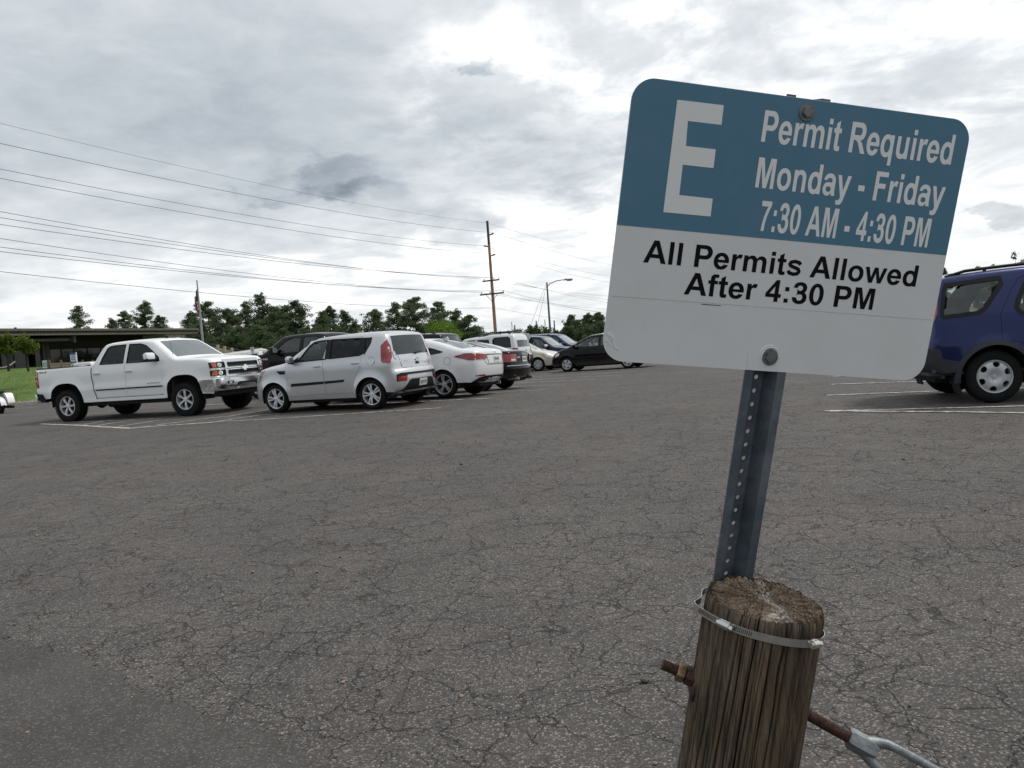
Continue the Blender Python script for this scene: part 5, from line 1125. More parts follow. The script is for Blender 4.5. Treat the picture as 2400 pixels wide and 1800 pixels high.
for sg in (1, -1):
    K.part('side_moulding', M_BLK, [([(0.80, 0.575), (-0.09, 0.60), (-0.09, 0.655), (0.78, 0.64)], (), 0.014, -0.01)], K.side(sg), K.doors[(0, sg)]); K.part('side_moulding', M_BLK, [([(-0.12, 0.60), (-0.60, 0.618), (-0.63, 0.668), (-0.12, 0.655)], (), 0.014, -0.01)], K.side(sg), K.doors[(1, sg)])
    K.part('fender_vent', M_BLK, [([(0.935, 0.855), (1.08, 0.86), (1.17, 0.935), (0.935, 0.935)], (), 0.008, -0.02)], K.side(sg))
    tl = K.part('tail_light', M_RED, [([(-1.705, 1.445), (-1.575, 1.33), (-1.59, 1.02), (-1.625, 0.975), (-1.86, 0.955), (-1.845, 1.06), (-1.76, 1.33)], (), 0.016, -0.02)], K.side(sg), step=0.05)
    a, b = sorted((sg * 0.665, sg * 0.735)); K.part('lamp', M_LAMP, [([(a, 1.04), (b, 1.04), (b, 1.19), (a, 1.19)], (), 0.022, 0.0)], r, tl, step=0.05)
    K.part('pillar_cover', M_TRIM, [([(-0.145, 1.125), (-0.28, 1.13), (-0.318, 1.540), (-0.185, 1.540)], (), 0.006, -0.01)], K.side(sg)); K.part('pillar_cover', M_TRIM, [([(-1.02, 1.15), (-1.10, 1.165), (-1.185, 1.20), (-1.165, 1.52), (-1.04, 1.53)], (), 0.006, -0.01)], K.side(sg))
    K.part('pillar_cover', M_TRIM, [([(0.62, 1.105), (0.80, 1.105), (0.55, 1.22)], (), 0.005, -0.01)], K.side(sg))
    K.part('fuel_flap', P_SILV, [(_el(-1.335, 1.02, 0.088, 0.088, 24, 2.0), (), 0.004, -0.01)], K.side(sg)) if sg > 0 else None
    if sg > 0: K.part('fuel_flap_gap', M_TRIM, [(_el(-1.335, 1.02, 0.094, 0.094, 24, 2.0), [_el(-1.335, 1.02, 0.089, 0.089, 24, 2.0)], 0.002, -0.01)], K.side(sg))
    hl = K.part('headlight', M_LAMP, [([(1.50, 0.975), (1.70, 0.935), (1.88, 0.83), (1.93, 0.72), (1.86, 0.70), (1.66, 0.79)], (), 0.012, -0.02)], K.side(sg), step=0.05)
    K.part('amber_lens', M_AMB, [([(1.54, 0.955), (1.62, 0.94), (1.76, 0.78), (1.68, 0.80)], (), 0.017, 0)], K.side(sg), hl, step=0.05)
    a, b = sorted((sg * 0.56, sg * 0.78)); K.part('reflector', M_RED, [(rect(a, 0.565, b, 0.665), (), 0.022, -0.01)], r)
K.part('bumper_strip', M_BLK, [([(-0.80, 0.56), (-0.56, 0.56), (-0.53, 0.69), (0.53, 0.69), (0.56, 0.56), (0.80, 0.56), (0.80, 0.705), (0.70, 0.735), (-0.70, 0.735), (-0.80, 0.705)], (), 0.016, -0.01)], r)
K.part('bumper_lower', M_BLK, [([(-0.72, 0.355), (0.72, 0.355), (0.60, 0.41), (0.47, 0.56), (0.40, 0.59), (-0.40, 0.59), (-0.47, 0.56), (-0.60, 0.41)], (), 0.016, -0.01)], r)
K.plate('rear', 0.0, 0.50, 'SA7157', off=0.03)
K.part('hatch_gap', M_TRIM, [(strip_poly([(-0.60, 1.10), (-0.57, 0.86), (-0.52, 0.835), (0.52, 0.835), (0.57, 0.86), (0.60, 1.10)], 0.009), (), 0.002, -0.01)], r)
em = K.part('emblem', M_CHR, [(_el(0, 1.0, 0.068, 0.036, 24, 2.0), [_el(0, 1.0, 0.058, 0.027, 24, 2.0)], 0.018, -0.01)], r)
end_text = lambda c, which, text, y0, y1, z, cap, mat, off=0.012, nm='badge': (lambda fn, mb: (letters(mb, text, y0, y1, z, cap, lambda uv, o: fn(np.stack([(-1 if which == 'rear' else 1) * np.asarray(uv)[:, 0], np.asarray(uv)[:, 1]], 1), o), off), mb.build(nm, mat, c.root)))(c.end(which), MB())
end_text(K, 'rear', 'KIA', -0.04, 0.04, 0.99, 0.024, M_CHR, 0.016); end_text(K, 'rear', 'SOUL', -0.46, -0.30, 0.975, 0.03, M_CHR)
K.part('latch', M_BLK, [(rect(-0.06, 0.895, 0.06, 0.945), (), 0.014, -0.01)], r)
mb = MB(); mb.tube([r(np.array([(-0.02, 1.13)]), 0.025)[0], r(np.array([(-0.16, 1.145)]), 0.03)[0], r(np.array([(-0.36, 1.16)]), 0.02)[0]], [0.02, 0.014, 0.006], 8); mb.build('rear_wiper', M_BLK, K.root, smooth=60)
K.handles([(0.06, 0.985, 0), (-0.93, 1.0, 1)], P_SILV, 0.19); K.mirrors(0.72, 1.13, P_SILV, (0.13, 0.19, 0.15))
K.part('front_grille', M_BLK, [(rrect(-0.5, 0.30, 0.5, 0.55, 0.06, 4), (), 0.01, -0.02)], f)
mb = MB(); mb.tube([(-1.85, -0.5, 0.24), (-1.55, -0.5, 0.26)], 0.09, 12); mb.build('exhaust', M_UND, K.root, smooth=60)
pF, pR = gp(645, 969), gp(877, 960.5); hd = math.atan2(*(pF - pR)[1::-1]); K.place((pF + pR) / 2, hd, (0, 0.875))
# ---- sedans
def sedan(name, label, pm, hw, Wb, prof, wheel, ws, rw, win, doors, belt, cat='car', **kw):
    SP = dict(W=Wb, sill=0.24, ground=0.18, r=0.085, belt=belt, tum=0.34, sh=0.36, shin=0.045, flare=0.022, ws=ws, rw=rw, tg=0.93, pf=(0.9, 0.15), pr=(0.8, 0.12), bf=(0.28, 0.5), br=(0.20, 0.45), arches=[arch(hw, 0.37, 0.31), arch(-hw, 0.37, 0.31)], wheel=wheel, prof=prof, windows=win, doors=doors, trimw=0.014, cabin=(rw[0] + 0.6, ws[1] - 0.15), rwmat=gl_mat('rear_glass', (0.25, 0.27, 0.27), 0.12))
    SP.update(kw); return Car(name, label, cat, pm, SP)
E_ = sedan('sedan', 'white sedan with swept red tail lights beside the silver hatchback', P_PEARL, 1.35, 0.885,
  [(-2.18, 0.32), (-2.29, 0.40), (-2.33, 0.60), (-2.33, 0.80), (-2.32, 0.98), (-2.27, 1.055), (-2.1, 1.085), (-1.80, 1.11), (-0.98, 1.40), (-0.6, 1.435), (-0.1, 1.44), (0.3, 1.40), (0.45, 1.365), (1.15, 1.0), (1.3, .955), (1.75, .86), (2.05, .72), (2.2, .55), (2.2, .35), (2.1, .24)],
  (0.325, 0.235, 0.21, W_TEN, M_RIM), (0.47, 1.13), (-1.80, -0.97, 1.1, 1.41),
  [([(0.95, 0.985), (0.46, 1.29), (0.0, 1.345), (-0.16, 1.345), (-0.13, 1.0)], 0), ([(-0.22, 1.0), (-0.25, 1.343), (-0.6, 1.325), (-0.90, 1.24), (-0.96, 1.03)], 1), ([(-1.03, 1.05), (-0.98, 1.20), (-1.10, 1.17), (-1.38, 1.075)], None, 't')],
  [[(0.98, 0.35), (1.0, 0.96), (0.48, 1.325), (0.0, 1.378), (-0.20, 1.378), (-0.17, 0.33)], [(-0.185, 0.33), (-0.215, 1.378), (-0.6, 1.36), (-0.94, 1.27), (-1.0, 0.98), (-0.90, 0.70), (-0.80, 0.45), (-0.78, 0.33)]], ([-2, 1], [1.04, 0.97]), crease=[(0.80, 0.012)])
r = E_.end('rear')
for sg in (1, -1):
    tl = E_.part('tail_light', M_RED, [([(-1.66, 0.955), (-1.95, 1.01), (-2.20, 1.005), (-2.285, 0.97), (-2.285, 0.83), (-2.10, 0.845), (-1.85, 0.90)], (), 0.014, -0.02)], E_.side(sg), step=0.05)
    a, b = sorted((sg * 0.44, sg * 0.80)); E_.part('tail_light', M_RED, [([(a, 0.86 if sg > 0 else 0.84), (b, 0.84 if sg > 0 else 0.86), (b, 1.0 if sg > 0 else 0.96), (a, 0.96 if sg > 0 else 1.0)], (), 0.016, -0.02)], r, step=0.05)
    E_.part('dark_lens', M_REDD, [([(-1.72, 0.955), (-1.95, 0.995), (-2.15, 0.99), (-2.0, 0.93), (-1.86, 0.915)], (), 0.018, 0)], E_.side(sg), tl, step=0.05)
    a, b = sorted((sg * 0.50, sg * 0.76)); E_.part('reflector', M_RED, [(rect(a, 0.455, b, 0.49), (), 0.016, -0.01)], r)
    E_.part('headlight', M_LAMP, [([(1.55, 0.84), (1.85, 0.78), (2.05, 0.65), (1.95, 0.60), (1.7, 0.72)], (), 0.012, -0.02)], E_.side(sg), step=0.06)
E_.part('plate_recess', P_PEARL, [([(-0.36, 0.745), (0.36, 0.745), (0.42, 0.94), (-0.42, 0.94)], (), 0.010, -0.02)], r); E_.part('trunk_trim', M_TRIM, [(rect(-0.44, 0.945, 0.44, 0.965), (), 0.014, -0.01)], r)
E_.plate('rear', 0.0, 0.845, 'DRA4507', off=0.02)
E_.part('trunk_gap', M_TRIM, [(strip_poly([(-0.56, 1.03), (-0.50, 0.78), (-0.40, 0.72), (0.40, 0.72), (0.50, 0.78), (0.56, 1.03)], 0.009), (), 0.003, -0.01)], r)
E_.part('rear_diffuser', M_BLK, [([(-0.80, 0.32), (0.80, 0.32), (0.70, 0.42), (0.45, 0.46), (-0.45, 0.46), (-0.70, 0.42)], (), 0.012, -0.02)], r)
E_.part('fuel_flap_gap', M_TRIM, [(_el(-1.50, 0.86, 0.092, 0.092, 24, 2.0), [_el(-1.50, 0.86, 0.087, 0.087, 24, 2.0)], 0.003, -0.01)], E_.side(1))
em = E_.part('emblem', M_CHR, [(_el(0, 1.03, 0.062, 0.034, 24, 2.0), [_el(0, 1.03, 0.053, 0.026, 24, 2.0)], 0.014, -0.01)], r); end_text(E_, 'rear', 'H', -0.022, 0.022, 1.012, 0.036, M_CHR, 0.014)
E_.handles([(-0.02, 0.87, 0), (-0.86, 0.90, 1)], P_PEARL, 0.19); E_.mirrors(0.82, 1.0, P_PEARL, (0.16, 0.2, 0.14))
t_ = E_.top(); mb = MB(); p0 = t_(np.array([(-1.02, 0)]), 0.0)[0]; mb.prism([(-0.10, 0), (0.09, 0), (-0.07, 0.075)], -0.016, 0.016, lambda u, v_, h: (p0[0] + u, h, p0[2] + v_ - 0.005)); mb.build('shark_fin', P_PEARL, E_.root)
mb = MB(); mb.tube([(-2.22, -0.45, 0.27), (-1.9, -0.45, 0.27)], 0.035, 12); mb.build('exhaust', M_CHR, E_.root, smooth=60)
E_.place(gp(1041.6, 935), R(156.5), (-1.35, 0.87))

AU = sedan('sedan', 'black sedan with bright red tail lights behind the white sedan', P_BLACK, 1.32, 0.885,
  [(-2.15, 0.32), (-2.30, 0.38), (-2.34, 0.52), (-2.34, 0.62), (-2.29, 0.66), (-2.29, 0.98), (-2.25, 1.045), (-2.1, 1.07), (-1.78, 1.09), (-0.95, 1.385), (-0.6, 1.42), (-0.1, 1.427), (0.3, 1.39), (0.45, 1.355), (1.12, 1.0), (1.3, .955), (1.75, .87), (2.1, .74), (2.24, .55), (2.22, .35), (2.1, .24)],
  (0.325, 0.225, 0.22, W_PAIR5, M_RIM), (0.47, 1.10), (-1.78, -0.95, 1.08, 1.40),
  [([(0.92, 0.985), (0.44, 1.28), (0.0, 1.335), (-0.16, 1.335), (-0.13, 0.99)], 0), ([(-0.22, 0.99), (-0.25, 1.333), (-0.6, 1.315), (-0.98, 1.19), (-1.22, 1.03), (-1.16, 1.0)], 1)],
  [[(0.96, 0.35), (0.98, 0.96), (0.46, 1.315), (0.0, 1.366), (-0.20, 1.366), (-0.17, 0.33)], [(-0.185, 0.33), (-0.215, 1.366), (-0.6, 1.348), (-1.0, 1.22), (-1.29, 1.03), (-1.10, 0.97), (-0.93, 0.78), (-0.80, 0.45), (-0.78, 0.33)]], ([-2, 1], [1.0, 0.97]))
r = AU.end('rear')
for sg in (1, -1):
    AU.part('tail_light', M_RED, [([(-1.98, 0.965), (-2.20, 0.985), (-2.26, 0.97), (-2.26, 0.76), (-2.02, 0.78)], (), 0.014, -0.02)], AU.side(sg), step=0.05)
    a, b = sorted((sg * 0.46, sg * 0.80)); tl = AU.part('tail_light', M_RED, [([(a, .76), (b, .76), (b, .98), (a, .98)], (), 0.016, -0.02)], r, step=0.05)
    a, b = sorted((sg * 0.52, sg * 0.68)); AU.part('lamp', M_LAMP, [(rect(a, 0.79, b, 0.84), (), 0.019, 0)], r, tl)
    AU.part('headlight', M_LAMP, [([(1.62, 0.84), (1.9, 0.78), (2.08, 0.68), (2.0, 0.62), (1.72, 0.72)], (), 0.012, -0.02)], AU.side(sg), step=0.06)
    mb = MB(); mb.tube([(-2.33, sg * 0.5, 0.30), (-2.0, sg * 0.5, 0.30)], 0.045, 12); mb.build('exhaust', M_RIMD, AU.root, smooth=60)
AU.plate('rear', 0.0, 0.83, 'AKC4471', off=0.02); AU.part('bumper_trim', M_RIMD, [(rect(-0.80, 0.645, 0.80, 0.668), (), 0.03, -0.02)], r)
for k in range(4):
    y = -0.075 + 0.05 * k; AU.part('emblem', M_CHR, [(_el(y, 0.965, 0.032, 0.032, 18, 2.0), [_el(y, 0.965, 0.025, 0.025, 18, 2.0)], 0.012 + 0.0008 * k, -0.01)], r, step=0.03)
end_text(AU, 'rear', 'A4', -0.42, -0.30, 0.86, 0.045, M_CHR); AU.handles([(-0.02, 0.86, 0), (-0.90, 0.88, 1)], P_BLACK); AU.mirrors(0.80, 1.0, P_BLACK, (0.16, 0.2, 0.14))
AU.place(gp(1187, 910), R(156.5), (-1.32, -0.87))

CO = sedan('sedan', 'black compact sedan facing left with five spoke silver wheels', P_BLACK, 1.30, 0.85,
  [(-2.15, 0.3), (-2.30, 0.4), (-2.33, 0.6), (-2.31, 0.95), (-2.25, 1.04), (-1.95, 1.08), (-1.62, 1.11), (-1.0, 1.43), (-0.7, 1.465), (-0.1, 1.475), (0.25, 1.44), (0.42, 1.40), (1.22, 1.0), (1.45, .95), (1.85, .83), (2.07, .68), (2.15, .5), (2.12, .32), (2.0, .22)],
  (0.31, 0.205, 0.19, W_FIVE, M_STW), (0.44, 1.20), (-1.60, -1.0, 1.12, 1.43),
  [([(1.02, 1.0), (0.86, 1.09), (0.42, 1.315), (0.0, 1.375), (-0.12, 1.375), (-0.10, 1.0)], 0), ([(-0.20, 1.0), (-0.22, 1.375), (-0.6, 1.36), (-0.86, 1.27), (-0.96, 1.03)], 1), ([(-1.02, 1.05), (-0.96, 1.23), (-1.26, 1.07)], None)],
  [[(1.02, 0.35), (1.06, 0.97), (0.90, 1.095), (0.44, 1.348), (0.0, 1.408), (-0.16, 1.408), (-0.13, 0.33)], [(-0.145, 0.33), (-0.175, 1.408), (-0.6, 1.392), (-0.90, 1.30), (-1.0, 1.0), (-0.90, 0.72), (-0.78, 0.45), (-0.76, 0.33)]], ([-2, 1], [1.02, 0.97]), pf=(0.9, 0.2), bf=(0.34, 0.6), spin=0.0)
f = CO.end('front')
for sg in (1, -1):
    CO.part('headlight', M_LAMP, [([(1.60, 0.80), (1.82, 0.785), (2.0, 0.70), (1.98, 0.63), (1.8, 0.64), (1.66, 0.72)], (), 0.012, -0.02)], CO.side(sg), step=0.05)
    CO.part('side_moulding', P_DGREY, [(rect(-0.76, 0.56, 0.95, 0.60), (), 0.016, -0.01)], CO.side(sg)); CO.part('tail_light', M_RED, [([(-2.02, 0.98), (-2.22, 0.98), (-2.25, 0.78), (-2.08, 0.80)], (), 0.012, -0.02)], CO.side(sg), step=0.06)
CO.part('front_grille', M_BLK, [(rect(-0.4, 0.58, 0.4, 0.68), (), 0.012, -0.02), ], f); CO.part('bumper_intake', M_BLK, [(rrect(-0.6, 0.28, 0.6, 0.42, 0.04, 3), (), 0.012, -0.02)], f)
CO.handles([(0.06, 0.90, 0), (-0.80, 0.92, 1)], P_BLACK); CO.mirrors(0.90, 1.01, P_BLACK, (0.15, 0.2, 0.15))
CO.place((2.33, 32.0), R(156.5), (1.30, 0.84))

AC = sedan('sedan', 'beige sedan facing right behind the white off roader', P_BEIGE, 1.37, 0.905,
  [(-2.25, 0.3), (-2.42, 0.4), (-2.45, 0.6), (-2.43, 0.95), (-2.35, 1.03), (-1.95, 1.07), (-1.72, 1.09), (-1.05, 1.40), (-0.7, 1.445), (-0.1, 1.455), (0.3, 1.41), (0.45, 1.37), (1.22, .98), (1.45, .93), (1.95, .82), (2.2, .68), (2.29, .5), (2.26, .32), (2.1, .24)],
  (0.32, 0.215, 0.2, W_CAP6, M_STW), (0.47, 1.20), (-1.72, -1.03, 1.1, 1.42),
  [([(0.98, 0.985), (0.44, 1.29), (0.0, 1.35), (-0.14, 1.35), (-0.12, 0.99)], 0), ([(-0.22, 0.99), (-0.24, 1.35), (-0.6, 1.335), (-0.98, 1.23), (-1.15, 1.03)], 1)],
  [[(1.0, 0.35), (1.02, 0.96), (0.46, 1.325), (0.0, 1.382), (-0.18, 1.382), (-0.16, 0.33)], [(-0.175, 0.33), (-0.195, 1.382), (-0.6, 1.366), (-1.0, 1.26), (-1.2, 1.0), (-1.0, 0.80), (-0.82, 0.45), (-0.80, 0.33)]], ([-2, 1], [1.0, 0.96]), pf=(0.9, 0.2), bf=(0.32, 0.6))
for sg in (1, -1):
    hl = AC.part('headlight', M_LAMP, [([(1.60, 0.80), (1.95, 0.785), (2.16, 0.66), (2.12, 0.60), (1.95, 0.62), (1.70, 0.71)], (), 0.012, -0.02)], AC.side(sg), step=0.05)
    AC.part('amber_lens', M_AMB, [([(1.66, 0.775), (1.72, 0.775), (1.86, 0.66), (1.78, 0.69)], (), 0.016, 0)], AC.side(sg), hl, step=0.05)
AC.handles([(0.06, 0.88, 0), (-0.85, 0.9, 1)], P_BEIGE); AC.mirrors(0.86, 1.0, P_BEIGE, (0.15, 0.2, 0.15))
AC.place(at(1262, 872, 36.0), R(-23.5), (1.37, -0.89))

# ---- off roaders and sport utility vehicles
def suv(name, label, pm, L=1.0, H=1.0, wheel=None, hw=1.40, Wb=0.94, prof=None, winmat='t', rack=None, win=None, doors=None, trimw=0.016, inset=0.0, **kw):
    prof = prof or [(-2.22, .45), (-2.34, .55), (-2.38, .65), (-2.38, .80), (-2.33, .88), (-2.31, 1.2), (-2.14, 1.70), (-2.0, 1.79), (-1.2, 1.83), (-.2, 1.83), (.3, 1.79), (.5, 1.74), (1.12, 1.2), (1.3, 1.14), (1.95, 1.06), (2.2, .95), (2.28, .75), (2.28, .5), (2.15, .38)]
    prof = [(x * L, z * H) for x, z in prof]; S_ = lambda P: [(x * L, z * H) for x, z in P]
    win = win or [([(0.92, 1.24), (0.46, 1.66), (0.1, 1.71), (-0.10, 1.71), (-0.08, 1.22)], 0, 'c'), ([(-0.18, 1.22), (-0.20, 1.71), (-1.0, 1.70), (-1.06, 1.40), (-0.98, 1.22)], 1, winmat), ([(-1.16, 1.23), (-1.12, 1.69), (-1.90, 1.66), (-2.06, 1.24)], None, winmat)]
    doors = doors or [[(0.98, 0.50), (1.0, 1.17), (0.50, 1.695), (0.1, 1.748), (-0.14, 1.748), (-0.12, 0.48)], [(-0.135, 0.48), (-0.155, 1.748), (-1.05, 1.738), (-1.10, 1.40), (-1.02, 1.1), (-0.92, 0.80), (-0.86, 0.48)]]
    SP = dict(W=Wb, sill=0.42 * H, ground=0.30, r=0.08, belt=([-2, 2], [1.20 * H, 1.16 * H]), tum=0.22, sh=0.4, shin=0.03, flare=0.03, ws=(0.52 * L, 1.10 * L), rw=(-2.3 * L, -2.06 * L, 1.25 * H, 1.68 * H), tg=0.92, pf=(0.7, 0.08), pr=(0.5, 0.05), bf=(0.18, 0.5), br=(0.08, 0.3), arches=[arch(hw * L, 0.44, 0.36, 0.45, 2.2), arch(-hw * L, 0.44, 0.36, 0.45, 2.2)], wheel=wheel or (0.37, 0.225, 0.25, W_FIVE, M_RIM), prof=prof, windows=[(offset_loop(np.array(S_(w_[0])), -inset), w_[1], w_[2]) for w_ in win], doors=[S_(d) for d in doors], trimw=trimw, cabin=(-1.9 * L, 0.95 * L), rwmat=gl_mat('rear_glass', (0.10, 0.11, 0.11), 0.12))
    SP.update(kw); c = Car(name, label, 'sport utility', pm, SP); r, f = c.end('rear'), c.end('front')
    c.handles([(-0.0 * L, 1.05 * H, 0), (-0.86 * L, 1.06 * H, 1)], pm if kw.get('wheel_in', True) else M_BLK)
    return c
XT = suv('off_roader', 'silver white off roader with roof rack and dark rear bumper', P_SWHITE, 1.0, 0.965, hw=1.33, Wb=0.90,
  prof=[(-2.08, .50), (-2.20, .55), (-2.24, .65), (-2.24, .82), (-2.18, .88), (-2.16, 1.2), (-2.00, 1.74), (-1.88, 1.83), (-1.0, 1.86), (-.72, 1.85), (-.55, 1.80), (.3, 1.78), (.46, 1.72), (1.05, 1.2), (1.2, 1.14), (1.95, 1.06), (2.14, .95), (2.2, .75), (2.2, .5), (2.08, .42)],
  win=[([(0.86, 1.22), (0.46, 1.60), (0.1, 1.66), (-0.16, 1.66), (-0.14, 1.20)], 0, 'c'), ([(-0.26, 1.20), (-0.28, 1.66), (-0.80, 1.64), (-0.86, 1.40), (-0.80, 1.20)], 1, 't'), ([(-1.02, 1.26), (-1.00, 1.64), (-1.08, 1.71), (-1.70, 1.71), (-1.80, 1.64), (-1.86, 1.26)], None, 't')],
  doors=[[(0.92, 0.50), (0.94, 1.16), (0.48, 1.64), (0.1, 1.70), (-0.21, 1.70), (-0.20, 0.48)], [(-0.215, 0.48), (-0.225, 1.70), (-0.86, 1.685), (-0.92, 1.40), (-0.88, 1.1), (-0.84, 0.48)]], wheel=(0.37, 0.215, 0.26, W_FIVE, M_RIM))
r = XT.end('rear')
for sg in (1, -1):
    XT.part('tail_light', M_RED, [([(-1.92, 0.98), (-2.13, 0.98), (-2.12, 1.16), (-1.93, 1.16)], (), 0.014, -0.02)], XT.side(sg), step=0.06)
    a, b = sorted((sg * 0.74, sg * 0.87)); XT.part('tail_light', M_RED, [(rect(a, 0.98, b, 1.16), (), 0.014, -0.02)], r, step=0.06)
    XT.part('bumper_end', M_BLK, [([(-1.78, 0.52), (-2.20, 0.55), (-2.20, 0.84), (-1.80, 0.80)], (), 0.04, -0.02)], XT.side(sg))
XT.part('rear_bumper', M_BLK, [(rrect(-0.86, 0.52, 0.86, 0.84, 0.03, 3), (), 0.05, -0.02)], r); XT.plate('rear', 0.05, 0.70, '', off=0.06)
XT.part('tailgate_gap', M_TRIM, [(strip_poly([(-0.70, 1.55), (-0.72, 0.90), (0.72, 0.90), (0.70, 1.55)], 0.010), (), 0.003, -0.01)], r); XT.part('emblem', M_TRIM, [(_el(0, 1.02, 0.05, 0.05, 16, 2.0), (), 0.012, -0.01)], r)
XT.rails(-1.75, 0.2, 0.52, M_TRIM, 0.09, 0.022, (-1.6, -0.9, -0.2)); XT.mirrors(0.75, 1.2, M_BLK, (0.14, 0.2, 0.16))
XT.place(at(1253, 868, 34.0), R(157), (-2.20, -0.85))

B1 = suv('sport_utility', 'black boxy sport utility behind the white sedan roof', P_BLACK, 1.02, 1.045); B1.rails(-1.9, 0.0, 0.6, M_BLK, 0.04)
B1.place(at(1101, 880, 29.0), R(157), (-2.40, -0.90))
B2 = suv('sport_utility', 'dark grey sport utility with roof rails behind the white off roader', P_DGREY, 1.04, 1.05); B2.rails(-1.9, 0.1, 0.62, M_RIMD, 0.07, 0.022)
B2.place(at(1262, 860, 39.5), R(157), (-2.42, -0.90))
N1 = suv('sport_utility', 'navy sport utility with a chrome mirror facing right beyond the beige sedan', P_NAVY, 1.0, 0.93, winmat='c'); N1.mirrors(0.88, 1.12, M_CHR, (0.16, 0.24, 0.18))
N1.place(at(1283, 868, 38.6), R(-23.5), (0.85, -1.05))
N2 = suv('minivan', 'dark blue minivan with a pale windshield behind the navy sport utility', P_NAVY, 1.06, 0.98, winmat='c', Wb=0.97); N2.mirrors(0.98, 1.18, P_NAVY); N2.rails(-1.8, 0.1, 0.6, M_RIMD, 0.04)
N2.place(at(1322, 862, 41.5), R(-23.5), (0.9, -0.95))
N3 = suv('sport_utility', 'white sport utility with a black roof rack behind the black compact sedan', P_WHITE, 1.0, 0.93); N3.rails(-1.8, 0.1, 0.6, M_BLK, 0.08, 0.02, (-1.3, -0.3)); N3.mirrors(0.88, 1.12, M_BLK)
N3.place(at(1345, 858, 44.5), R(157), (2.2, 0.6))
for c in (B1, B2):
    for sg in (1, -1): c.part('tail_light', M_RED, [([(-2.16, 0.95), (-2.30, 0.95), (-2.28, 1.25), (-2.18, 1.25)], (), 0.014, -0.02)], c.side(sg), step=0.07)
    c.mirrors(0.88, 1.2, M_BLK)
for c in (N1, N2, N3):
    for sg in (1, -1): c.part('headlight', M_LAMP, [([(1.85, 0.93), (2.1, 0.88), (2.15, 0.75), (1.95, 0.76)], (), 0.014, -0.02)], c.side(sg), step=0.07)

CV = suv('sport_utility', 'deep blue sport utility with grey cladding and silver steel wheels at the right', P_BLUE, hw=1.31, Wb=0.89, winmat='c', trimw=0.046, inset=0.040,
  prof=[(-1.98, .40), (-2.08, .48), (-2.11, .62), (-2.09, .80), (-2.04, .86), (-2.03, 1.08), (-1.94, 1.52), (-1.86, 1.615), (-1.5, 1.668), (-.6, 1.70), (.15, 1.685), (.42, 1.63), (1.05, 1.14), (1.2, 1.08), (1.75, 1.0), (2.05, .88), (2.15, .65), (2.15, .45), (2.05, .3)],
  win=[([(0.90, 1.08), (0.46, 1.47), (0.40, 1.52), (0.0, 1.565), (-0.14, 1.565), (-0.12, 1.06)], 0, 'c'), ([(-0.24, 1.07), (-0.26, 1.57), (-0.76, 1.565), (-0.90, 1.50), (-1.02, 1.28), (-1.05, 1.18), (-1.00, 1.09)], 1, 'c'), ([(-1.80, 1.545), (-1.14, 1.592), (-1.105, 1.575), (-1.145, 1.475), (-1.38, 1.165), (-1.46, 1.125), (-1.87, 1.10), (-1.91, 1.13), (-1.91, 1.19), (-1.84, 1.47)], None, 'c')],
  doors=[[(0.97, 0.48), (1.0, 1.03), (0.52, 1.50), (0.42, 1.57), (0.0, 1.615), (-0.19, 1.615), (-0.17, 0.46)], [(-0.185, 0.46), (-0.205, 1.615), (-0.80, 1.60), (-0.96, 1.545), (-1.055, 1.42), (-1.215, 1.12), (-1.225, 0.78), (-1.00, 0.74), (-0.88, 0.60), (-0.82, 0.46)]],
  wheel=(0.335, 0.208, 0.215, W_STEEL, M_STW), arches=[arch(1.31, 0.40, 0.335, 0.40, 2.0), arch(-1.31, 0.40, 0.335, 0.40, 2.0)], ws=(0.46, 1.03), rw=(-2.1, -1.9, 1.12, 1.55), belt=([-2, 2], [1.09, 1.04]), tum=0.20, sill=0.34, ground=0.22, crease=[(0.80, 0.012)], spin=0.12, rwmat=G_CLEAR)
r = CV.end('rear')
M_CLAD = pmat('grey_cladding', (0.020, 0.022, 0.030), 0.6)
for sg in (1, -1):
    for xc in (1.31, -1.31):
        t = np.linspace(R(-8), R(188), 34); P = [(xc + 0.462 * math.cos(a), 0.335 + 0.462 * math.sin(a)) for a in t] + [(xc + 0.402 * math.cos(a), 0.335 + 0.402 * math.sin(a)) for a in t[::-1]]
        CV.part('arch_cladding', M_CLAD, [(P, (), 0.022, -0.02)], CV.side(sg), step=0.06)
    CV.part('bumper_side', M_CLAD, [([(-1.775, 0.415), (-2.06, 0.415), (-2.085, 0.56), (-2.06, 0.74), (-1.97, 0.72), (-1.93, 0.60), (-1.70, 0.55)], (), 0.016, -0.02)], CV.side(sg), step=0.06)
    CV.part('tail_light', M_RED, [([(-1.90, 1.48), (-1.95, 1.20), (-2.0, 1.08), (-2.02, 1.10), (-1.955, 1.40), (-1.92, 1.51)], (), 0.012, -0.02)], CV.side(sg), step=0.05)
    CV.part('rocker', M_CLAD, [(rect(-0.86, 0.345, 0.86, 0.44), (), 0.018, -0.02)], CV.side(sg))
    mb = MB(); mb.box((-1.735, sg * 0.76, 0.28), (0.02, 0.24, 0.26), Matrix.Rotation(R(-14), 4, 'Y'), 0.004); mb.build('mud_flap', M_BLK, CV.root)
CV.part('rear_bumper', M_CLAD, [(rrect(-0.85, 0.42, 0.85, 0.74, 0.05, 4), (), 0.03, -0.02)], r)
mb = MB(); mb.lathe([(0.0, -0.10), (0.19, -0.10), (0.30, -0.07), (0.335, 0.0), (0.30, 0.10), (0.0, 0.10)], 28, 'x', (-2.16, 0.05, 0.98)); mb.build('spare_wheel_cover', M_BLK, CV.root, smooth=40)
CV.rails(-1.75, 0.1, 0.60, M_BLK, 0.03, 0.02); CV.mirrors(0.80, 1.06, P_BLUE)
for sg in (1, -1):      # wheel centre badge ring
    pass
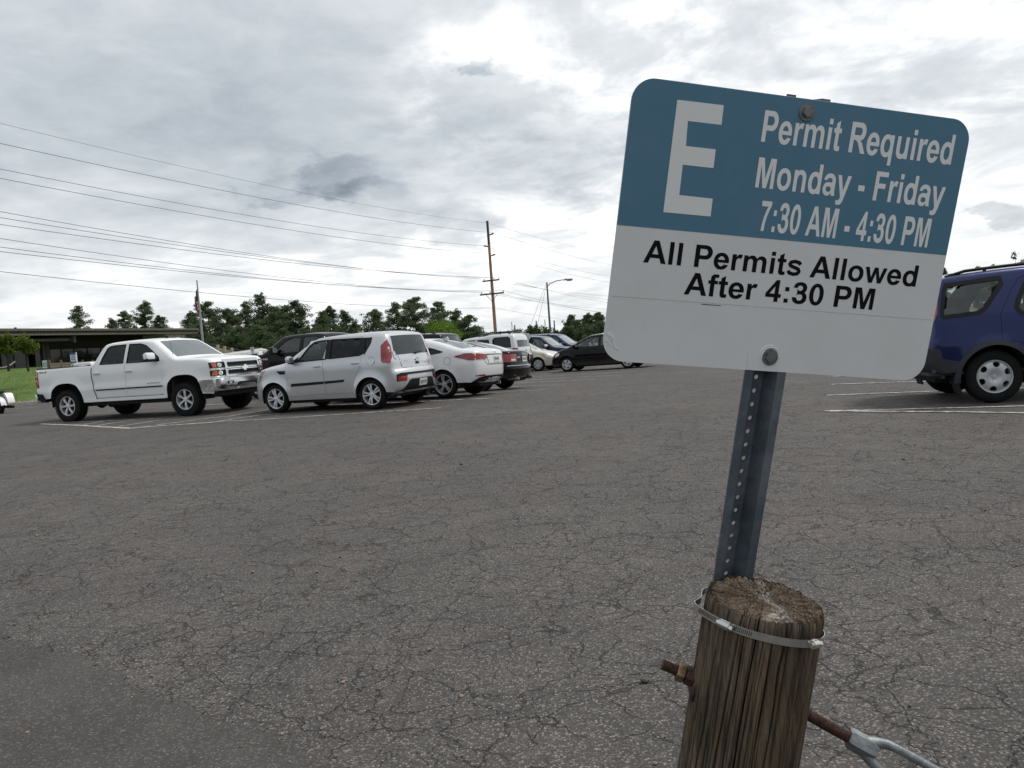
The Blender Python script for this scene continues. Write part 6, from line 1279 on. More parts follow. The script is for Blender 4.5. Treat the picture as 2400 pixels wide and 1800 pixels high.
CV.place(gp(2335, 945), R(-12), (-1.31, -0.875))

# ---- parked touring motorcycle at the left edge
mc = empty('motorcycle', (0, 0, 0), 0, 'white touring motorcycle with hard saddlebags at the lawn edge', 'motorcycle')
def part(name, mat, mb, sm=40): return mb.build(name, mat, mc, smooth=sm, recalc=True)
for x in (0.82, -0.80):
    wh = MB().lathe([(0.20, 0.03), (0.06, 0.05), (0.0, 0.05)], 20, 'y', (x, 0, 0.32)).lathe([(0.20, -0.03), (0.06, -0.05), (0.0, -0.05)], 20, 'y', (x, 0, 0.32)).build('wheel', M_RIMD, mc, smooth=40)
    MB().lathe([(0.20, 0.05), (0.25, 0.065), (0.30, 0.05), (0.325, 0.0), (0.30, -0.05), (0.25, -0.065), (0.20, -0.05)], 28, 'y', (x, 0, 0.32)).build('tyre', M_RUB, wh, smooth=50)
    mb = MB(); P = [(x + 0.37 * math.cos(a), 0, 0.32 + 0.37 * math.sin(a)) for a in np.linspace(R(10), R(170), 12)]
    V = [(p[0], y, p[2] - abs(y) * 0.35) for p in P for y in (-0.09, -0.06, 0, 0.06, 0.09)]; mb.add(V, [(5 * i + j, 5 * i + j + 1, 5 * i + j + 6, 5 * i + j + 5) for i in range(11) for j in range(4)]); part('fender', P_WHITE, mb, 60)
for s_ in (1, -1):
    mb = MB(); P = chaikin([(-0.50, 0.40), (-1.10, 0.36), (-1.20, 0.42), (-1.10, 0.66), (-1.02, 0.72), (-0.55, 0.72), (-0.45, 0.62)], 2, True)
    mb.prism([tuple(p) for p in P], 0.13, 0.36, lambda u, v_, h: (u, s_ * h, v_)); sb = part('saddlebag', P_WHITE, mb, 35)
    mb = MB(); Q = chaikin([(-0.46, 0.655), (-1.08, 0.655), (-1.03, 0.745), (-0.95, 0.77), (-0.56, 0.765), (-0.45, 0.70)], 2, True); mb.prism([tuple(p) for p in Q], 0.12, 0.372, lambda u, v_, h: (u, s_ * h, v_)); o = mb.build('lid', P_WHITE, sb, smooth=35, recalc=True)
    mb = MB(); mb.tube([(-0.1, s_ * 0.20, 0.30), (-0.6, s_ * 0.24, 0.27), (-1.25, s_ * 0.25, 0.30)], 0.05, 12); part('exhaust', M_TRIM, mb, 60)
    mb = MB(); mb.tube([(0.82, s_ * 0.10, 0.32), (0.45, s_ * 0.10, 1.0), (0.30, s_ * 0.30, 1.08), (0.10, s_ * 0.40, 1.05)], 0.02, 8); part('fork', M_CHR, mb, 60)
mb = MB(); mb.box((-0.02, 0, 0.42), (0.5, 0.36, 0.36), None, 0.06); mb.box((0.0, 0, 0.62), (0.25, 0.5, 0.16), None, 0.05); part('engine', M_RIMD, mb)
mb = MB(); mb.box((0.15, 0, 0.86), (0.55, 0.30, 0.22), None, 0.09); part('tank', P_WHITE, mb)
mb = MB(); mb.box((-0.40, 0, 0.76), (0.62, 0.30, 0.10), None, 0.045); mb.box((-0.85, 0, 0.82), (0.34, 0.26, 0.08), None, 0.035); part('seat', M_BLK, mb)
mb = MB(); mb.box((0.60, 0, 1.02), (0.30, 0.70, 0.34), Matrix.Rotation(R(-18), 4, 'Y'), 0.12); part('fairing', P_WHITE, mb)
mb = MB(); mb.box((0.52, 0, 1.30), (0.02, 0.48, 0.28), Matrix.Rotation(R(-28), 4, 'Y'), 0.008); part('windscreen', G_CLEAR, mb)
hm = R(150); c_, n_ = math.cos(hm), math.sin(hm); l_ = (-1.10 * 1.15, -0.25 * 1.15); pm_ = at(22, 925, 31.0)
mc.location = (pm_[0] - (c_ * l_[0] - n_ * l_[1]), pm_[1] - (n_ * l_[0] + c_ * l_[1]), float(terrain(pm_[0], 31.0))); mc.rotation_euler = (0, R(-4), hm); mc.scale = (1.15, 1.15, 1.15)

# ---- white service truck with a boom behind the pickup
ut = empty('service_truck', (0, 0, 0), 0, 'white service truck with a folded white boom behind the white pickup', 'truck')
def up(name, mat, mb, sm=40): return mb.build(name, mat, ut, smooth=sm, recalc=True)
mb = MB(); mb.box((0.3, 0, 1.12), (3.0, 2.1, 0.9), None, 0.05); up('service_body', P_WHITE, mb)
mb = MB(); mb.box((-2.6, 0, 0.98), (2.4, 1.95, 0.75), None, 0.12); mb.box((-2.0, 0, 1.58), (1.3, 1.75, 0.62), None, 0.16); up('cab', P_WHITE, mb)
mb = MB(); mb.box((-1.95, 0, 1.60), (0.9, 1.765, 0.36), None, 0.05); up('window', G_TINT, mb)
for x in (-2.7, 1.0):
    for s_ in (1, -1):
        w_ = MB().lathe([(0.23, 0.10), (0.10, 0.06), (0.0, 0.06)], 20, 'y', (x, s_ * 0.85, 0.40)).build('wheel', M_STW, ut, smooth=40); MB().lathe([(0.23, 0.12), (0.30, 0.135), (0.38, 0.12), (0.40, 0.08), (0.40, -0.08), (0.38, -0.12), (0.23, -0.12)], 26, 'y', (x, s_ * 0.85, 0.40)).build('tyre', M_RUB, w_, smooth=40)
mb = MB(); mb.tube([(-2.9, 0.3, 1.86), (2.2, 0.3, 2.08)], [0.06, 0.125], 4); mb.tube([(2.1, 0.3, 2.08), (2.42, 0.3, 2.03)], 0.115, 10); up('boom', P_BEIGE if False else pmat('cream_boom', (0.66, 0.65, 0.60), 0.4), mb)
mb = MB(); mb.tube([(0.9, 0.3, 1.5), (0.9, 0.3, 2.0)], 0.12, 10); mb.box((2.05, 0.3, 1.80), (0.5, 0.9, 0.5), None, 0.03); up('pedestal', P_WHITE, mb)
mb = MB(); mb.box((2.05, -0.16, 1.82), (0.32, 0.03, 0.26)); up('basket_opening', M_UND, mb)
pu = at(613, 852, 37.0); hu = R(-17); ut.rotation_euler = (0, 0, hu); ut.location = (pu[0] - 2.3 * math.cos(hu), pu[1] - 2.3 * math.sin(hu), terrain(0, 37.0) - 0.14)
# ------------------------------------------------------------------ lawn, kerb, building
# the lawn climbs from the kerb to the building terrace
K0, K1 = gp(3.6, 952.5)[:2], gp(88.6, 945.5)[:2]
KD = (K1 - K0) / np.linalg.norm(K1 - K0); KN = np.array([-KD[1], KD[0]])
if KN[0] > 0: KN = -KN
def lawn_xy(s, t): return K0 + KD * s + KN * t
def lawn_h(t): u = np.clip(t / 13.0, 0, 1); return 1.95 * (u * u * (3 - 2 * u))
zk = float(terrain(K0[0], K0[1]))
M_GRASS = bpy.data.materials.new('mown_grass'); M_GRASS.use_nodes = True; g = NT(M_GRASS.node_tree); co = g.n('ShaderNodeTexCoord').outputs['Object']
c = g.mix(g.sstep(g.noise(co, 0.5, 5, 0.65), 0.35, 0.68), (0.080, 0.145, 0.016), (0.135, 0.21, 0.030)); c = g.mix(g.sstep(g.noise(co, 22, 4, 0.7), 0.35, 0.7), g.mix(0.6, c, (0.02, 0.045, 0.006)), c)
b = g.n('ShaderNodeBsdfPrincipled', i_Roughness=0.9, i_0=c); bp = g.n('ShaderNodeBump', i_Strength=0.8, i_Distance=0.03); g.set(bp.inputs['Height'], g.noise(co, 30, 4, 0.7)); g.set(b.inputs['Normal'], bp.outputs[0]); g.n('ShaderNodeOutputMaterial', i_0=b.outputs[0])
ss = np.arange(-40, 16, 1.0); tt_ = np.concatenate([np.arange(0.75, 18, 0.6), [22, 30, 45, 80]])
V = []; rg = np.random.default_rng(8)
for s_ in ss:
    for t in tt_:
        p = lawn_xy(s_, t); V.append((p[0], p[1], zk + 0.13 + lawn_h(t - 0.7) + 0.03 * math.sin(s_ * 0.7) * math.sin(t * 0.9)))
nT = len(tt_); F = [(i * nT + j, (i + 1) * nT + j, (i + 1) * nT + j + 1, i * nT + j + 1) for i in range(len(ss) - 1) for j in range(nT - 1)]
tag(MB().add(V, F).build('lawn', M_GRASS, smooth=180, recalc=True), kind='structure')
n = 16000; S_ = rg.uniform(-22, 14, n); T_ = rg.uniform(0.8, 16, n); B = np.stack([K0[0] + KD[0] * S_ + KN[0] * T_, K0[1] + KD[1] * S_ + KN[1] * T_, zk + 0.12 + lawn_h(T_ - 0.7)], 1)
a = rg.uniform(0, 6.28, n); hgt = rg.uniform(0.05, 0.11, n); q = np.stack([np.cos(a), np.sin(a), 0 * a], 1) * 0.014; tip = np.stack([rg.normal(0, 0.025, n), rg.normal(0, 0.025, n), hgt], 1)
V = np.stack([B - q, B + q, B + tip], 1).reshape(-1, 3); tag(MB().add(V, [(3 * i, 3 * i + 1, 3 * i + 2) for i in range(n)]).build('grass', M_GRASS), kind='stuff')
M_CONC = pmat('concrete', (0.34, 0.32, 0.29), 0.85, nscale=4, namp=0.15, bump=0.3, bscale=40)
mb = MB(); prof_k = [(0.0, -0.02), (0.0, 0.12), (0.02, 0.14), (0.15, 0.14), (0.15, -0.02)]
V = [(*(lawn_xy(s_, t)), zk + z) for s_ in ss for t, z in prof_k]; m = len(prof_k); mb.add(V, [(i * m + j, i * m + j + 1, (i + 1) * m + j + 1, (i + 1) * m + j) for i in range(len(ss) - 1) for j in range(m - 1)])
tag(mb.build('kerb', M_CONC, recalc=True), kind='structure')
n = 900; P = np.array([(*lawn_xy(rg.uniform(-12, 20), rg.uniform(0.16, 0.95)), zk + 0.12) for _ in range(n)])
tag(stones('gravel', P, rg.uniform(0.03, 0.075, n), stone_mat('gravel_stone', (0.14, 0.12, 0.11), (0.26, 0.21, 0.18), (0.40, 0.35, 0.31)), 9), kind='stuff')

# long low building; its street face runs away to the right
FA, FB = at(0, 800, 55.0)[:2], at(467.6, 800, 77.0)[:2]
FD = (FB - FA) / np.linalg.norm(FB - FA); FN = np.array([FD[1], -FD[0]])
if FN @ (-FA) < 0: FN = -FN                       # FN looks at the car park
TER = zk + 0.13 + 1.9
def fac(px, py, back=0.0):
    """distance along the face and height where the sight line meets the plane set back by 'back'"""
    d = ray(px, py); o = FA - FN * back; t = (o @ FN) / (d[:2] @ FN); p = np.array([0, 0, CAM_H]) + d * t; return np.array([(p[:2] - o) @ FD, p[2]])
def FP(s_, n_, z): p = FA + FD * s_ + FN * n_; return (p[0], p[1], z)
bld = empty('office_building', (*FA, TER), 0, 'long low brown building with a deep flat fascia and dark windows', 'building')
o3 = np.array([*FA, TER]); bf = np.array([[FD[0], FN[0], 0], [FD[1], FN[1], 0], [0, 0, 1]])
bld.rotation_euler = (0, 0, math.atan2(FD[1], FD[0]))
flip = -1.0 if abs(math.sin(bld.rotation_euler.z) + FN[0]) < 1e-6 else 1.0
LN = np.array([-FD[1], FD[0]]); sgnN = 1.0 if LN @ FN > 0 else -1.0
def bb(mb, s0, s1, n0, n1, z0, z1): mb.box(((s0 + s1) / 2, sgnN * (n0 + n1) / 2, (z0 + z1) / 2 - TER), (abs(s1 - s0), abs(n1 - n0), abs(z1 - z0))); return mb
M_BRICK = bpy.data.materials.new('dark_brick'); M_BRICK.use_nodes = True; g = NT(M_BRICK.node_tree); co = g.n('ShaderNodeTexCoord').outputs['Object']
mp = g.n('ShaderNodeMapping', i_Vector=co); mp.inputs['Rotation'].default_value = (R(90), 0, 0)
br = g.n('ShaderNodeTexBrick', i_Vector=mp.outputs[0], i_Scale=4.0); br.inputs['Color1'].default_value = (0.040, 0.024, 0.018, 1); br.inputs['Color2'].default_value = (0.028, 0.017, 0.013, 1); br.inputs['Mortar'].default_value = (0.05, 0.045, 0.04, 1); br.inputs['Mortar Size'].default_value = 0.012
b = g.n('ShaderNodeBsdfPrincipled', i_Roughness=0.9, i_0=br.outputs[0]); g.n('ShaderNodeOutputMaterial', i_0=b.outputs[0])
M_FASC = pmat('weathered_fascia', (0.055, 0.047, 0.038), 0.85, nscale=3, namp=0.2); M_ROOFE = pmat('roof_edge', (0.105, 0.092, 0.078), 0.8, nscale=2, namp=0.15); M_BEIGE = pmat('beige_wall', (0.46, 0.40, 0.31), 0.9, nscale=2, namp=0.08); M_DKW = pmat('dark_stained_wood', (0.030, 0.022, 0.017), 0.85, nscale=5, namp=0.2)
ztop = fac(0, 769.8)[1]; zf0 = fac(0, 786.8)[1]; send = fac(467, 775)[0]; ze = fac(0, 776)[1]
bb(MB(), -30, send, 0.0, -24, ze, ztop).build('roof', M_ROOFE, bld)
mb = MB(); bb(mb, -30, send - 0.15, -0.10, -0.32, zf0 + 0.12, ze - 0.002); fasc = mb.build('fascia', M_FASC, bld)
mb = MB()
for k in range(int((send + 30) / 0.30)): bb(mb, -29.9 + 0.30 * k, -29.86 + 0.30 * k, -0.075, -0.099, zf0 + 0.14, ze - 0.01)
o = mb.build('battens', M_DKW, fasc); tag(o, kind='stuff')
bb(MB(), -30, send - 0.15, -0.06, -0.34, zf0, zf0 + 0.118).build('fascia_trim', M_ROOFE, bld)
bb(MB(), -30, send - 0.4, -0.36, -23, zf0 + 0.05, zf0 + 0.10).build('soffit', M_DKW, bld)
BK = 4.0
s_w0 = -30; s_we = fac(395, 800, BK)[0]; zwt = fac(150, 816.8, BK)[1]; zwb = fac(150, 866, BK)[1] - 0.4
bb(MB(), s_w0, s_we, -BK, -BK - 18, TER - 0.3, zf0 + 0.05).build('wall', M_BRICK, bld)
bb(MB(), fac(388, 788, 0.5)[0], fac(434, 788, 0.5)[0], -0.5, -3.0, zf0 - 0.30, zf0 + 0.04).build('end_soffit', M_BEIGE, bld)
M_WGL = pmat('dark_window_glass', (0.006, 0.008, 0.009), 0.05, spec=0.3)
def window(px0, px1, z0=None, z1=None):
    a, b_ = fac(px0, 850, BK)[0], fac(px1, 850, BK)[0]; z0 = zwb if z0 is None else z0; z1 = zwt if z1 is None else z1
    wd = bb(MB(), a, b_, -BK + 0.10, -BK - 0.02, z0, z1).build('window', M_DKW, bld); bb(MB(), a + 0.06, b_ - 0.06, -BK + 0.115, -BK + 0.02, z0 + 0.06, z1 - 0.06).build('pane', M_WGL, wd)
for a, b_ in ((0, 30), (31, 77), (79, 102), (116, 143), (144, 173), (174, 204), (205, 236), (237, 268), (269, 300), (301, 335)): window(a, b_)
s0, s1 = fac(60, 795, 1.0)[0], fac(171, 795, 1.0)[0]; z0, z1 = fac(120, 799.5, 1.0)[1], fac(120, 793.5, 1.0)[1]
bb(MB(), s0 - 12, s1, -1.0, -3.9, z0, z1).build('canopy', pmat('grey_canopy', (0.10, 0.105, 0.11), 0.7), bld); bb(MB(), s1 - 0.25, s1 + 0.0, -0.95, -0.7, z0 - 0.15, z1 + 0.2).build('canopy_end', pmat('grey_canopy', (0.10, 0.105, 0.11), 0.7), bld)
for px in (103, 112): a = fac(px, 850, 3.0)[0]; bb(MB(), a, a + 0.3, -3.0, -3.3, TER - 0.2, zf0 + 0.04).build('column', pmat('grey_column', (0.07, 0.065, 0.06), 0.8), bld)
for px, h_ in ((36, 0.45), (43, 0.35)):
    a = fac(px, 768, 6)[0]; mb = MB(); mb.tube([(a, -sgnN * 6, ztop - TER - 0.05), (a, -sgnN * 6, ztop - TER + h_)], 0.06, 8); mb.tube([(a, -sgnN * 6, ztop - TER + h_), (a, -sgnN * 6, ztop - TER + h_ + 0.08)], 0.10, 8); mb.build('roof_vent', M_DKW, bld, smooth=40)
# beige ramp wall with rail posts to the right of the building
def wallseg(name, pts, th, mat, lab, cat, zb=-0.5):
    mb = MB(); n = len(pts)
    V = []
    for p in pts: V += [(p[0], p[1], zb), (p[0], p[1], p[2]), (p[0], p[1] + th, p[2]), (p[0], p[1] + th, zb)]
    mb.add(V, [(4 * i + j, 4 * i + (j + 1) % 4, 4 * i + 4 + (j + 1) % 4, 4 * i + 4 + j) for i in range(n - 1) for j in range(4)] + [(0, 1, 2, 3), tuple(4 * (n - 1) + k for k in (3, 2, 1, 0))])
    o = mb.build(name, mat, recalc=True); return tag(o, lab, cat)
wallseg('ramp_wall', [at(440, 801, 58), at(478, 807.5, 57), at(560, 822, 56), at(640, 836, 56)], 0.3, M_BEIGE, 'low beige ramp wall sloping down behind the white pickup', 'wall')
rl = empty('handrail', at(478, 807.5, 55.5), 0, 'dark rail with pale posts in front of the beige ramp wall', 'handrail'); o0 = np.array(rl.location)
pts = [at(470, 804.5, 55.5), at(512, 812.0, 55.3), at(528, 815.5, 55.2), at(545, 819, 55.1), at(600, 829, 55)]
mb = MB(); mb.tube([p - o0 for p in pts], 0.09, 6); mb.build('rail', M_DKW, rl)
for p, px in ((pts[1], 512), (pts[2], 528.5), (pts[3], 545)):
    mb = MB(); q = p - o0 - np.array([0, 0.15, 0]); mb.tube([q + np.array([0, 0, 0.12]), q + np.array([0, 0, -1.6])], 0.11, 10); mb.build('post', pmat('pale_post', (0.38, 0.34, 0.27), 0.8), rl, smooth=60)
# boulders / rail fence along the terrace, signs
def sign_board(name, label, px, ptop, pbot, wpx, Y, mats, panels, post=True):
    a = at(px, ptop, Y); b_ = at(px, pbot, Y); wd = wpx / FPX * Y; hgt = a[2] - b_[2]
    e = empty(name, (b_[0], b_[1], b_[2]), 0, label, 'sign'); MB().box((0, 0, hgt / 2), (wd, 0.12, hgt), None, 0.02).build('board', mats[0], e)
    for i, (u0, v0, u1, v1, mt) in enumerate(panels):
        MB().box(((u0 + u1 - 1) / 2 * wd, -0.066 - 0.001 * i, (v0 + v1) / 2 * hgt), ((u1 - u0) * wd, 0.012, (v1 - v0) * hgt)).build('panel', mt, e)
    return e
M_SW = pmat('sign_white', (0.66, 0.67, 0.68), 0.5); M_SB = pmat('sign_blue', (0.030, 0.085, 0.34), 0.5); M_SK = pmat('sign_text_dark', (0.05, 0.06, 0.09), 0.5); M_ST = pmat('sign_teal', (0.02, 0.17, 0.24), 0.5)
e = sign_board('directory_sign', 'white and blue directory sign with stacked text bars on the lawn', 175, 826, 861, 14.5, 47, [M_SW], [(0.0, 0.86, 1, 1.0, M_SB), (0.0, 0.28, 1, 0.40, M_SB), (0.28, 0.755, 0.75, 0.785, M_SK), (0.16, 0.645, 0.86, 0.675, M_SK), (0.16, 0.525, 0.84, 0.555, M_SK), (0.40, 0.315, 0.6, 0.365, M_SW)])
mb = MB(); wd = 14.5 / FPX * 47
mb.prism([(-0.13, 0.06), (-0.06, 0.15), (-0.03, 0.13), (-0.09, 0.04)], 0, 0.012, lambda u, v_, h: (u * 1.0, -0.075 - h, v_)); mb.prism([(0.02, 0.14), (0.05, 0.16), (0.13, 0.06), (0.09, 0.04)], 0, 0.012, lambda u, v_, h: (u, -0.075 - h, v_)); mb.build('arrows', M_SK, e)
sign_board('notice_board', 'small white notice board with a teal square beside the building entrance', 108, 844, 865, 11.5, 52, [M_SK], [(0.0, 0.02, 0.9, 0.97, M_SW), (0.18, 0.30, 0.80, 0.72, M_ST), (0.34, 0.36, 0.66, 0.66, M_SW)])
fe = empty('rail_fence', (*at(150, 860, 50)[:2], TER), 0, 'low brown wooden rail fence in front of the building', 'fence'); o0 = np.array(fe.location)
for py in (851.5, 856, 861):
    mb = MB(); a, b_ = at(115, py - 0.6, 49.5), at(260, py - 0.6 - 2, 58); mb.box((a + b_) / 2 - o0, (np.linalg.norm(b_ - a), 0.05, 0.12), Matrix.Rotation(math.atan2(*(b_ - a)[1::-1]), 4, 'Z')); mb.build('rail', pmat('brown_rail', (0.15, 0.11, 0.08), 0.8), fe)
for k in range(7):
    a, b_ = at(115, 858, 49.5), at(260, 856, 58); p = a + (b_ - a) * k / 6; mb = MB(); mb.box(p - o0 + np.array([0, 0.06, -0.1]), (0.12, 0.10, 1.0)); mb.build('post', pmat('brown_rail', (0.15, 0.11, 0.08), 0.8), fe)
mb = MB(); P = [at(-20, 861, 50.5), at(0, 862.5, 50.5), at(12, 861, 50.5), at(24, 856, 50.8), at(36, 847, 51)]; o0 = P[1]; mb.tube([p - o0 for p in P], 0.05, 8); o = mb.build('stair_rail', pmat('pale_rail', (0.30, 0.29, 0.26), 0.6), smooth=60); o.location = o0; tag(o, 'curved pale stair rail rising beside the small trees', 'handrail')
# notice sign on a thin post above the service truck
a, b_ = at(592, 813.5, 34.0), at(592, 825.5, 34.0); e = empty('notice_sign', (b_[0], b_[1], terrain(0, 34)), 0, 'small white notice sign on a post above the white boom', 'sign'); zz = terrain(0, 34)
MB().box((0, 0, (a[2] + b_[2]) / 2 - zz), (0.17, 0.01, a[2] - b_[2])).build('board', M_SW, e); mb = MB(); mb.tube([(0, 0.02, 0), (0, 0.02, a[2] - zz - 0.02)], 0.02, 8); mb.build('post', M_GALV, e)
for k in range(3): MB().box((0, -0.007, (a[2] * (0.78 - 0.22 * k) + b_[2] * (0.22 + 0.22 * k)) - zz), (0.11, 0.002, 0.018)).build('text_bar', M_SK, e)

# ------------------------------------------------------------------ flagpole, lamp, utility pole, wires
def pole_pts(px0, py0, px1, py1, Y): return at(px0, py0, Y), at(px1, py1, Y)
a, b_ = pole_pts(461.6, 660, 474.5, 800, 50.0); base = np.array([b_[0] + (b_[0] - a[0]) * 0.4, 50.0, 0.3])
fp = empty('flagpole', (a[0], 50.0, 0.4), 0, 'tall slim aluminium flagpole standing beside the building end', 'flagpole')
mb = MB(); mb.tube([(0, 0, 0), (0, 0, (a[2] - 0.4) * 0.6), (0, 0, a[2] - 0.4)], [0.085, 0.075, 0.04], 14); mb.lathe([(0.0, a[2] - 0.3), (0.05, a[2] - 0.33), (0.05, a[2] - 0.38), (0, a[2] - 0.41)], 12); mb.build('pole', pmat('satin_aluminium', (0.36, 0.37, 0.37), 0.45, 0.6), fp, smooth=40)
def flag_mat():
    m = bpy.data.materials.new('striped_flag'); m.use_nodes = True; g = NT(m.node_tree); uv = g.n('ShaderNodeAttribute', attribute_name='fuv'); sx = g.n('ShaderNodeSeparateXYZ', i_0=uv.outputs['Vector'])
    st = g.m('GREATER_THAN', g.m('FRACT', g.m('MULTIPLY', sx.outputs[1], 6.5)), 0.5); c = g.mix(st, (0.42, 0.045, 0.06), (0.62, 0.60, 0.60))
    cn = g.m('MULTIPLY', g.m('LESS_THAN', sx.outputs[0], 0.4), g.m('GREATER_THAN', sx.outputs[1], 0.46)); c = g.mix(cn, c, (0.035, 0.045, 0.13))
    b = g.n('ShaderNodeBsdfPrincipled', i_Roughness=0.85, i_0=c); g.n('ShaderNodeOutputMaterial', i_0=b.outputs[0]); return m
nu, nv = 26, 26; V = []; UV = []; zt = a[2] - 0.4 - 0.42
for i in range(nu):
    for j in range(nv):
        u, v_ = i / (nu - 1), j / (nv - 1); sag = u ** 0.8
        x = -0.04 - 0.24 * u * (0.35 + 0.65 * v_) * 0.9 + 0.06 * math.sin(5 * v_ + 3 * u) * u; y = 0.16 * math.sin(9 * u + 2.5 * v_) * (0.3 + u); z = zt - (1 - v_) * 1.15 - sag * 0.62 * (1.0 if v_ < 2 else 1)
        V.append((x, y, z)); UV.append((u, v_, 0))
mb = MB(); mb.add(V, [(i * nv + j, (i + 1) * nv + j, (i + 1) * nv + j + 1, i * nv + j + 1) for i in range(nu - 1) for j in range(nv - 1)])
fl = mb.build('flag', flag_mat(), smooth=180); at_ = fl.data.attributes.new('fuv', 'FLOAT_VECTOR', 'POINT'); at_.data.foreach_set('vector', np.array(UV, np.float32).ravel()); fl.location = (a[0], 50.0, 0.4); tag(fl, 'limp red and white striped flag hanging from the flagpole', 'flag')
M_LP = pmat('grey_green_lamp_pole', (0.10, 0.13, 0.13), 0.5, 0.4)
Y = 85.0; a = at(1281.6, 661.8, Y); g0 = terrain(0, Y); lp = empty('street_lamp', (a[0], Y, g0), 0, 'grey street lamp with a curved arm behind the parked cars', 'street lamp'); H = a[2] - g0
mb = MB(); mb.tube([(0, 0, 0), (0, 0, H)], [0.14, 0.085], 12); mb.build('pole', M_LP, lp, smooth=60)
h0 = at(1331, 655, Y); dx = h0[0] - a[0]; dz = h0[2] - a[2]
mb = MB(); mb.tube([(0, 0, H - 0.5), (0.35, 0, H - 0.15), (dx * 0.45, 0, H + dz * 0.55), (dx * 0.72, 0, H + dz * 0.95), (dx - 0.35, 0, H + dz)], 0.045, 8); mb.build('arm', M_LP, lp, smooth=60)
mb = MB(); mb.box((dx + 0.05, 0, H + dz), (0.95, 0.32, 0.16), None, 0.06); mb.box((dx + 0.15, 0, H + dz - 0.12), (0.55, 0.28, 0.10), None, 0.03); mb.box((dx - 0.2, 0, H + dz + 0.12), (0.08, 0.08, 0.10)); mb.build('lamp_head', pmat('lamp_head_grey', (0.22, 0.24, 0.24), 0.5, 0.3), lp, smooth=40)
# utility pole
Y = 75.0; pt = at(1142, 519, Y); g0 = terrain(0, Y); PX = pt[0]; PZ = pt[2]
upn = empty('utility_pole', (PX, Y, g0), 0, 'tall brown wooden utility pole with two crossarms', 'utility pole')
M_POLEW = pmat('brown_pole_wood', (0.32, 0.185, 0.105), 0.85, nscale=8, namp=0.3); M_ARMW = pmat('dark_crossarm', (0.075, 0.070, 0.068), 0.8); M_INS = pmat('porcelain_grey', (0.10, 0.10, 0.11), 0.3)
mb = MB(); mb.tube([(0, 0, 0), (0, 0, (PZ - g0) * 0.5), (0, 0, PZ - g0)], [0.175, 0.150, 0.115], 14); mb.build('pole', M_POLEW, upn, smooth=60)
mb = MB(); mb.tube([(0, 0, PZ - g0 - 2.2), (0, 0, PZ - g0 + 0.05)], [0.128, 0.121], 14); mb.build('dark_top', M_ARMW, upn, smooth=60)
WD = np.array([0.41, 0.912]); WN = np.array([WD[1], -WD[0]])          # wires run along WD; crossarms along WN
zof = lambda px, py: at(px, py, Y)[2]
arms = {'low': (zof(1158, 688.5), 2.55), 'high': (zof(1155, 657.5), 1.75)}
for nm, (z, L) in arms.items():
    mb = MB(); mb.box((WD[0] * -0.18, WD[1] * -0.18, z - g0), (L, 0.12, 0.14), Matrix.Rotation(math.atan2(WN[1], WN[0]), 4, 'Z')); mb.build('crossarm', M_ARMW, upn)
z, L = arms['low']
for s_ in (1, -1):
    q = np.array([WN[0], WN[1]]) * s_ * 0.62; mb = MB(); mb.tube([(q[0] - WD[0] * .2, q[1] - WD[1] * .2, z - g0 - 0.05), (-WD[0] * .2, -WD[1] * .2, z - g0 - 0.75)], 0.022, 6); mb.build('brace', M_ARMW, upn)
wires = []
def insul(off, z, r_=0.05, h_=0.17):
    mb = MB(); mb.lathe([(0, 0), (r_ * .5, 0), (r_ * .6, h_ * .4), (r_, h_ * .5), (r_ * .9, h_ * .9), (0, h_)], 10, c=(WN[0] * off, WN[1] * off, z - g0)); mb.build('insulator', M_INS, upn, smooth=50)
for (nm, offs) in (('low', (-1.2, -0.25, 1.15)), ('high', (-0.80, 0.25, 0.80))):
    for o_ in offs: insul(o_, arms[nm][0] + 0.07); wires.append((o_, arms[nm][0] + 0.24, nm))
for (px, py, sg) in ((1150, 549.5, 1), (1138, 576.5, -1), (1160, 598, 1)):
    z = zof(px, py); mb = MB(); s3 = [(WN[0] * sg * d, WN[1] * sg * d, z - g0 + h_) for d, h_ in ((0.1, -0.05), (0.45, 0.02), (0.62, 0.06))]; mb.tube(s3, [0.05, 0.085, 0.03], 8); mb.build('insulator', M_INS, upn, smooth=40); wires.append((sg * 0.66, z + 0.08, 'hv'))
wires.append((0.0, PZ - 0.15, 'top')); wires.append((0.14, zof(1160, 721.5), 'comm'))
left_y = {'top': [289], 'hv': [336, 396, 418], 'high': [496, 510, 526], 'low': [559, 579, 589.5], 'comm': [636.5]}
right_y = {'top': [595], 'hv': [620, 648, 662], 'high': [694, 703, 710], 'low': [725, 733.5, 736], 'comm': [760]}
M_WIRE = pmat('aluminium_wire', (0.10, 0.10, 0.105), 0.5, 0.3); cnt = {}
wl = {'top': 'thin shield wire strung from the utility pole tip', 'hv': 'upper power line held by a side insulator of the utility pole', 'high': 'power line on the short upper crossarm', 'low': 'power line on the long lower crossarm', 'comm': 'lowest cable on the utility pole below both crossarms'}
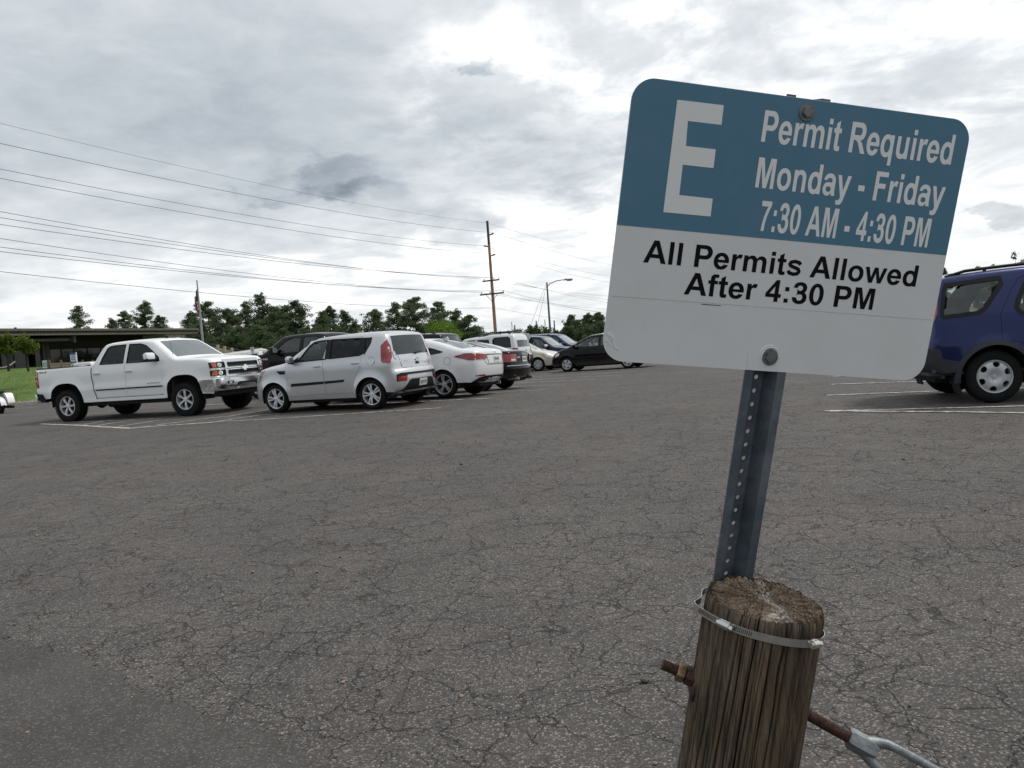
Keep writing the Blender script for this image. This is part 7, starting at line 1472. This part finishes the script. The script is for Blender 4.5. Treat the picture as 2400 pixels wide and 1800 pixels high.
for (off, z, kd) in wires:
    k = cnt.get(kd, 0); cnt[kd] = k + 1; A = np.array([PX + WN[0] * off, Y + WN[1] * off, z])
    # nearer span: meets the sight line through the left picture edge at its own distance
    d = ray(0, left_y[kd][k]); t = ((A[:2]) @ WN) / (d[:2] @ WN); B = np.array([0, 0, CAM_H]) + d * t
    d = ray(1430, right_y[kd][k]); t = ((A[:2]) @ WN) / (d[:2] @ WN); Cc = np.array([0, 0, CAM_H]) + d * t
    def span(P, Q, ext, sag):
        out = []
        L1 = 1.0 + ext
        for s_ in np.linspace(0, L1, 26): p = P + (Q - P) * s_; p = p.copy(); p[2] -= sag * 4 * s_ / L1 * (1 - s_ / L1) - sag * 4 * (1 / L1) * (1 - 1 / L1) * (s_); out.append(p)
        return out
    pts = span(A, B, 0.35, 0.9)[::-1] + span(A, Cc, 0.6, 0.6)[1:]
    mb = MB(); mb.tube([p - A for p in pts], 0.012 if kd != 'top' else 0.008, 5, False); o = mb.build('power_line', M_WIRE, smooth=180); o.location = A
    pos = ['left end', 'middle', 'right end'][k] if kd in ('low', 'high') else ['highest', 'middle', 'lowest'][k] if kd == 'hv' else ''
    tag(o, wl[kd] + ((', at its ' + pos) if kd in ('low', 'high') else (', ' + pos + ' of three') if kd == 'hv' else ''), 'wire', 'wires strung from the utility pole')
# thin guy wires and service drop behind the lamp
for (p0, p1, lb) in (((1279, 668), (1231, 757), 'steeper guy wire slanting down left of the street lamp'), ((1280, 672), (1251, 757), 'shorter guy wire just left of the street lamp')):
    a, b_ = at(*p0, 110), at(*p1, 110); b_[2] -= 2; mb = MB(); mb.tube([(0, 0, 0), b_ - a], 0.02, 5); o = mb.build('guy_wire', M_WIRE); o.location = a; tag(o, lb, 'wire')
for px, py, lb in ((1256.5, 752, 'slim bare pole standing above the green bushes'), (1298.5, 751, 'slim bare pole right of the street lamp'), (1206, 762, 'short thin pole at the left end of the bushes')):
    a = at(px, py, 125); g0 = terrain(0, 125); mb = MB(); mb.tube([(0, 0, 0), (0, 0, a[2] - g0)], [0.15, 0.10], 8); o = mb.build('distant_pole', pmat('far_pole', (0.10, 0.09, 0.085), 0.85), smooth=60); o.location = (a[0], 125, g0); tag(o, lb, 'pole')
M_LAT = pmat('lattice_steel', (0.24, 0.25, 0.26), 0.5, 0.5)
def mast(px, ptop, lb, wd=1.6):
    a = at(px, ptop, 140); g0 = terrain(0, 140); H = a[2] - g0; e = MB()
    for sx, sy in ((1, 1), (1, -1), (-1, 1), (-1, -1)): e.tube([(sx * wd / 2, sy * wd / 2, 0), (sx * wd * .16, sy * wd * .16, H * 0.62), (0, 0, H)], 0.035, 4)
    for k in range(6):
        z0, z1 = H * 0.62 * k / 6, H * 0.62 * (k + 1) / 6; w0, w1 = wd / 2 * (1 - .68 * k / 6), wd / 2 * (1 - .68 * (k + 1) / 6)
        for q in (1, -1): e.tube([(-w0 * q, -w0, z0), (w1 * q, -w1, z1)], 0.025, 4); e.tube([(-w0 * q, w0, z0), (w1 * q, w1, z1)], 0.025, 4)
    o = e.build('lattice_mast', M_LAT); o.location = (a[0], 140, g0); tag(o, lb, 'mast', 'substation masts')
for px, pt_, lb in ((1121, 760, 'lattice mast peeking out behind the small pine'), (1133, 768, 'lattice mast just left of the utility pole'), (1199, 754, 'lattice mast left of the green bushes'), (1276.5, 748, 'lattice mast left of the street lamp')): mast(px, pt_, lb)
gt = empty('substation_frame', (*at(1180, 780, 135)[:2], terrain(0, 135)), 0, 'pale steel bus frame of the substation behind the utility pole', 'substation'); o0 = np.array(gt.location)
for py in (777, 781.5):
    a, b_ = at(1128, py + 4, 135), at(1212, py - 2, 135); mb = MB(); mb.tube([a - o0, b_ - o0], 0.07, 6); mb.build('beam', M_LAT, gt)
for px in (1130, 1150, 1172, 1192, 1210):
    a = at(px, 776 - (px - 1160) * 0.07, 135); mb = MB(); mb.tube([a - o0, (a[0] - o0[0], 0, 0)], 0.08, 6); mb.build('post', M_LAT, gt)

# ------------------------------------------------------------------ trees
def leaf_mat(name, c0, c1, c2, tr=0.0):
    m = bpy.data.materials.new(name); m.use_nodes = True; g = NT(m.node_tree); geo = g.n('ShaderNodeNewGeometry'); co = g.n('ShaderNodeTexCoord').outputs['Object']
    f = g.m('ADD', g.m('MULTIPLY', geo.outputs['Random Per Island'], 0.6), g.m('MULTIPLY', g.sstep(g.noise(co, 0.9, 3, 0.6), 0.3, 0.7), 0.4))
    c = g.ramp(f, [(0.0, c0), (0.55, c1), (1.0, c2)]); b = g.n('ShaderNodeBsdfPrincipled', i_Roughness=0.75, i_0=c); b.inputs['Specular IOR Level'].default_value = 0.25
    t = g.n('ShaderNodeBsdfTranslucent', i_0=c); mx = g.n('ShaderNodeMixShader', i_0=0.38 + tr, i_1=b.outputs[0], i_2=t.outputs[0]); g.n('ShaderNodeOutputMaterial', i_0=mx.outputs[0]); return m
M_PINE = leaf_mat('pine_needles', (0.040, 0.068, 0.032), (0.090, 0.130, 0.062), (0.18, 0.22, 0.10)); M_BARK = pmat('pine_bark', (0.045, 0.030, 0.022), 0.9, nscale=6, namp=0.3)
M_LIME = leaf_mat('bright_leaves', (0.07, 0.14, 0.015), (0.14, 0.24, 0.028), (0.22, 0.32, 0.055), 0.1); M_LEAF = leaf_mat('dark_leaves', (0.028, 0.058, 0.018), (0.055, 0.100, 0.030), (0.10, 0.15, 0.048)); M_YOUNG = leaf_mat('young_leaves', (0.065, 0.11, 0.015), (0.13, 0.18, 0.026), (0.20, 0.24, 0.05), 0.1)
def quads(Pc, nrm, sx, sy, r):
    n = len(Pc); a = r.normal(size=(n, 3)); a -= nrm * (a * nrm).sum(1)[:, None]; a /= np.linalg.norm(a, axis=1)[:, None]; b = np.cross(nrm, a); a *= sx[:, None] / 2; b *= sy[:, None] / 2
    V = np.stack([Pc - a - b * 0.4, Pc - b, Pc + a - b * 0.1, Pc + b], 1).reshape(-1, 3); return V
def plant(name, loc_, H, Rad, label, cat, kind='pine', seed=0, base=0.12, dens=1.0, grp=None, mat=None, lean=0.0):
    r = np.random.default_rng(seed); e = empty(name, loc_, 0, label, cat, grp); tk = MB(); P = []
    nl = 0.0
    top = np.array([lean * H, 0, H]); axis = lambda u: np.array([lean * H * u, 0.12 * math.sin(u * 4 + seed), H * u])
    tr_ = 0.018 * H + 0.03
    if kind == 'pine':
        tk.tube([axis(u) for u in np.linspace(0, 0.97, 9)], [tr_ * (1 - 0.9 * u) + 0.01 for u in np.linspace(0, 0.97, 9)], 7)
        nb = int(34 + 4.6 * H); lob = r.uniform(0.72, 1.18, 10)
        for k in range(nb):
            u = base + (0.99 - base) * (k + r.uniform(0, 1)) / nb; az = r.uniform(0, 6.283); v_ = (u - base) / (1 - base)
            shape = (0.72 + 0.9 * v_) if v_ < 0.30 else (max(0.0, 1 - ((v_ - 0.30) / 0.71) ** 1.45)) ** 0.72 * 0.92 + 0.07
            L = 1.22 * Rad * shape * lob[int(az / 0.6284) % 10] * r.uniform(0.65, 1.12); o_ = axis(u); up_ = r.uniform(-0.12, 0.40) * (0.5 + v_)
            d = np.array([math.cos(az), math.sin(az), up_]); tip = o_ + d * L; mid = o_ + d * L * 0.5 - np.array([0, 0, 0.06 * L])
            tk.tube([o_, mid, tip], [0.018 * L + 0.012, 0.012 * L + 0.008, 0.006], 4, False)
            nc = max(3, int((3.4 + 3.0 * L) * dens))
            for q in range(nc):
                s_ = r.uniform(0.30, 1.05); c_ = o_ + d * L * s_ + r.normal(0, 0.12 * L + 0.08, 3) * np.array([1, 1, 0.55]); P.append((c_, 0.24 + 0.05 * L))
        for q in range(6): P.append((axis(0.96 + 0.01 * q) + r.normal(0, 0.1, 3), 0.22))
        nq = 30; C_ = np.array([p[0] for p in P]); S_ = np.array([p[1] for p in P]); C2 = np.repeat(C_, nq, 0); S2 = np.repeat(S_, nq)
        off = r.normal(size=(len(C2), 3)); off /= np.linalg.norm(off, axis=1)[:, None]; Q = C2 + off * (S2 * r.uniform(0.25, 1.0, len(C2)) ** 0.6)[:, None] * np.array([1.15, 1.15, 0.75])
        nr_ = off * 0.5 + r.normal(size=off.shape) * 0.8; nr_ /= np.linalg.norm(nr_, axis=1)[:, None]; V = quads(Q, nr_, r.uniform(0.05, 0.10, len(Q)), r.uniform(0.14, 0.32, len(Q)), r)
    else:
        ht = base * H; tk.tube([(0, 0, 0), (0.02, 0, ht), (0.0, 0.03, ht + 0.35 * (H - ht))], [tr_, tr_ * 0.75, tr_ * 0.35], 8); cen = np.array([0, 0, ht + (H - ht) * 0.52]); ez = (H - ht) * 0.5
        nb = int(34 * dens)
        for k in range(nb):
            d = r.normal(size=3); d /= np.linalg.norm(d); d[2] = d[2] * 0.9 + 0.1; q = r.uniform(0.35, 0.95) * r.uniform(0.85, 1.12); c_ = cen + d * q * np.array([Rad, Rad, ez]); P.append((c_, 0.26 * Rad + 0.08))
            tk.tube([(0, 0, ht * r.uniform(0.85, 1.2)), cen * 0.5 + c_ * 0.5 - np.array([0, 0, 0.1]), c_], [0.35 * tr_, 0.2 * tr_, 0.006], 4, False)
        lf = {'small': 0.10, 'round': 0.17}[kind]; nq = int(70 * dens * (1.5 if kind == 'small' else 1)); C_ = np.array([p[0] for p in P]); S_ = np.array([p[1] for p in P]); C2 = np.repeat(C_, nq, 0); S2 = np.repeat(S_, nq)
        off = r.normal(size=(len(C2), 3)); off /= np.linalg.norm(off, axis=1)[:, None]; Q = C2 + off * (S2 * r.uniform(0.2, 1.08, len(C2)) ** 0.5)[:, None]
        nr_ = off * 0.5 + r.normal(size=off.shape) * 0.7 + np.array([0, 0, 0.3]); nr_ /= np.linalg.norm(nr_, axis=1)[:, None]; V = quads(Q, nr_, r.uniform(0.6, 1.1, len(Q)) * lf, r.uniform(0.9, 1.5, len(Q)) * lf, r)
    tk.build('trunk', M_BARK, e, smooth=60); MB().add(V, [(4 * i, 4 * i + 1, 4 * i + 2, 4 * i + 3) for i in range(len(V) // 4)]).build('crown', mat or M_PINE, e)
    return e
def tree_at(px, ptop, wpx, Y, label, seed, g0=None, **k):
    a = at(px, ptop, Y); g0 = terrain(0, Y) if g0 is None else g0
    return plant(k.pop('nm', 'pine_tree'), (a[0], Y, g0), a[2] - g0, wpx / FPX * Y / 2, label, k.pop('cat', 'tree'), seed=seed, **k)
TG = 'pines along the far side of the lot'
tree_at(184, 720, 56, 100, 'lone pine rising above the left part of the building roof', 1, base=0.3, dens=0.62, lean=0.0)
tree_at(262, 750, 42, 104, 'low spreading pine at the left of the cluster over the building roof', 2, base=0.3, dens=0.8); tree_at(290, 731, 54, 108, 'rounded pine left of the tallest one over the building roof', 3, base=0.3, dens=0.8)
tree_at(336, 710, 64, 102, 'tallest pine above the building roof', 4, base=0.3, dens=0.9); tree_at(371, 742, 44, 99, 'small pine right of the tallest one over the building roof', 5, base=0.3, dens=0.8)
big = [(446, 733, 62, 96, 'dark pine just left of the flagpole top', 1), (486, 709, 78, 93, 'broad pine just right of the flagpole', 1), (530, 728, 84, 90, 'wide pine between the flagpole and the tallest pine', 1.1), (571, 713, 74, 97, 'open pine just left of the tallest pine', .75), (611, 691, 74, 94, 'tallest pine of the row above the boom truck', .95), (637, 722, 92, 88, 'full dark pine right of the tallest pine', 1.1), (668, 719, 74, 97, 'narrow pine behind the full dark one', 1), (690, 709, 90, 92, 'broad pine above the black pickup roof', 1.05),
  (752, 733, 70, 95, 'shorter pine right of the first gap', 1), (770, 720, 56, 98, 'pointed pine left of the small leaning pair', .95), (806, 731, 54, 100, 'slim pine over the silver hatchback hood', .85), (832, 757, 50, 96, 'lowest pine over the silver hatchback roof', .85), (878, 728, 66, 95, 'rounded pine above the silver hatchback roof', .95), (927, 713, 58, 99, 'slender airy pine over the silver hatchback rear', .8), (970, 702, 84, 92, 'tall dense pine above the silver hatchback tail', 1.15), (1024, 710, 66, 100, 'pine behind the bright green bushy tree', 1), (1070, 729, 48, 103, 'slim pine right of the bright green tree', .85), (1097, 741, 58, 97, 'last pine left of the utility pole', .85), (1119, 776, 34, 94, 'small pine at the foot of the utility pole', .9)]
for i, (px, pt_, w_, Y_, lb, dn) in enumerate(big): tree_at(px, pt_, w_ * 1.1, Y_, lb, 20 + i, base=0.06, dens=dn * 1.25, grp=TG)
for i, (px, pt_, w_, Y_, lb) in enumerate([(470, 762, 70, 84, 'low pine filling the gap below the flagpole'), (560, 770, 84, 83, 'low pine in front of the tallest row'), (610, 768, 80, 82, 'low pine right above the white boom'), (660, 772, 70, 84, 'low pine behind the black pickup'), (720, 768, 60, 86, 'low pine at the right of the black pickup')]): tree_at(px, pt_, w_, Y_, lb, 60 + i, base=0.04, dens=1.1, grp=TG)
tree_at(1033, 741, 90, 86, 'bright green round leafy tree among the dark pines', 80, nm='leafy_tree', kind='round', base=0.12, dens=1.3, mat=M_LIME)
tree_at(632, 818, 34, 70, 'pale green shrub between the boom and the black pickup', 81, nm='shrub', cat='shrub', kind='round', base=0.05, dens=0.8, mat=M_LEAF)
for i, (px, pt_, w_, lb) in enumerate([(1214, 765, 46, 'leftmost green bush behind the parked off roader'), (1234, 760, 40, 'rounded green bush left of the slim pole'), (1250, 762, 34, 'green bush under the slim bare pole'), (1268, 759, 46, 'largest green bush left of the street lamp'), (1288, 768, 40, 'green bush at the foot of the street lamp'), (1304, 774, 34, 'low green bush right of the street lamp')]): tree_at(px, pt_, w_, 112, lb, 90 + i, nm='bush', cat='bush', kind='round', base=0.06, dens=0.9, mat=M_LEAF, grp='bushes behind the cars')
for i, (px, pt_, w_, lb) in enumerate([(1337, 741, 44, 'dark pine at the left end of the group beside the sign'), (1356, 752, 52, 'low dark pine beside the sign'), (1377, 739, 48, 'pointed dark pine left of the permit sign'), (1401, 736, 52, 'tallest dark pine touching the permit sign edge'), (1330, 768, 40, 'low dark pine in front of the group beside the sign'), (1366, 765, 60, 'wide low pine in the group beside the sign'), (1412, 757, 60, 'dark pine half hidden by the permit sign')]): tree_at(px, pt_, w_, 104 - i, lb, 110 + i, base=0.06, dens=1.15, grp='pines beside the permit sign')
for i, (px, pt_, w_, Y_, lb) in enumerate([(2213, 632, 26, 105, 'pine tip showing at the right edge of the permit sign'), (2290, 628, 42, 110, 'low pine above the blue sport utility roof'), (2325, 626, 30, 112, 'small pine above the blue sport utility rear window'), (2384, 596, 62, 80, 'light green tree above the blue sport utility roof')]): tree_at(px, pt_, w_, Y_, lb, 130 + i, base=0.2, dens=0.85, **({'kind': 'round', 'mat': M_LEAF, 'nm': 'leafy_tree'} if i == 3 else {}))
for i, (px, pt_, pb, w_, lb) in enumerate([(14, 776, 866, 40, 'young green tree nearest the left edge in front of the building'), (60, 779, 867, 44, 'young green tree right of its twin in front of the building')]):
    a, b_ = at(px, pt_, 46), at(px + 6, pb, 46); plant('young_tree', (b_[0], 46, b_[2] - 0.1), a[2] - b_[2] + 0.1, w_ / FPX * 46 / 2, lb, 'tree', 'small', 140 + i, base=0.32, dens=0.8, grp='young trees before the building', mat=M_YOUNG)
